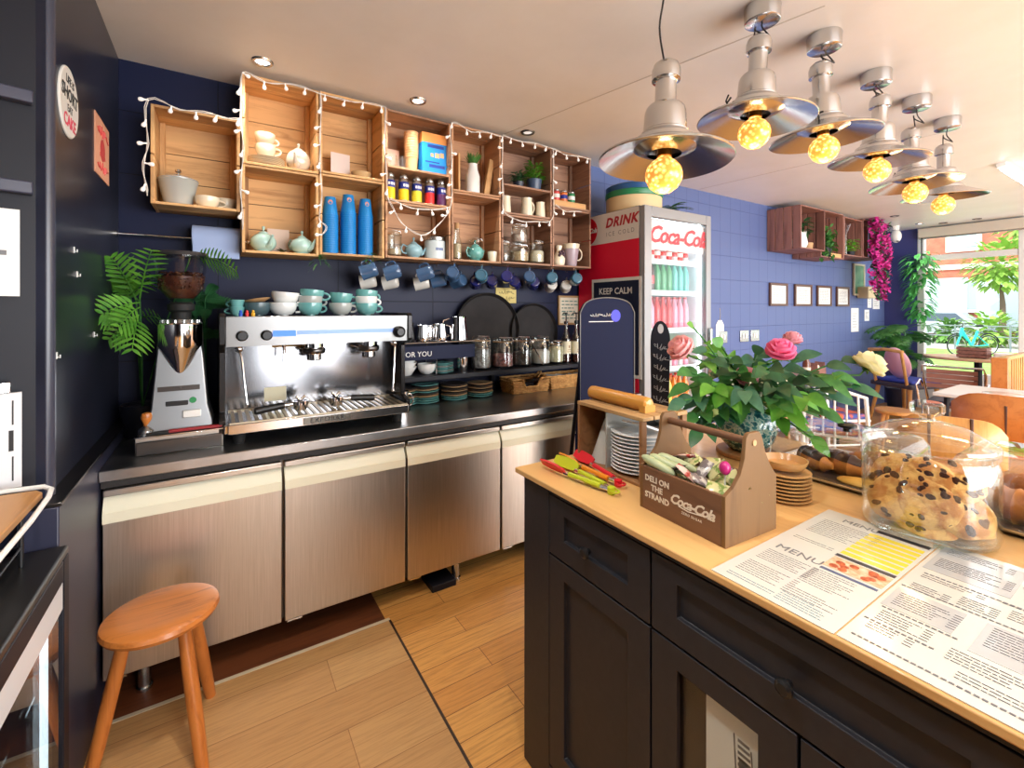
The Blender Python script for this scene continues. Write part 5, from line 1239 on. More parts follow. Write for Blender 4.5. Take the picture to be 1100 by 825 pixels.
# display fridge
t = thing('display_fridge', 'low black glass-fronted display fridge at the left edge', 'display fridge', (-.345, 1.722, 0))
L_ = 1.5
fr = MB(); fr.bx(-.62, -.0, -L_, 0, .83, .852)
obj('top', fr, mat('fridge_top_black', srgb(30, 29, 28), .3), t, bevel=.006)
mb = MB(); mb.bx(-.62, -.012, -L_, 0, .0, .10); mb.bx(-.62, -.6, -L_, 0, .1005, .8295); mb.bx(-.599, -.0, -.05, -.0, .1005, .8295); mb.bx(-.599, .0, -L_, -L_ + .05, .1005, .8295); mb.bx(-.06, 0, -L_ + .0505, -.0505, .775, .8295)
obj('frame', mb, M['black'], t, bevel=.003)
obj('label_strip', MB().bx(-.03, -.001, -L_ + .051, -.058, .705, .7745), mat('strip_white', srgb(226, 228, 232), .35), t)
obj('glass_front', MB().bx(-.012, -.006, -L_ + .051, -.0505, .101, .704), M['pane'], t)
obj('led_strip', MB().bx(-.045, -.03, -.058, -.0515, .11, .69), emis('cool_led', (.72, .88, 1, 1), 1.6), t)
obj('liner', MB().bx(-.598, -.59, -L_ + .051, -.0505, .101, .70), mat('liner_blue', srgb(150, 190, 206), .4), t)
for z in (.30, .50): obj('shelf', MB().bx(-.58, -.05, -L_ + .06, -.07, z, z + .008), M['pane'], t)
lamp('display_fridge_lamp', 'POINT', (-.50, 1.2, .66), 1.5, (.8, .92, 1), rad_=.05)
for i in range(4):
    bushy_ = thing('boxed_cake', ('brown', 'red', 'blue', 'white')[i] + ' boxed snack inside the low display fridge', 'snack box', (-.60, 1.52 - i * .16, (.5085, .3085)[i % 2]), .2, 'snacks in the display fridge')
    obj('carton', MB().bx(-.06, .06, -.05, .05, 0, .10), mat('snack_%d' % i, (srgb(120, 76, 50), srgb(190, 90, 60), srgb(80, 140, 180), srgb(220, 220, 214))[i], .4), bushy_, bevel=.002)
    obj('label_band', MB().bx(-.0606, .0606, -.0506, .0506, .03, .06), M['white'], bushy_)
# wooden tray in a white wire frame on the fridge
t = thing('tray_basket', 'wooden tray in a white wire frame on top of the display fridge', 'tray', (-.345, 1.69, .8525))
mb = MB(); o = [(-.42, -.62), (-.034, -.62), (-.034, -.05), (-.05, -.026), (-.42, -.01)]
mb.prism(o, .160, .178); obj('board', mb, wood('tray_wood', srgb(190, 136, 74), srgb(150, 98, 48), srgb(120, 74, 36), 'Y', 4, .4), t, bevel=.003)
ring = [(-.42, .004, .178), (-.10, -.004, .180), (-.04, -.012, .180), (-.022, -.03, .176), (-.018, -.07, .168), (-.018, -.2, .158), (-.018, -.62, .150)]
mb = MB(); mb.tube(ring, .006, 10); obj('wire_rim', mb, M['white'], t)
mb = MB()
for x, y in ((-.07, -.06), (-.06, -.55), (-.38, -.05), (-.38, -.55)): mb.tube([(x, y, .0), (x, y, .159)], .005, 8)
mb.tube([(-.07, -.06, .05), (-.06, -.55, .05)], .003, 6); mb.tube([(-.38, -.55, .05), (-.38, -.05, .05), (-.07, -.06, .05)], .003, 6); obj('stand', mb, M['blackplastic'], t)
# ================================================================ island counter
IX, IZ = .862, .965
M['island'] = noisy('island_paint', srgb(30, 31, 38), srgb(37, 37, 43), 40, .45, b=.04, bd=.002)
M['oaktop'] = wood('oak_top', srgb(222, 178, 116), srgb(200, 150, 90), srgb(186, 132, 76), 'Y', 3.5, .38, b=.05, coat=.15, knots=.35)
t = one('worktop', MB().bx(.845, 1.98, -.95, 1.295, .948, IZ), M['oaktop'], 'long pale wood worktop of the dark island counter', 'worktop', bevel=.003)
t = thing('island_cabinet', 'black painted island cabinet with panelled drawers and doors', 'cabinet', (IX, 0, 0))
mb = MB(); mb.bx(.022, 1.08, -.9, 1.255, .075, .947); obj('carcass', mb, M['black'], t)
mb = MB(); mb.bx(0, .0215, 1.128, 1.264, 0, .947); mb.bx(0, .0215, -.9, 1.1275, .931, .947); mb.bx(.0216, 1.09, 1.2555, 1.264, 0, .947); mb.bx(0, .0215, -.9, 1.1275, .02, .09)
obj('end_panel', mb, M['island'], t, bevel=.002)
def shaker(y0, y1, z0, z1, nm, knob=None, glass_=False, rail=.07):
    mb = MB(); x0, x1 = 0.0, .0205; r = min(rail, (z1 - z0) * .33)
    o_ = [(y0, z0), (y1, z0), (y1, z1), (y0, z1)]; i_ = [(y0 + rail, z0 + r), (y1 - rail, z0 + r), (y1 - rail, z1 - r * .75), (y0 + rail, z1 - r * .75)]
    v = [(x0, a, b) for a, b in o_] + [(x0, a, b) for a, b in i_] + [(.012, a, b) for a, b in i_] + [(x1, a, b) for a, b in o_]
    f = [(i, (i + 1) % 4, 4 + (i + 1) % 4, 4 + i) for i in range(4)] + [(4 + i, 4 + (i + 1) % 4, 8 + (i + 1) % 4, 8 + i) for i in range(4)] + [(i, 12 + i, 12 + (i + 1) % 4, (i + 1) % 4) for i in range(4)]
    if not glass_: f.append((8, 9, 10, 11))
    mb.add(v, f); d = obj(nm, mb, M['island'], t, bevel=.0015)
    if glass_: obj('glass_pane', MB().bx(.0125, .0165, i_[0][0], i_[1][0], i_[0][1], i_[2][1]), M['pane'], d)
    if knob: obj('knob', MB().lathe([(0, -.026), (.010, -.026), (.015, -.022), (.016, -.016), (.009, -.008), (.008, 0)], 24, (0, knob[0], knob[1]), 'X'), M['blackplastic'], d)
    return d
shaker(.735, 1.125, .750, .928, 'drawer', (.945, .832)); shaker(.115, .729, .750, .928, 'drawer', (.42, .828)); shaker(-.52, .109, .750, .928, 'drawer', (-.2, .828))
shaker(.735, 1.125, .095, .744, 'door'); shaker(.407, .729, .095, .744, 'door', None, True); shaker(.115, .401, .095, .744, 'door', None, True); shaker(-.52, .109, .095, .744, 'door')
t2 = thing('paper_notice', 'white printed sheet behind the glass cabinet door of the island', 'paper', (IX + .0185, .535, .13))
obj('sheet', MB().bx(0, .002, -.075, .063, .30, .555), M['paper'], t2)
mb = MB()
for q in range(5): mb.at((-.0006, -.02, .50 - q * .012)).bx(0, .0005, -.012 - .001 * q, .012, 0, .006)
mb.at().tube([(-.0006, -.035, .50), (-.0006, -.04, .44), (-.0006, -.005, .42), (-.0006, .0, .51)], .0016, 5); mb.bx(-.0006, 0, -.03, -.01, .42, .47); obj('print', mb, mat('grey_ink', srgb(110, 110, 112), .7), t2)

# ---- laminated menus
lam = mat('laminated_sheet', srgb(208, 208, 200), .16, coat=.6); shade = mat('menu_grey_panel', srgb(178, 182, 184), .18, coat=.6); mink = mat('menu_ink', srgb(104, 104, 110), .4)
UP = Matrix(((0, 1, 0, 0), (-1, 0, 0, 0), (0, 0, 1, 0), (0, 0, 0, 1)))      # reading direction -Y, line-up +X
def lines(mb, x0, y0, wid, n, pitch=.0086, th=.0015, price=True, ragged=.6):
    """rows of word strokes; x0,y0 = top-left corner of the block"""
    for i in range(n):
        y = y0; end = y0 - wid * (R.uniform(ragged, .86) if price else R.uniform(ragged, 1))
        while y > end:
            w_ = R.uniform(.004, .013); mb.bx(x0 - i * pitch - th, x0 - i * pitch, max(y - w_, end), y, .0001, .00045); y -= w_ + .0016
        if price: mb.bx(x0 - i * pitch - th, x0 - i * pitch, y0 - wid, y0 - wid + .011, .0001, .00045)
t = thing('menu', 'laminated menu sheet with a yellow panel and food photograph beside the cookie jar', 'menu', (0, 0, IZ + .0006))
obj('sheet', MB().bx(.850, 1.368, .345, .566, 0, .0012), lam, t)
T = lambda x, y: Matrix.Translation((x, y, .0015)) @ UP
ph = MB(); ph.m = Matrix.Translation((0, 0, .0012))
ph.text('MENU', .034, Matrix.Translation((1.062, .497, .0003)) @ UP, ext=.0002); ph.text('MENU', .028, Matrix.Translation((1.325, .478, .0003)) @ UP, ext=.0002)
ph.text('Breakfast', .018, Matrix.Translation((1.09, .502, .0003)) @ UP, shear=.3, ext=.0002) if False else None
lines(ph, 1.032, .545, .10, 7); lines(ph, .955, .545, .10, 7); lines(ph, 1.295, .545, .12, 10, .0105)
lines(ph, 1.15, .545, .08, 2, .01); lines(ph, 1.035, .455, .085, 9, price=False); lines(ph, .93, .45, .085, 4, price=False)
obj('lettering', ph, mink, t)
mb = MB(); mb.m = Matrix.Translation((0, 0, .0012)); lines(mb, .88, .545, .10, 2, price=False); lines(mb, .90, .45, .09, 5, .008, price=False); obj('blue_print', mb, mat('menu_blue', srgb(90, 130, 150), .4), t)
mb = MB()
for i in range(7): mb.bx(1.145 + i * .024, 1.145 + i * .024 + .017, .352, .452, .00125, .0016)
obj('yellow_panel', mb, mat('menu_yellow', srgb(226, 206, 70), .2, coat=.5), t)
mdk = mat('menu_dark', srgb(58, 56, 62), .3); obj('dark_band', MB().bx(1.1255, 1.138, .350, .454, .00125, .0017), mdk, t); obj('dark_band', MB().bx(1.322, 1.338, .350, .446, .00125, .0017), mdk, t)
mb = MB(); mb.bx(1.062, 1.121, .350, .452, .00125, .0016); pp = obj('photo_panel', mb, noisy('photo_cream', srgb(222, 200, 170), srgb(196, 150, 110), 60, .25, b=0), t)
mb = MB()
for i in range(16): mb.ball((1.092 + R.uniform(-.02, .02), .40 + R.uniform(-.038, .038), .0016), .009, 8, 5, sz=.05)
obj('food_picture', mb, noisy('photo_food', srgb(206, 104, 60), srgb(150, 60, 36), 90, .3, b=0), pp)
mb = MB(); mb.bx(1.045, 1.054, .352, .45, .00125, .0016); obj('caption_band', mb, mat('caption_blue', srgb(84, 96, 130), .3), t)
t = thing('menu', 'laminated drinks price list covering the worktop front at the right', 'menu', (0, 0, IZ + .0006))
obj('sheet', MB().bx(.852, 1.392, -.22, .342, 0, .0012), lam, t)
for a in ((1.225, 1.372, .21, .335), (1.01, 1.10, .24, .335), (.985, 1.10, .03, .215), (1.20, 1.375, .0, .16)): obj('grey_panel', MB().bx(a[0], a[1], a[2], a[3], .00125, .0015), shade, t)
MB()
ph = MB(); ph.m = Matrix.Translation((0, 0, .0016))
for (x, y, w_, n) in ((1.365, .325, .10, 4), (1.30, .325, .11, 6), (1.19, .325, .09, 2), (1.16, .26, .05, 5), (1.14, .325, .055, 4), (1.08, .325, .085, 7), (.99, .325, .07, 5), (.935, .325, .06, 3), (1.37, .20, .13, 7), (1.27, .19, .11, 6), (1.18, .20, .10, 5), (1.09, .205, .15, 9), (.97, .23, .11, 5), (.915, .21, .14, 3), (1.36, .03, .12, 9), (1.2, .03, .12, 8), (1.08, .0, .12, 9), (.95, .02, .12, 6)): lines(ph, x, y, w_, n)
for (x, y, w_) in ((1.203, .325, .16), (1.115, .335, .3), (1.005, .33, .1), (.945, .335, .09), (.88, .33, .2), (1.295, .205, .14), (1.2, .215, .12)):
    q = y
    while q > y - w_: ph.bx(x - .004, x, q - .006, q, .0001, .0004); q -= .0085
obj('lettering', ph, mink, t)

# ---- carrier box
t = thing('carrier_box', 'brown wooden carrier box with a pole handle, full of sauce sachets', 'carrier', (.950, .598, IZ), -rad(3.2))
cwd = wood('carrier_wood', srgb(122, 88, 50), srgb(96, 66, 36), srgb(84, 56, 32), 'Z', 5, .6); cwf = wood('carrier_front_wood', srgb(120, 84, 60), srgb(92, 62, 44), srgb(84, 56, 40), 'Y', 5, .5)
LN, DP = .258, .195
ff = obj('front_board', MB().bx(0, .009, .0105, LN - .0105, .0, .115), cwf, t, bevel=.001)
obj('back_board', MB().bx(DP - .009, DP, .0105, LN - .0105, 0, .115), cwf, t, bevel=.001); obj('bottom_board', MB().bx(.0095, DP - .0095, .0105, LN - .0105, .0, .008), cwf, t)
prof = [(0, 0), (DP, 0), (DP, .130), (.17, .160), (.15, .195), (.135, .236), (.125, .246), (.085, .246), (.076, .236), (.07, .19), (.055, .155), (.03, .13), (0, .1155)]
for y in (0, LN - .010):
    mb = MB(); n = len(prof); mb.add([(x, y, z) for x, z in prof] + [(x, y + .010, z) for x, z in prof], [tuple(range(n)), tuple(range(n, 2 * n))[::-1]] + [(i, n + i, n + (i + 1) % n, (i + 1) % n) for i in range(n)])
    obj('end_board', mb, cwd, t, bevel=.001)
hd = obj('pole_handle', MB().cyl((.105, .0105, .222), .0095, LN - .021, 18, 'Y'), cwf, t)
mb = MB(); mb.cyl((.105, -.0025, .222), .007, .002, 14, 'Y'); mb.cyl((.105, LN + .0005, .222), .007, .002, 14, 'Y'); obj('pole_peg', mb, mat('peg_wood', srgb(206, 160, 110), .5), hd)
fm = lambda y, z: frame_m((-.0006, y, z), (0, -1, 0), (0, 0, 1))
mb = MB(); mb.text('DELI ON', .021, fm(.198, .086), bold=.0006); mb.text('THE', .021, fm(.198, .064), bold=.0006); mb.text('STRAND', .021, fm(.198, .042), bold=.0006)
mb.text('Coca-Cola', .034, fm(.092, .060), shear=.4, bold=.0009, spacing=.86); mb.text('ZERO SUGAR', .0085, fm(.090, .036), spacing=1.2)
mb.tube([(-.0006, .128, .048), (-.0006, .10, .045), (-.0006, .06, .05), (-.0006, .045, .055)], .0012, 5); obj('lettering', mb, mat('carrier_white', srgb(226, 216, 200), .6), ff)
# sachets
def sachet(m, w_, l, h=.006):
    mb = MB(); n = 6; v = []; f = []
    for i in range(n + 1):
        for j in range(n + 1):
            a, b = i / n, j / n; z = h * (math.sin(PI * a) * math.sin(PI * b)) ** .5
            v.append(((a - .5) * w_, (b - .5) * l, z))
    m_ = (n + 1) ** 2
    v += [(x, y, -z) for x, y, z in v]
    for i in range(n):
        for j in range(n):
            q = i * (n + 1) + j; f += [(q, q + n + 1, q + n + 2, q + 1), (m_ + q, m_ + q + 1, m_ + q + n + 2, m_ + q + n + 1)]
    mb.add(v, f); o = obj('sauce_sachet', mb, m); tag(o, '-', 'sachet'); return Kind(o)
def smat(nm, a, b, sc=40): return noisy(nm, srgb(*a), srgb(*b), sc, .25, b=.1, coat=.3, kind='Object', lo=.45, hi=.5)
SK = [(sachet(smat('sachet_green', (122, 150, 76), (206, 204, 150)), .035, .06), 'green and cream'), (sachet(smat('sachet_silver', (206, 204, 200), (120, 112, 116)), .035, .06), 'silver'), (sachet(smat('sachet_red', (196, 70, 66), (226, 200, 190)), .03, .06), 'red and white'), (sachet(smat('sachet_plum', (76, 46, 60), (160, 140, 140)), .035, .055), 'dark plum')]
Mx = Matrix.Translation((.950, .598, IZ)) @ Matrix.Rotation(-rad(3.2), 4, 'Z')
n = 0
for lay in range(3):
    for i in range(5):
        for j in range(3):
            k_, cn = SK[(n * 7 + lay) % 4 if R.random() < .6 else 0]; n += 1
            p = Mx @ Vector((.035 + j * .055 + R.uniform(-.006, .006), .035 + i * .046 + R.uniform(-.008, .008), .064 + lay * .025 + R.uniform(0, .012) + (.008 if j == 1 else 0)))
            k_.put('%s sauce sachet in the brown carrier box' % cn, p, 0, cn + ' sauce sachets in the carrier box', rot=(R.uniform(-.9, .9), R.uniform(-.7, .7), R.random() * 6))
tk_ = Kind(tag(obj('sauce_tube', MB().tube([(0, -.05, 0), (0, -.042, 0), (0, -.03, 0), (0, .03, 0), (0, .042, 0), (0, .05, 0)], [.004, .009, .0115, .0115, .009, .004], 14), mat('pale_green_wrap', srgb(176, 190, 150), .35)), '-', 'sachet'))
for i in range(3): tk_.put('pale green wrapped stick at the carrier front left corner, %s' % ('outermost', 'middle', 'innermost')[i], Mx @ Vector((.012 + i * .022, .205 - i * .012, .125 + i * .003)), 0, 'pale green wrapped sticks', rot=(.25, 0, .1 + .15 * i))
t = thing('lollipop', 'magenta lollipop poking up at the near end of the carrier box', 'lollipop', Mx @ Vector((.048, .035, .10)))
obj('candy', MB().ball((0, 0, .062), .013, 16, 10, sz=1.25), mat('magenta', srgb(190, 40, 120), .3), t); obj('stick', MB().tube([(0, 0, 0), (0, 0, .05)], .002, 6), M['white'], t)

# ---- tongs
def tongs(name, loc, rz, L_, m1, m2, label, tip):
    t = thing('tongs', label, 'tongs', loc, rz)
    for s, m_ in ((-1, m1), (1, m2)):
        mb = MB(); pts = [(0, s * .004, .012), (L_ * .35, s * .016, .012), (L_ * .62, s * .024, .012)]
        mb.tube([(x, y, z) for x, y, z in pts], [.006, .008, .007], 10); a = obj('arm', mb, M['chrome'], t)
        mb = MB(); mb.tube([(L_ * .12, s * .0095, .014), (L_ * .55, s * .022, .014)], .0085, 8); obj('grip', mb, m_, a)
        mb = MB(); pr = [(L_ * .60, .018), (L_ * .68, .03), (L_ * .86, .034), (L_, .022), (L_ * 1.0, .0)]
        P_ = [(x, w_) for x, w_ in pr] + [(x, -w_) for x, w_ in pr[-2::-1]]
        mb.m = Matrix.Translation((0, s * .03, .021)) @ Matrix.Rotation(s * .95, 4, 'X') ; mb.prism([(x, y * .55) for x, y in P_], -.002, .003); obj('tip', mb, tip[0] if s < 0 else tip[1], a)
    obj('hinge', MB().lathe([(0, .0), (.011, .0), (.012, .006), (.012, .02), (0, .023)], 18), m1, t); obj('pull_ring', MB().tube(arc((-.014, 0, .012), .012, 0, 2 * PI, 16)[:-1], .003, 6, closed=True), m1, t)
    return t
lime, redp, orap = mat('lime_silicone', srgb(186, 200, 36), .4), mat('red_silicone', srgb(216, 30, 44), .4), mat('orange_silicone', srgb(230, 140, 26), .4)
tongs('tongs', (.957, .955, IZ + .0005), rad(92), .285, lime, lime, 'lime and red kitchen tongs at the front corner of the island', (lime, redp))
tongs('tongs', (1.015, .985, IZ + .0005), rad(84), .27, redp, orap, 'red and orange kitchen tongs beside the wooden plate box', (redp, orap))

# ---- wooden plate box
t = thing('plate_box', 'open wooden box with a rounded top bar holding white plates', 'box', (1.062, .935, IZ), -.03)
bw = wood('box_wood', srgb(150, 108, 70), srgb(112, 74, 46), srgb(90, 60, 40), 'Y', 5, .55)
LB, DB, HB = .30, .205, .21
obj('base_board', MB().bx(0, DB, .0, LB, .0, .010), bw, t, bevel=.002); obj('end_board', MB().bx(0, DB, LB - .011, LB, .0105, HB - .0125), bw, t, bevel=.002)
mb = MB(); mb.bx(0, .022, 0, .012, .0105, HB - .0125); mb.bx(DB - .022, DB, 0, .012, .0105, HB - .0125); obj('corner_post', mb, bw, t, bevel=.002)
mb = MB()
for q in range(4): mb.bx(q * .052, q * .052 + .047, -.004, LB + .002, HB - .012, HB)
obj('top_slats', mb, wood('box_top_wood', srgb(188, 152, 104), srgb(150, 112, 72), srgb(120, 84, 50), 'Y', 5, .55), t, bevel=.002)
obj('back_panel', MB().bx(DB - .006, DB - .001, .0125, LB - .0115, .0105, HB - .0125), mat('grey_mirror', srgb(186, 188, 186), .12, .9), t)
obj('divider', MB().bx(.012, DB - .0065, .165, .170, .0105, HB - .0125), mat('clear_grey_panel', srgb(176, 178, 174), .2, .2), t)
mb = MB(); mb.lathe([(0, 0), (.017, .002), (.0225, .008), (.024, .02), (.024, .26), (.0225, .272), (.017, .278), (0, .28)], 28, (.075, .035, HB + .0235), 'Y'); mb.bx(.052, .098, .035, .06, HB + .0005, HB + .022)
obj('top_bar', mb, mat('amber_bamboo', srgb(206, 146, 64), .3, coat=.3), t)
wp = plate_kind('white_plate', mat('dinner_white', srgb(232, 234, 234), .14, coat=.5), .088, .013)
for i in range(11): wp.put('white plate in the wooden plate box, %s' % ('topmost' if i == 10 else ORD[i] + ' from the bottom'), (1.157, 1.032, IZ + .0108 + i * .0115), 0, 'white plates in the wooden box')
mb = MB(); mb.bx(-.05, .04, -.045, .045, .0, .006); o = one('napkin_pile', mb, M['paper'], 'white folded napkin lying on the plates in the wooden box', 'napkin', (1.152, 1.012, IZ + .155)); o.rotation_euler = (.0, .35, .1)
mb = MB(); mb.lathe([(0, .15), (.01, .14), (.03, .08), (.052, .012), (.054, .0), (.05, .0), (0, .14)], 24); one('napkin_cone', mb, mat('grey_napkin', srgb(196, 198, 192), .7), 'grey cone-folded napkin standing in the left half of the plate box', 'napkin', (1.14, 1.158, IZ + .0108))

# ---- vase of roses
vx, vy = 1.64, .95
one('wooden_coaster', MB().lathe([(0, 0), (.098, 0), (.102, .004), (.102, .014), (.098, .018), (0, .018)], 40), wood('coaster_wood', srgb(176, 122, 70), srgb(140, 90, 48), srgb(110, 70, 40), 'X', 6, .5), 'round wooden board under the speckled vase', 'coaster', (vx, vy, IZ))
vm = mat('vase_speckle', srgb(60, 120, 124), .15, coat=.5)
v_ = coords(vm); nz = N(vm, 'ShaderNodeTexVoronoi', Scale=95.0); L(vm, v_, nz.inputs['Vector']); n2 = N(vm, 'ShaderNodeTexNoise', Scale=45.0, Detail=3); L(vm, v_, n2.inputs['Vector'])
L(vm, ramp(vm, n2.outputs['Fac'], [(.36, srgb(22, 66, 76)), (.47, srgb(52, 122, 124)), (.52, srgb(190, 208, 190)), (.62, srgb(60, 130, 128))]), bsdf(vm).inputs['Base Color'])
t = thing('flower_vase', 'round teal and cream speckled vase on a wooden board', 'vase', (vx, vy, IZ + .0185))
obj('vase_body', MB().lathe([(0, .002), (.05, .0), (.062, .006), (.092, .04), (.104, .08), (.098, .12), (.074, .155), (.058, .168), (.056, .178), (.052, .178), (.05, .168), (.068, .15), (.09, .11), (.09, .05), (0, .01)], 44), vm, t)
z0 = IZ + .0185
D0 = 1.687
PETP = {'hot': mat('petal_hot_pink', srgb(250, 146, 190), .5), 'pink': mat('petal_pink', srgb(252, 206, 208), .5), 'cream': mat('petal_cream', srgb(246, 242, 206), .5), 'pale': mat('petal_pale_pink', srgb(240, 178, 190), .5), 'green': mat('petal_green_cream', srgb(206, 214, 140), .5)}
for m_ in PETP.values(): translucent(m_, .45)
def petal(mb, c, rz, tilt, r, h, w_):
    n, m_ = 5, 5; v = []; f = []
    M_ = Matrix.Translation(c) @ Matrix.Rotation(rz, 4, 'Z') @ Matrix.Rotation(tilt, 4, 'Y')
    for i in range(n + 1):
        t_ = i / n
        for j in range(m_ + 1):
            s = (j / m_ - .5) * 2; wid = w_ * math.sin(PI * (.15 + .65 * t_)) ** .7
            bulge = r * (math.sin(t_ * PI * .62)) ; x = bulge - .25 * w_ * s * s + (.22 * r * max(0, t_ - .75) * 4 * .5); z = h * t_ * (1 - .10 * s * s)
            v.append(tuple(M_ @ Vector((x, s * wid, z))))
    for i in range(n):
        for j in range(m_): q = i * (m_ + 1) + j; f.append((q, q + 1, q + m_ + 2, q + m_ + 1))
    mb.add(v, f)
def rose(name, label, p, up, m, r, closed=.0, group=None, stem_to=None, nleaf=3):
    t = thing(name, label, 'flower', (vx, vy, z0 + .12), 0, group); o0 = Vector((vx, vy, z0 + .12)); q = Vector(p) - o0
    rot = Vector((0, 0, 1)).rotation_difference(Vector(up)).to_matrix().to_4x4()
    mb = MB(); mb.m = Matrix.Translation(q) @ rot
    for ring, (n, rr, hh, tl) in enumerate(((3, .25, 1.5, -.05), (4, .5, 1.5, .05), (5, .78, 1.42, .16 * (1 - closed)), (6, 1.0, 1.25, .36 * (1 - closed)), (5, 1.08, 1.0, .62 * (1 - closed)))):
        for i in range(n): petal(mb, (0, 0, 0), 2 * PI * i / n + ring * .7 + R.uniform(-.1, .1), tl, r * rr * (1 - .35 * closed), r * hh * (1 + .15 * closed), r * (.5 + .14 * ring))
    obj('petals', mb, m, t)
    mb = MB(); mb.m = Matrix.Translation(q) @ rot
    mb.lathe([(0, -r * .28), (r * .2, -r * .2), (r * .34, .0), (0, r * .1)], 12)
    for i in range(5): mb.leaf((0, 0, -r * .05), (math.cos(i * 1.257), math.sin(i * 1.257), .15), r * 1.1, r * .3, droop=.35, n=4)
    obj('sepals', mb, M['lf2'], t)
    st = (Vector((R.uniform(-.02, .02), R.uniform(-.02, .02), .03))); mid = st.lerp(q, .5) + Vector((0, 0, .05)); u_ = Vector(up)
    obj('stem', MB().tube([tuple(st - Vector((0, 0, .09))), tuple(st), tuple(mid), tuple(q - u_ * r * .8), tuple(q - u_ * r * .2)], .0035, 8), M['lf2'], t)
    if nleaf:
        mb = MB()
        for i in range(nleaf):
            b = mid.lerp(q - u_ * r * .7, .2 + .7 * i / nleaf); a = R.random() * 6.28
            mb.leaf(tuple(b), (math.cos(a), math.sin(a), R.uniform(-.1, .5)), R.uniform(.06, .09), .04, droop=.4, n=6, fold=.25)
        obj('foliage', mb, M['lf1'], t)
    return t
rose('rose', 'hot pink rose in full bloom at the top of the bouquet', atd(838, 380, 1.58), (-.35, -.3, .85), PETP['hot'], .034, .1, 'roses in the speckled vase')
rose('rose', 'pale pink rosebud behind the hot pink rose', atd(851, 369, 1.70), (-.2, -.1, .95), PETP['pale'], .028, .5, 'roses in the speckled vase', nleaf=2)
rose('rose', 'coral pink rose leaning out at the left before the fridge', atd(735, 377, 1.52), (-.75, .2, .62), PETP['pink'], .034, .25, 'roses in the speckled vase')
rose('rose', 'cream yellow rose leaning far out at the right', atd(930, 396, 1.62), (.35, -.45, .75), PETP['cream'], .040, .2, 'roses in the speckled vase')
rose('rose', 'greenish cream bud drooping above the carrier handle', atd(762, 446, 1.56), (-.2, -.2, .9), PETP['green'], .026, .7, 'roses in the speckled vase', nleaf=0)
rose('rose', 'green-white bud drooping at the right side of the vase', atd(856, 440, 1.55), (.1, -.3, .8), PETP['green'], .024, .7, 'roses in the speckled vase', nleaf=0)
rose('rose', 'pale peach bloom half hidden among the leaves', atd(800, 408, 1.60), (-.3, -.5, .7), PETP['pale'], .03, .3, 'roses in the speckled vase', nleaf=0)
# leafy stems filling the bouquet, each stem a thing
def leafstem(label, tip, leaves, m, size=.085, droop=.35):
    t = thing('leafy_stem', label, 'foliage stem', (vx, vy, z0 + .12), 0, 'leafy stems in the speckled vase'); o0 = Vector((vx, vy, z0 + .12)); q = Vector(tip) - o0
    st = Vector((R.uniform(-.025, .025), R.uniform(-.025, .025), .03)); mid = st.lerp(q, .5) + Vector((0, 0, .045))
    pt = lambda s: st.lerp(mid, s).lerp(mid.lerp(q, s), s)
    obj('stem', MB().tube([tuple(st - Vector((0, 0, .09)))] + [tuple(pt(i / 6)) for i in range(7)], .003, 7), M['lf2'], t)
    mb = MB()
    for i in range(leaves):
        s = .35 + .65 * i / max(1, leaves - 1); b = pt(s); tg = (pt(min(1, s + .05)) - pt(s - .05)).normalized(); side = tg.cross(Vector((0, 0, 1))).normalized() * (1 if i % 2 else -1)
        d = tg * .75 + side * R.uniform(.5, 1.1) + Vector((R.uniform(-.3, .1), R.uniform(-.3, .1), R.uniform(-.4, .35)))
        if i == leaves - 1: d = tg
        up = (Vector((0, 0, 1)) * .6 + (Vector((0, 0, H)) - Vector(tip)).normalized() * .8)
        mb.leaf(tuple(b), tuple(d), size * R.uniform(.8, 1.2), size * .56, up=tuple(up), droop=droop, n=7, fold=.18)
    obj('foliage', mb, m, t)
tips = [(745, 352, 1.50, 4), (742, 400, 1.52, 7), (735, 430, 1.50, 7), (752, 462, 1.50, 6), (775, 372, 1.60, 7), (790, 398, 1.55, 8), (812, 380, 1.62, 8), (818, 412, 1.55, 8), (775, 425, 1.50, 8), (800, 430, 1.56, 6),
        (858, 385, 1.62, 6), (862, 410, 1.58, 8), (845, 440, 1.52, 7), (895, 404, 1.60, 7), (905, 388, 1.66, 5), (915, 416, 1.58, 6), (872, 470, 1.50, 4), (835, 430, 1.5, 7), (850, 395, 1.75, 7), (770, 395, 1.72, 7), (810, 395, 1.75, 8), (880, 440, 1.55, 5), (760, 380, 1.62, 6), (828, 395, 1.5, 7), (765, 415, 1.48, 8), (748, 445, 1.52, 6), (800, 420, 1.46, 8), (838, 415, 1.47, 8), (868, 425, 1.5, 7), (740, 415, 1.56, 6), (890, 425, 1.6, 6), (780, 385, 1.5, 8)]
for i, (u, v, d, n) in enumerate(tips):
    where = 'left' if u < 780 else 'middle' if u < 850 else 'right'
    leafstem('leafy green stem on the %s side of the rose bouquet' % where if where != 'middle' else 'leafy green stem in the middle of the rose bouquet', atd(u, v, d), n, (M['lf1'], M['lf2'], M['lf4'], M['lf3'])[(i * 5) % 4], .078 if i else .05, R.uniform(.25, .55))
mb = MB(); o0 = Vector((vx, vy, z0 + .12))
fil = thing('filler_spray', 'fine white and green filler sprays among the rose stems', 'foliage', o0)
for i in range(110):
    a = R.random() * 6.28; r_ = .03 + .12 * R.random(); z = .08 + .10 * R.random(); p = Vector((r_ * math.cos(a) - .03, r_ * math.sin(a) - .02, z)); mb.ball(tuple(p), .004, 6, 4)
    if i % 3 == 0: mb.tube([(0, 0, .0), tuple(p * .6 + Vector((0, 0, .03))), tuple(p)], .0009, 4)
obj('spray', mb, mat('filler_cream', srgb(222, 222, 190), .6), fil)
fil['kind'] = 'stuff'

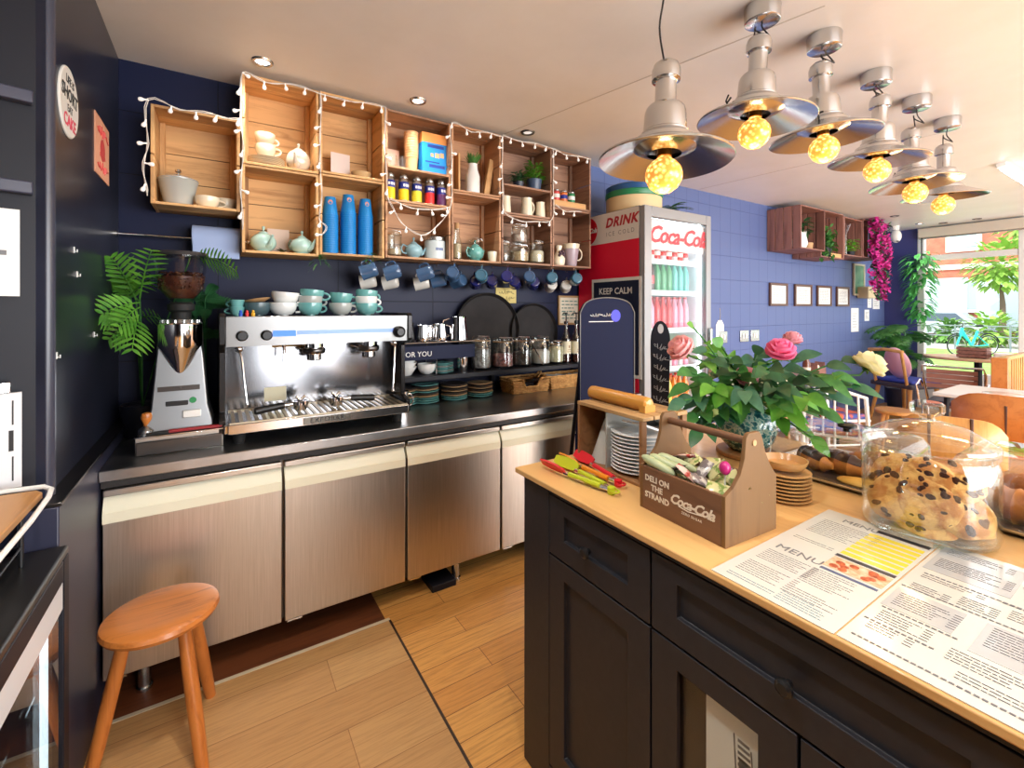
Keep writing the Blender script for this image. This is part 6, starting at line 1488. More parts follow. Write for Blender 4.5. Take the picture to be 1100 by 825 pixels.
# ---- tan round plates with a clear bowl
tp = plate_kind('tan_plate', wood('bamboo_plate', srgb(206, 164, 106), srgb(178, 132, 76), srgb(150, 104, 58), 'X', 6, .45), .066, .011, foot=.7)
for i in range(8): tp.put('tan bamboo plate in the stack beside the carrier box, %s' % ('topmost' if i == 7 else ORD[i] + ' from below'), (1.352, .672, IZ + i * .0098), 0, 'tan bamboo plates by the carrier box')
mb = MB().lathe([(0, .004), (.036, .003), (.05, .010), (.057, .022), (.059, .030), (.056, .030), (.046, .014), (0, .009)], 32); one('amber_bowl', mb, mat('amber_dish', srgb(196, 150, 96), .25, coat=.5), 'shallow tan bowl on top of the stacked bamboo plates', 'bowl', (1.352, .672, IZ + 8 * .0098 + .0025))

# ---- pastry trays with clear covers
def pastry_tray(label, cover_label, x0, x1, y0, y1, hc, knob):
    t = thing('pastry_tray', label, 'tray', ((x0 + x1) / 2, (y0 + y1) / 2, IZ)); hx, hy = (x1 - x0) / 2, (y1 - y0) / 2
    def rr(ax, ay, r, n=6):
        P_ = []
        for cx, cy, a0 in ((ax - r, ay - r, 0), (-ax + r, ay - r, PI / 2), (-ax + r, -ay + r, PI), (ax - r, -ay + r, 1.5 * PI)):
            for i in range(n + 1): a = a0 + PI / 2 * i / n; P_.append((cx + r * math.cos(a), cy + r * math.sin(a)))
        return P_
    def loft(secs):
        v = []; f = []; n = len(rr(1, 1, .1))
        for ax, ay, r, z in secs: v += [(x, y, z) for x, y in rr(ax, ay, r)]
        for s in range(len(secs) - 1):
            for i in range(n): f.append((s * n + i, s * n + (i + 1) % n, s * n + n + (i + 1) % n, s * n + n + i))
        return v, f, n
    mb = MB(); v, f, n = loft([(hx - .02, hy - .02, .05, .0), (hx - .006, hy - .006, .06, .006), (hx, hy, .065, .014), (hx + .004, hy + .004, .068, .015), (hx + .004, hy + .004, .068, .018), (hx - .008, hy - .008, .06, .014), (hx - .022, hy - .022, .05, .006)]); f += [tuple(range(n))[::-1], tuple(range(6 * n, 7 * n))]
    mb.add(v, f); obj('tray_dish', mb, M['chrome'], t)
    obj('liner', MB().prism(rr(hx - .026, hy - .026, .05), .0065, .0085), mat('dark_liner', srgb(58, 46, 42), .5), t)
    c = thing('clear_cover', cover_label, 'cover', ((x0 + x1) / 2, (y0 + y1) / 2, IZ + .0185), 0, 'clear pastry covers')
    mb = MB(); v, f, n = loft([(hx - .002, hy - .002, .06, .0), (hx - .006, hy - .006, .06, hc * .75), (hx - .02, hy - .02, .06, hc * .94), (hx - .05, hy - .05, .05, hc)]); f.append(tuple(range(3 * n, 4 * n))); mb.add(v, f); obj('dome', mb, M['jar'], c)
    mb = MB(); v, f, n = loft([(hx - .001, hy - .001, .06, .001), (hx + .002, hy + .002, .06, .0), (hx + .002, hy + .002, .06, .006), (hx - .001, hy - .001, .06, .006)]); mb.add(v, f); obj('rim', mb, M['jar'], c)
    if knob: obj('knob', MB().lathe([(0, hc + .0005), (.012, hc + .0005), (.012, hc + .010), (.026, hc + .014), (.027, hc + .022), (.02, hc + .026), (0, hc + .026)], 24), M['blackplastic'], c)
    return t
pastry_tray('steel pastry tray under a clear cover beside the vase', 'clear domed cover with a black knob over the pastries beside the vase', 1.545, 1.93, .485, .845, .115, True)
pastry_tray('steel pastry tray of croissants at the right of the cookie jar', 'clear domed cover over the croissants at the right of the cookie jar', 1.565, 1.95, -.16, .40, .14, False)
choc = noisy('chocolate_pastry', srgb(84, 52, 42), srgb(50, 30, 26), 30, .3, b=.4, bd=.004); bun = noisy('baked_pastry', srgb(206, 132, 58), srgb(150, 80, 32), 14, .45, b=.4, bd=.004); alm = noisy('pale_biscuit', srgb(230, 180, 84), srgb(206, 146, 56), 14, .5, b=.3, bd=.003)
def croissant(label, loc, rz, m, L_=.15, r=.034, glaze=None, cat='pastry', group=None):
    t = thing('croissant', label, cat, loc, rz, group); pts, rs = [], []
    for i in range(19):
        s = i / 18; a = (s - .5) * 1.9; pts.append((L_ * .62 * math.sin(a), -L_ * .42 * (1 - math.cos(a)), r * .9)); base = r * math.sin(PI * (.06 + .88 * s)) ** .75; rs.append(base * (1 + .10 * (1 if i % 3 == 0 else -.4)))
    obj('crust', MB().tube(pts, rs, 14), m, t)
    if glaze: obj('glaze', MB().tube([(x, y, z + .006) for x, y, z in pts[3:-3]], [q * .93 for q in rs[3:-3]], 12), glaze, t)
    return t
zp = IZ + .009
croissant('chocolate dipped pastry lying at the left of the pastry tray', (1.66, .74, zp), .9, bun, .15, .032, choc, group='pastries beside the vase'); croissant('chocolate glazed pastry in the middle of the tray beside the vase', (1.68, .655, zp), 1.2, bun, .16, .034, choc, group='pastries beside the vase'); croissant('golden croissant behind the chocolate glazed pastries', (1.79, .60, zp), 1.9, bun, .15, .034, None, group='pastries beside the vase')
o = one('oval_biscuit', MB().ball((0, 0, .011), .05, 24, 12, sx=.75, sy=1.25, sz=.22), alm, 'flat golden oval biscuit at the tray front next to the cookie jar', 'biscuit', (1.60, .575, zp), .15)
o = one('oval_biscuit', MB().ball((0, 0, .011), .045, 24, 12, sx=.75, sy=1.2, sz=.25), alm, 'smaller golden biscuit leaning behind the flat oval one', 'biscuit', (1.70, .545, zp), .5)
croissant('brown croissant at the front of the tray right of the jar', (1.66, .27, zp), 1.4, bun, .17, .042, None, group='croissants right of the jar'); croissant('dark chocolate croissant in the tray right of the jar', (1.72, .16, zp), 1.7, bun, .17, .04, choc, group='croissants right of the jar'); croissant('croissant at the back of the tray right of the jar', (1.83, .26, zp), 1.2, bun, .17, .042, None, group='croissants right of the jar'); croissant('croissant nearest the far right end of its tray', (1.70, .02, zp), 1.5, bun, .17, .042, None, group='croissants right of the jar')

# ---- cookie jar
jx, jy, JR = 1.445, .386, .1265
t = thing('cookie_jar', 'big round glass jar full of chocolate chip cookies with a glass lid', 'jar', (jx, jy, IZ + .002))
jg = glass('cookie_jar_glass', (.965, .985, .975, 1), 1.5, base=.035)
obj('glass_body', MB().lathe([(0, .0), (JR * .88, 0), (JR * .97, .006), (JR, .02), (JR, .165), (JR * .97, .178), (JR * .93, .186), (JR * .95, .192), (JR * .985, .196), (JR * .985, .203), (JR * .95, .205), (JR * .90, .19), (JR * .955, .172), (JR * .972, .16), (JR * .972, .022), (JR * .94, .012), (0, .010)], 72), jg, t)
ld = obj('lid', MB().lathe([(JR * .90, .199), (JR * .9, .2055), (JR * .99, .2065), (JR * 1.0, .213), (JR * .985, .220), (JR * .93, .222), (JR * .9, .226), (JR * .6, .250), (JR * .25, .262), (0, .264)], 72), jg, t)
obj('lid_knob', MB().lathe([(.016, .2645), (.014, .272), (.030, .280), (.033, .287), (.033, .303), (.027, .309), (0, .309)], 8, a0=.3), jg, ld)
def cookie_kind(seed):
    rr_ = random.Random(seed); n, ns = 9, 30; v = []; f = []
    ph = [rr_.uniform(0, 6.28) for _ in range(6)]
    def P_(i, j, side):
        t_ = i / n; a = 2 * PI * j / ns; rad_ = .060 * t_ * (1 + .03 * math.sin(3 * a + ph[0]) + .02 * math.sin(7 * a + ph[1]))
        X_, Y_ = t_ * math.cos(a), t_ * math.sin(a); h = .0125 * (1 - t_ ** 4) ** .7 + (.0013 * math.sin(13 * X_ + ph[2]) * math.sin(12 * Y_ + ph[3]) + .0009 * math.sin(21 * X_ + 9 * Y_ + ph[4])) * (1 - t_ ** 4)
        return (rad_ * math.cos(a), rad_ * math.sin(a), h if side > 0 else -.006 * (1 - t_ ** 6))
    for side in (1, -1):
        o = len(v); v.append(P_(0, 0, side))
        for i in range(1, n + 1): v += [P_(i, j, side) for j in range(ns)]
        for j in range(ns): f.append((o, o + 1 + j, o + 1 + (j + 1) % ns)[::side])
        for i in range(n - 1):
            for j in range(ns): a, b = o + 1 + i * ns, o + 1 + (i + 1) * ns; f.append((a + j, b + j, b + (j + 1) % ns, a + (j + 1) % ns)[::side])
    t = thing('cookie', '-', 'cookie'); obj('biscuit', MB().add(v, f), M['cookie'], t)
    mb = MB()
    for i in range(13):
        a = rr_.uniform(0, 6.28); q = .054 * math.sqrt(rr_.random()); z = .0125 * (1 - (q / .06) ** 4) ** .7
        mb.at((q * math.cos(a), q * math.sin(a), z * .93), rr_.uniform(0, 3), rr_.uniform(-.3, .3)).ball((0, 0, 0), rr_.uniform(.005, .0105), 8, 6, sx=1.3, sy=.9, sz=.45)
    obj('chocolate_chips', mb, M['chip'], t, kind='stuff'); return Kind(t)
M['cookie'] = noisy('cookie_dough', srgb(232, 182, 108), srgb(190, 120, 54), 34, .8, b=1, bd=.008, detail=8, lo=.42, hi=.6); M['chip'] = mat('dark_chip', srgb(66, 36, 24), .85, spec=.15)
ks = [cookie_kind(3), cookie_kind(11), cookie_kind(23)]
fwd, lat = Vector((.966, .259, 0)), Vector((.259, -.966, 0))
CK = [  # lateral, depth from the jar middle, height, normal (lateral, depth, up)
    (-.045, .0, .020, (0, 0, 1), 'flat at the bottom left of the jar'), (.055, .02, .022, (.1, -.1, 1), 'flat at the bottom right of the jar'), (.0, -.045, .034, (.0, -.35, .95), 'tilted at the bottom front of the jar'),
    (-.055, -.045, .075, (-.30, -.8, .55), 'large and upright at the left front'), (.0, -.058, .080, (-.05, -.85, .5), 'leaning in the middle of the jar front'), (.058, -.040, .070, (.35, -.75, .6), 'leaning at the right front of the jar'),
    (-.055, .015, .120, (-.35, -.6, .75), 'high up at the left of the pile'), (-.005, -.02, .122, (-.1, -.7, .7), 'high up in the middle of the pile'), (.045, .0, .128, (.2, -.5, .85), 'topmost at the right of the pile'), (.02, .06, .11, (.1, .3, .9), 'at the back of the jar, behind the topmost ones'), (-.04, .065, .07, (-.1, .5, .85), 'low at the back of the jar')]
for i, (l, d, z, nn, lb) in enumerate(CK):
    p = Vector((jx, jy, IZ + .003 + z)) + lat * l + fwd * d; n_ = (lat * nn[0] + fwd * nn[1] + Vector((0, 0, nn[2]))).normalized()
    e = (Vector((0, 0, 1)).rotation_difference(n_) @ Matrix.Rotation(R.random() * 6, 4, 'Z').to_quaternion()).to_euler()
    ks[i % 3].put('chocolate chip cookie ' + lb, p, 0, 'cookies in the glass jar', rot=e, sc=(1, 1, 1.25))
# ================================================================ pendant lamps
bulbm = mat('amber_bulb', srgb(255, 170, 60), .1)
def lit_bulb():
    m = mat('filament_bulb', srgb(250, 170, 70), .12); v = coords(m); n = N(m, 'ShaderNodeTexVoronoi', Scale=62.0); L(m, v, n.inputs['Vector'])
    c = ramp(m, n.outputs['Distance'], [(.0, (1, .80, .42)), (.25, (1, .52, .14)), (.6, (.85, .30, .05))]); L(m, c, bsdf(m).inputs['Emission Color'])
    s = N(m, 'ShaderNodeMapRange'); s.inputs['From Max'].default_value = .6; s.inputs['To Min'].default_value = 2.6; s.inputs['To Max'].default_value = .75; L(m, n.outputs['Distance'], s.inputs['Value']); L(m, s.outputs['Result'], bsdf(m).inputs['Emission Strength']); return m
M['bulb'] = lit_bulb(); M['alu'] = mat('spun_aluminium', srgb(206, 208, 210), .2, 1); M['alu_in'] = mat('shade_inside', srgb(206, 204, 202), .3, .9)
def pendant():
    """origin at the bulb centre"""
    t = thing('pendant_lamp', '-', 'pendant lamp')
    mb = MB().lathe([(.055, .070), (.075, .075), (.10, .088), (.205, .048), (.212, .045), (.215, .048), (.213, .053), (.11, .098), (.104, .102)], 64)
    sh = obj('shade', mb, M['alu'], t)
    mb = MB().lathe([(.213, .0535), (.11, .0985), (.10, .105), (.096, .118), (.082, .128), (.076, .135), (.076, .14), (.070, .145), (.066, .21), (.062, .222), (.056, .23), (.036, .236), (.034, .24), (.034, .315), (.038, .318), (.046, .320), (.046, .355), (.040, .372), (.028, .382), (.008, .386), (0, .386)], 48)
    obj('housing', mb, M['alu'], t)
    obj('lamp_holder', MB().lathe([(.0, .10), (.024, .10), (.024, .062), (.019, .058), (0, .058)], 24), mat('brass_holder', srgb(190, 130, 60), .3, 1) if 'holder' not in M else M['holder'], t)
    obj('bulb', MB().lathe([(0, -.062), (.024, -.057), (.045, -.042), (.058, -.018), (.060, .0), (.055, .022), (.042, .04), (.026, .052), (.021, .06), (0, .062)], 32), M['bulb'], t)
    mb = MB()
    mb.at((.10, .0, .12)).tube([(0, 0, -.015), (.012, 0, .01), (.004, 0, .035)], .0035, 6); mb.at((.10, 0, .12)).cyl((0, -.018, .015), .004, .036, 8, 'Y'); mb.at(); obj('wing_screw', mb, M['blackplastic'], t)
    return t
M['holder'] = mat('brass_holder', srgb(190, 130, 60), .3, 1)
pk_ = Kind(pendant())
BL = [((713, 188), 1.517, 'nearest and lowest pendant lamp, hanging before the wall crates'), ((810, 143), 1.826, 'second pendant lamp from the wall crates, with a cord loop at its top'), ((885, 160), 2.05, 'third pendant lamp from the wall crates'), ((942, 183), 2.377, 'fourth pendant lamp from the wall crates'), ((983, 207), 2.68, 'fifth pendant lamp, second furthest of the row'), ((1013, 220), 2.96, 'furthest pendant lamp of the row, before the window')]
CP = [None, (1.86, 1.01), (2.29, .966), (2.88, .973), (3.42, .96), (3.97, .96)]
for i, ((u, v), d, lb) in enumerate(BL):
    p = atd(u, v, d); p.y += .0; o = pk_.put('silver ' + lb, p, 0, 'silver pendant lamps over the island', rot=(R.uniform(-.03, .03), .05 * (-1) ** i, [.6, 2.4, 3.4, 1.0, 1.2, .9][i]))
    top = p + Vector((0, 0, .386)); cx, cy = (p.x - .01, p.y) if CP[i] is None else CP[i]
    c = thing('ceiling_rose', 'silver ceiling canopy and black cord of the %s pendant lamp from the wall crates' % ORD[i], 'ceiling rose', (cx, cy, ZC), 0, 'pendant canopies and cords')
    obj('canopy', MB().lathe([(.066, 0), (.068, -.006), (.066, -.064), (.060, -.068), (.0, -.068)], 40), M['alu'], c)
    q = top - Vector((cx, cy, ZC)); mb = MB(); dz = -.068
    if i == 0: pts = [(0, 0, dz), (.012, 0, q.z * .45), (-.006, .004, q.z * .75), tuple(q)]
    else:
        m_ = (q + Vector((0, 0, dz))) / 2; pts = [(0, 0, dz), (m_.x + .03, m_.y, m_.z + .02), (m_.x + .045, m_.y - .02, m_.z - .02), (m_.x + .01, m_.y - .03, m_.z - .035), (m_.x - .02, m_.y, m_.z - .01), (m_.x, m_.y + .01, m_.z + .015), tuple(q)]
    P_ = [Vector(p_) for p_ in pts]; fine = []
    for a in range(len(P_) - 1):
        for b in range(5):
            s = b / 5; p0, p1, p2, p3 = P_[max(a - 1, 0)], P_[a], P_[a + 1], P_[min(a + 2, len(P_) - 1)]
            fine.append(tuple(.5 * ((2 * p1) + (p2 - p0) * s + (2 * p0 - 5 * p1 + 4 * p2 - p3) * s * s + (3 * p1 - p0 - 3 * p2 + p3) * s ** 3)))
    fine.append(tuple(P_[-1])); mb.tube(fine, .0032, 7); obj('cord', mb, M['blackplastic'], c)
    lamp('pendant_glow', 'POINT', p - Vector((0, 0, .09)), 2, (1, .66, .3), rad_=.05)
# ================================================================ dining wall
redw = (srgb(150, 104, 92), srgb(112, 72, 64), srgb(86, 54, 50))
M['redX'], M['redY'], M['redZ'] = cw('stained_board', *redw), cw('stained_end', *redw, ax='Y'), cw('stained_upright', *redw, ax='Z')
GW = 'stained crates on the dining wall'
crate(5.49, 6.07, 2.185, 2.675, 'slatted brown crate on the blue wall with a white jug and leaves', 'red', group=GW, y0=2.55, y1=2.924, slat_axis='Y', th=.02)
crate(6.08, 6.70, 2.13, 2.70, 'middle brown crate on the blue wall with trailing ivy', 'red', group=GW, y0=2.60, y1=2.924, slat_axis='Y', th=.02)
crate(6.71, 7.25, 2.19, 2.68, 'brown crate on the blue wall with a glass of twigs and a small bright shrub', 'red', group=GW, y0=2.60, y1=2.924, slat_axis='Y', th=.02)
crate(7.33, 7.95, 2.20, 2.72, 'furthest brown crate on the blue wall, full of magenta blossom', 'red', group=GW, y0=2.62, y1=2.924, slat_axis='Y', th=.02)
t = thing('white_jug', 'white jug with dark green leaves in the first brown wall crate', 'jug', (5.70, 2.66, 2.199))
obj('jug_body', MB().lathe([(0, 0), (.06, 0), (.085, .06), (.065, .16), (.072, .20), (.065, .20), (.06, .16), (0, .02)], 24), M['whitec'], t); obj('handle', cup_handle(.07, .2, .3, .9, .05, .009), M['whitec'], t)
mb = MB()
for i in range(60):
    a = R.random() * 6.28; q = R.random(); mb.leaf((.05 * math.cos(a), .05 * math.sin(a), .18 + .14 * q), (math.cos(a), math.sin(a), R.uniform(-.2, .8)), .12, .05, droop=.35, n=4)
obj('foliage', mb, M['lf3'], t)
one('small_planter', MB().lathe([(0, 0), (.05, 0), (.06, .09), (.054, .09), (0, .08)], 20), mat('tan_planter', srgb(190, 150, 104), .6), 'small tan planter at the right in the first brown wall crate', 'pot', (5.93, 2.68, 2.199))
t = thing('trailing_ivy', 'trailing ivy spilling from the middle brown wall crate', 'plant', (6.34, 2.68, 2.144))
obj('pot', MB().lathe(potp(.09, .12), 24), M['black'], t); mb = MB()
for i in range(150):
    q = R.random(); a = R.random() * 6.28; p = (R.uniform(-.18, .10), -.06 * R.random() - .02, .15 + .22 * R.random() - .2 * q * q); mb.leaf(p, (math.cos(a), -.5, math.sin(a)), .075, .05, droop=.3, n=3)
obj('foliage', mb, M['lf2'], t)
one('ledge_box', MB().bx(-.14, .14, 0, .1, 0, .05), M['pineX'], 'pale shelf block at the front right of the middle brown wall crate', 'box', (6.51, 2.61, 2.1445), bevel=.004)
t = thing('twig_glass', 'glass cylinder of grey twigs in the third brown wall crate', 'vase', (6.86, 2.68, 2.204))
obj('glass_body', MB().lathe([(0, 0), (.05, 0), (.05, .26), (.047, .26), (.047, .01), (0, .01)], 22), M['jar'], t); mb = MB()
for i in range(18): a = R.random() * 6.28; mb.tube([(.02 * math.cos(a), .02 * math.sin(a), .012), (.035 * math.cos(a), .035 * math.sin(a), .25), (.11 * math.cos(a), .08 * math.sin(a), .40)], .004, 5)
obj('twig', mb, mat('twig_grey', srgb(150, 146, 150), .7), t)
bushy('small bright green shrub in the third brown wall crate', (7.07, 2.68, 2.204), potp(.06, .06), M['black'], 110, .07, .11, .16, mat('leaf_lime', srgb(120, 196, 50), .5), 'small_shrub', .04)
t = thing('blossom_garland', 'hanging mass of magenta blossom on the furthest wall crate', 'flowers', (7.62, 2.55, 2.05)); mb = MB(); gb = MB()
for i in range(420):
    z = R.uniform(-.42, .66); w_ = .24 if z > .1 else .19; p = Vector((R.uniform(-w_, w_) + .0, R.uniform(-.07, .05), z)); a = R.random() * 6.28
    for q in range(3): (mb if i % 5 else gb).leaf(tuple(p), (math.cos(a + q * 2), -.6, math.sin(a + q * 2)), .06, .05, droop=.1, n=2)
obj('petals', mb, mat('magenta_petal', srgb(206, 56, 150), .5), t); obj('foliage', gb, M['lf3'], t)
mb = MB(); mb.tube([(0, 0, .64), (.03, 0, .2), (-.03, 0, -.42)], .008, 6); obj('vine', mb, M['lf3'], t)
o = one('planter_box', MB().bx(-.16, .16, .12, .262, 0, .17), mat('cream_planter', srgb(204, 186, 150), .6), 'cream planter box on the blue wall under the magenta blossom', 'planter', (8.12, 2.66, 1.66), bevel=.01)
# pictures
def frame(label, x0, x1, z0, z1, fm_, pm, name='picture_frame', cat='picture', inner=None, grp=None, bw=.028):
    t = thing(name, label, cat, ((x0 + x1) / 2, YW - .0015, z0), 0, grp); w_, h = (x1 - x0) / 2, z1 - z0; mb = MB()
    for a in ((-w_, w_, 0, bw), (-w_, w_, h - bw, h), (-w_, -w_ + bw, bw, h - bw), (w_ - bw, w_, bw, h - bw)): mb.bx(a[0], a[1], -.025, 0, a[2], a[3])
    obj('frame', mb, fm_, t, bevel=.003); p_ = obj('print', MB().bx(-w_ + bw + .0005, w_ - bw - .0005, -.012, -.004, bw + .0005, h - bw - .0005), pm, t)
    if inner: mb = MB(); inner(mb, w_, h); obj('printed_lines', mb, M['gline'], p_)
    return t
M['gline'] = mat('grey_line', srgb(170, 172, 176), .6)
def inn(mb, w_, h):
    for i in range(9):
        q = -w_ * .6
        while q < w_ * .5: l = R.uniform(.02, .07); mb.bx(q, min(q + l, w_ * .62), -.0126, -.0118, h * (.2 + .07 * i), h * (.2 + .07 * i) + .008); q += l + .015
oak = mat('dark_oak_frame', srgb(96, 66, 54), .45); cert = mat('certificate_paper', srgb(236, 236, 230), .5)
for i, (a, b) in enumerate(((5.53, 5.94), (6.12, 6.56), (6.71, 7.12), (7.28, 7.67))): frame('brown framed certificate, %s of four along the blue dining wall' % ('nearest the drinks fridge', 'second from the drinks fridge', 'third from the drinks fridge', 'furthest from the drinks fridge')[i], a, b, 1.537, 1.815, oak, cert, inner=inn, grp='framed certificates')
t = frame('green picture in a pale frame hung above the framed certificates', 7.82, 8.20, 1.70, 2.17, mat('pale_gilt', srgb(190, 184, 160), .4), noisy('green_print', srgb(56, 110, 90), srgb(110, 150, 120), 7, .5, b=0))
def note(label, x, z, w_, h): 
    t = thing('paper_note', label, 'notice', (x, YW - .001, z)); obj('sheet', MB().bx(-w_ / 2, w_ / 2, -.004, 0, 0, h), M['paper'], t); mb = MB()
    for i in range(6): mb.bx(-w_ * .35, w_ * R.uniform(.05, .35), -.0046, -.004, h * (.2 + .11 * i), h * (.2 + .11 * i) + .008)
    obj('printed_lines', mb, M['gline'], t)
note('tall white paper notice on the blue wall below the green picture', 7.90, 1.165, .25, .35); note('white sheet pinned right of the green picture', 8.67, 1.50, .25, .23); note('small white note between the two notices', 8.32, 1.32, .16, .17); note('pale strip of paper close under the blossom planter', 8.42, 1.52, .14, .30)
for i, (x, w_) in enumerate(((4.59, .17), (5.01, .17), (5.225, .17))):
    t = thing('wall_socket', 'chrome wall socket on the blue wall, %s' % ('nearest the drinks fridge', 'middle of three', 'rightmost of three')[i], 'socket', (x, YW - .001, 1.13), 0, 'chrome wall sockets')
    obj('plate', MB().bx(-w_ / 2, w_ / 2, -.012, 0, 0, .13), M['satin'], t, bevel=.004); obj('switch', MB().bx(-.04, -.01, -.017, -.0125, .04, .09), M['white'], t); obj('switch', MB().bx(.01, .04, -.017, -.0125, .04, .09), M['white'], t)
t = thing('gift_tag', 'white gift tag hanging on the blue wall beside the drinks fridge', 'tag', (4.55, YW - .001, 1.16)); mb = MB().prism([(-.07, 0), (.07, 0), (.07, .17), (.03, .22), (-.03, .22), (-.07, .17)], -.004, 0); mb.v = [(x, z, y) for x, y, z in mb.v]; obj('card', mb, M['paper'], t); obj('string', MB().tube([(0, -.002, .21), (.01, -.002, .28), (0, -.002, .35)], .003, 5), mat('string_tan', srgb(196, 186, 170), .8), t)
t = thing('camera_dome', 'white security camera on the ceiling near the far corner', 'security camera', (8.45, 2.62, ZC)); obj('mount', MB().lathe([(0, 0), (.05, 0), (.05, -.06), (0, -.06)], 20), M['white'], t); obj('camera_body', MB().ball((0, -.01, -.15), .065, 18, 12, sz=1.5), M['white'], t); obj('lens', MB().cyl((-.05, -.05, -.24), .02, .012, 12), M['darksteel'], t)
# plants by the window
t = thing('hanging_plant', 'green plant hanging in the upper corner of the shop window', 'plant', (8.93, 2.45, 2.22)); obj('hook', MB().tube([(.06, .06, .45), (.03, .03, .46), (0, 0, .42), (0, 0, 0)], .008, 6), M['black'], t); obj('pot', MB().lathe([(0, -.1), (.08, -.1), (.1, .02), (.09, .02), (0, -.02)], 20), M['lf3'], t); mb = MB()
for i in range(200): a = R.random() * 6.28; q = R.random(); w_ = .24 * (1 - .5 * q); mb.leaf((min(w_ * .5 * math.cos(a) - .05, .02), w_ * .5 * math.sin(a), .12 - .95 * q), (math.cos(a) - .5, math.sin(a), R.uniform(-.6, .5)), .17, .05, droop=.6, n=3)
obj('foliage', mb, mat('leaf_window', srgb(80, 168, 84), .5), t)
t = thing('potted_palm', 'tall leafy palm in a pot in the far corner by the window', 'plant', (8.45, 2.55, 0)); obj('pot', MB().lathe(potp(.19, .34), 28), mat('dark_planter', srgb(48, 50, 70), .5), t); mb = MB(); sb = MB()
for i in range(26):
    a = R.uniform(2.2, 6.6); z = R.uniform(.7, 1.25); d = Vector((math.cos(a) * .8, math.sin(a) * .6, .45)); b = (math.cos(a) * .05, math.sin(a) * .05, z); mb.frond(b, tuple(d), R.uniform(.35, .5), .17, droop=.6, pairs=8, lw=.045); sb.tube([(0, 0, .3), b], .006, 5)
mb.v = [(min(x, .45), max(-.28, min(y, .36)), z) for x, y, z in mb.v]; obj('foliage', mb, M['lf2'], t); obj('stem', sb, M['lf3'], t)
# ================================================================ seating
lw_ = wood('chair_beech', srgb(216, 160, 90), srgb(190, 130, 66), srgb(170, 110, 56), 'Z', 4, .4, coat=.2); orw = wood('chair_orange_ply', srgb(206, 130, 66), srgb(180, 104, 48), srgb(160, 90, 40), 'X', 2.5, .35, coat=.25)
# armchair with blue seat pad and pink cushion
t = thing('window_chair', 'beech-legged chair with a bright blue seat pad near the far corner', 'chair', (7.75, 2.28, 0), -.35)
obj('seat', MB().bx(-.28, .28, -.27, .27, .47, .53), mat('seat_grey', srgb(72, 66, 76), .6), t, bevel=.015); pd = obj('seat_pad', MB().bx(-.25, .27, -.25, .25, .5305, .575), mat('blue_pad', srgb(58, 76, 176), .7), t, bevel=.018)
for sx, sy in ((-1, -1), (1, -1), (1, 1), (-1, 1)): obj('leg', MB().tube([(sx * .22, sy * .2, .47), (sx * .30, sy * .25, 0)], [.028, .018], 10), lw_, t)
mb = MB(); mb.tube([(-.26, .2, .5), (-.36, .2, .95)], .018, 8); mb.tube([(-.26, -.2, .5), (-.36, -.2, .95)], .018, 8); mb.tube([(-.36, -.22, .95), (-.38, 0, .97), (-.36, .22, .95)], .022, 8); obj('backrest', mb, lw_, t)
c = thing('cushion', 'pale pink cushion standing upright on the blue seat pad', 'cushion', (7.60, 2.33, .58), -.35); mb = MB(); mb.m = Matrix.Translation((0, 0, .20)) @ Matrix.Rotation(-.35, 4, 'Y'); mb.ball((0, 0, 0), .2, 20, 14, sx=.34, sy=.80, sz=1.12); obj('cover', mb, mat('pink_cloth', srgb(226, 170, 190), .8, sheen=.3), c)
# window table with planter and papers
t = thing('window_table', 'pale round-edged table at the shop window with a slatted planter', 'table', (8.35, 1.72, 0)); mb = MB().prism([(.42 * math.cos(a) if abs(math.cos(a)) < .9 else .42 * math.cos(a), .55 * math.sin(a)) for a in [i * PI / 16 for i in range(32)]], .835, .87); obj('tabletop', mb, wood('pale_table', srgb(222, 190, 156), srgb(200, 164, 126), srgb(180, 140, 104), 'Y', 2, .4), t, bevel=.006); obj('pedestal', MB().cyl((0, 0, .03), .04, .804, 16), M['black'], t); obj('base', MB().cyl((0, 0, 0), .25, .03, 28), M['black'], t)
t = thing('table_planter', 'slatted wooden planter with a green plant on the window table', 'planter', (8.2, 1.73, .8705)); mb = MB()
for q in range(3): mb.bx(-.10, .10, -.14, -.125, .01 + q * .045, .048 + q * .045); mb.bx(-.10, .10, .125, .14, .01 + q * .045, .048 + q * .045); mb.bx(-.115, -.1005, -.14, .14, .01 + q * .045, .048 + q * .045); mb.bx(.1005, .115, -.14, .14, .01 + q * .045, .048 + q * .045)
obj('slats', mb, M['redX'], t); obj('soil', MB().bx(-.095, .095, -.12, .12, 0, .12), M['rubber'], t); mb = MB()
for i in range(40): a = R.random() * 6.28; mb.leaf((.06 * math.cos(a), .08 * math.sin(a), .12), (math.cos(a), math.sin(a), .8), .13, .05, droop=.5, n=3)
obj('foliage', mb, M['lf1'], t)
one('napkin_stack', MB().bx(-.11, .11, -.12, .12, 0, .07), mat('napkin_white', srgb(238, 236, 240), .7), 'stack of white papers on the window table beside the slatted planter', 'papers', (8.32, 1.45, .8705), .2, bevel=.01)
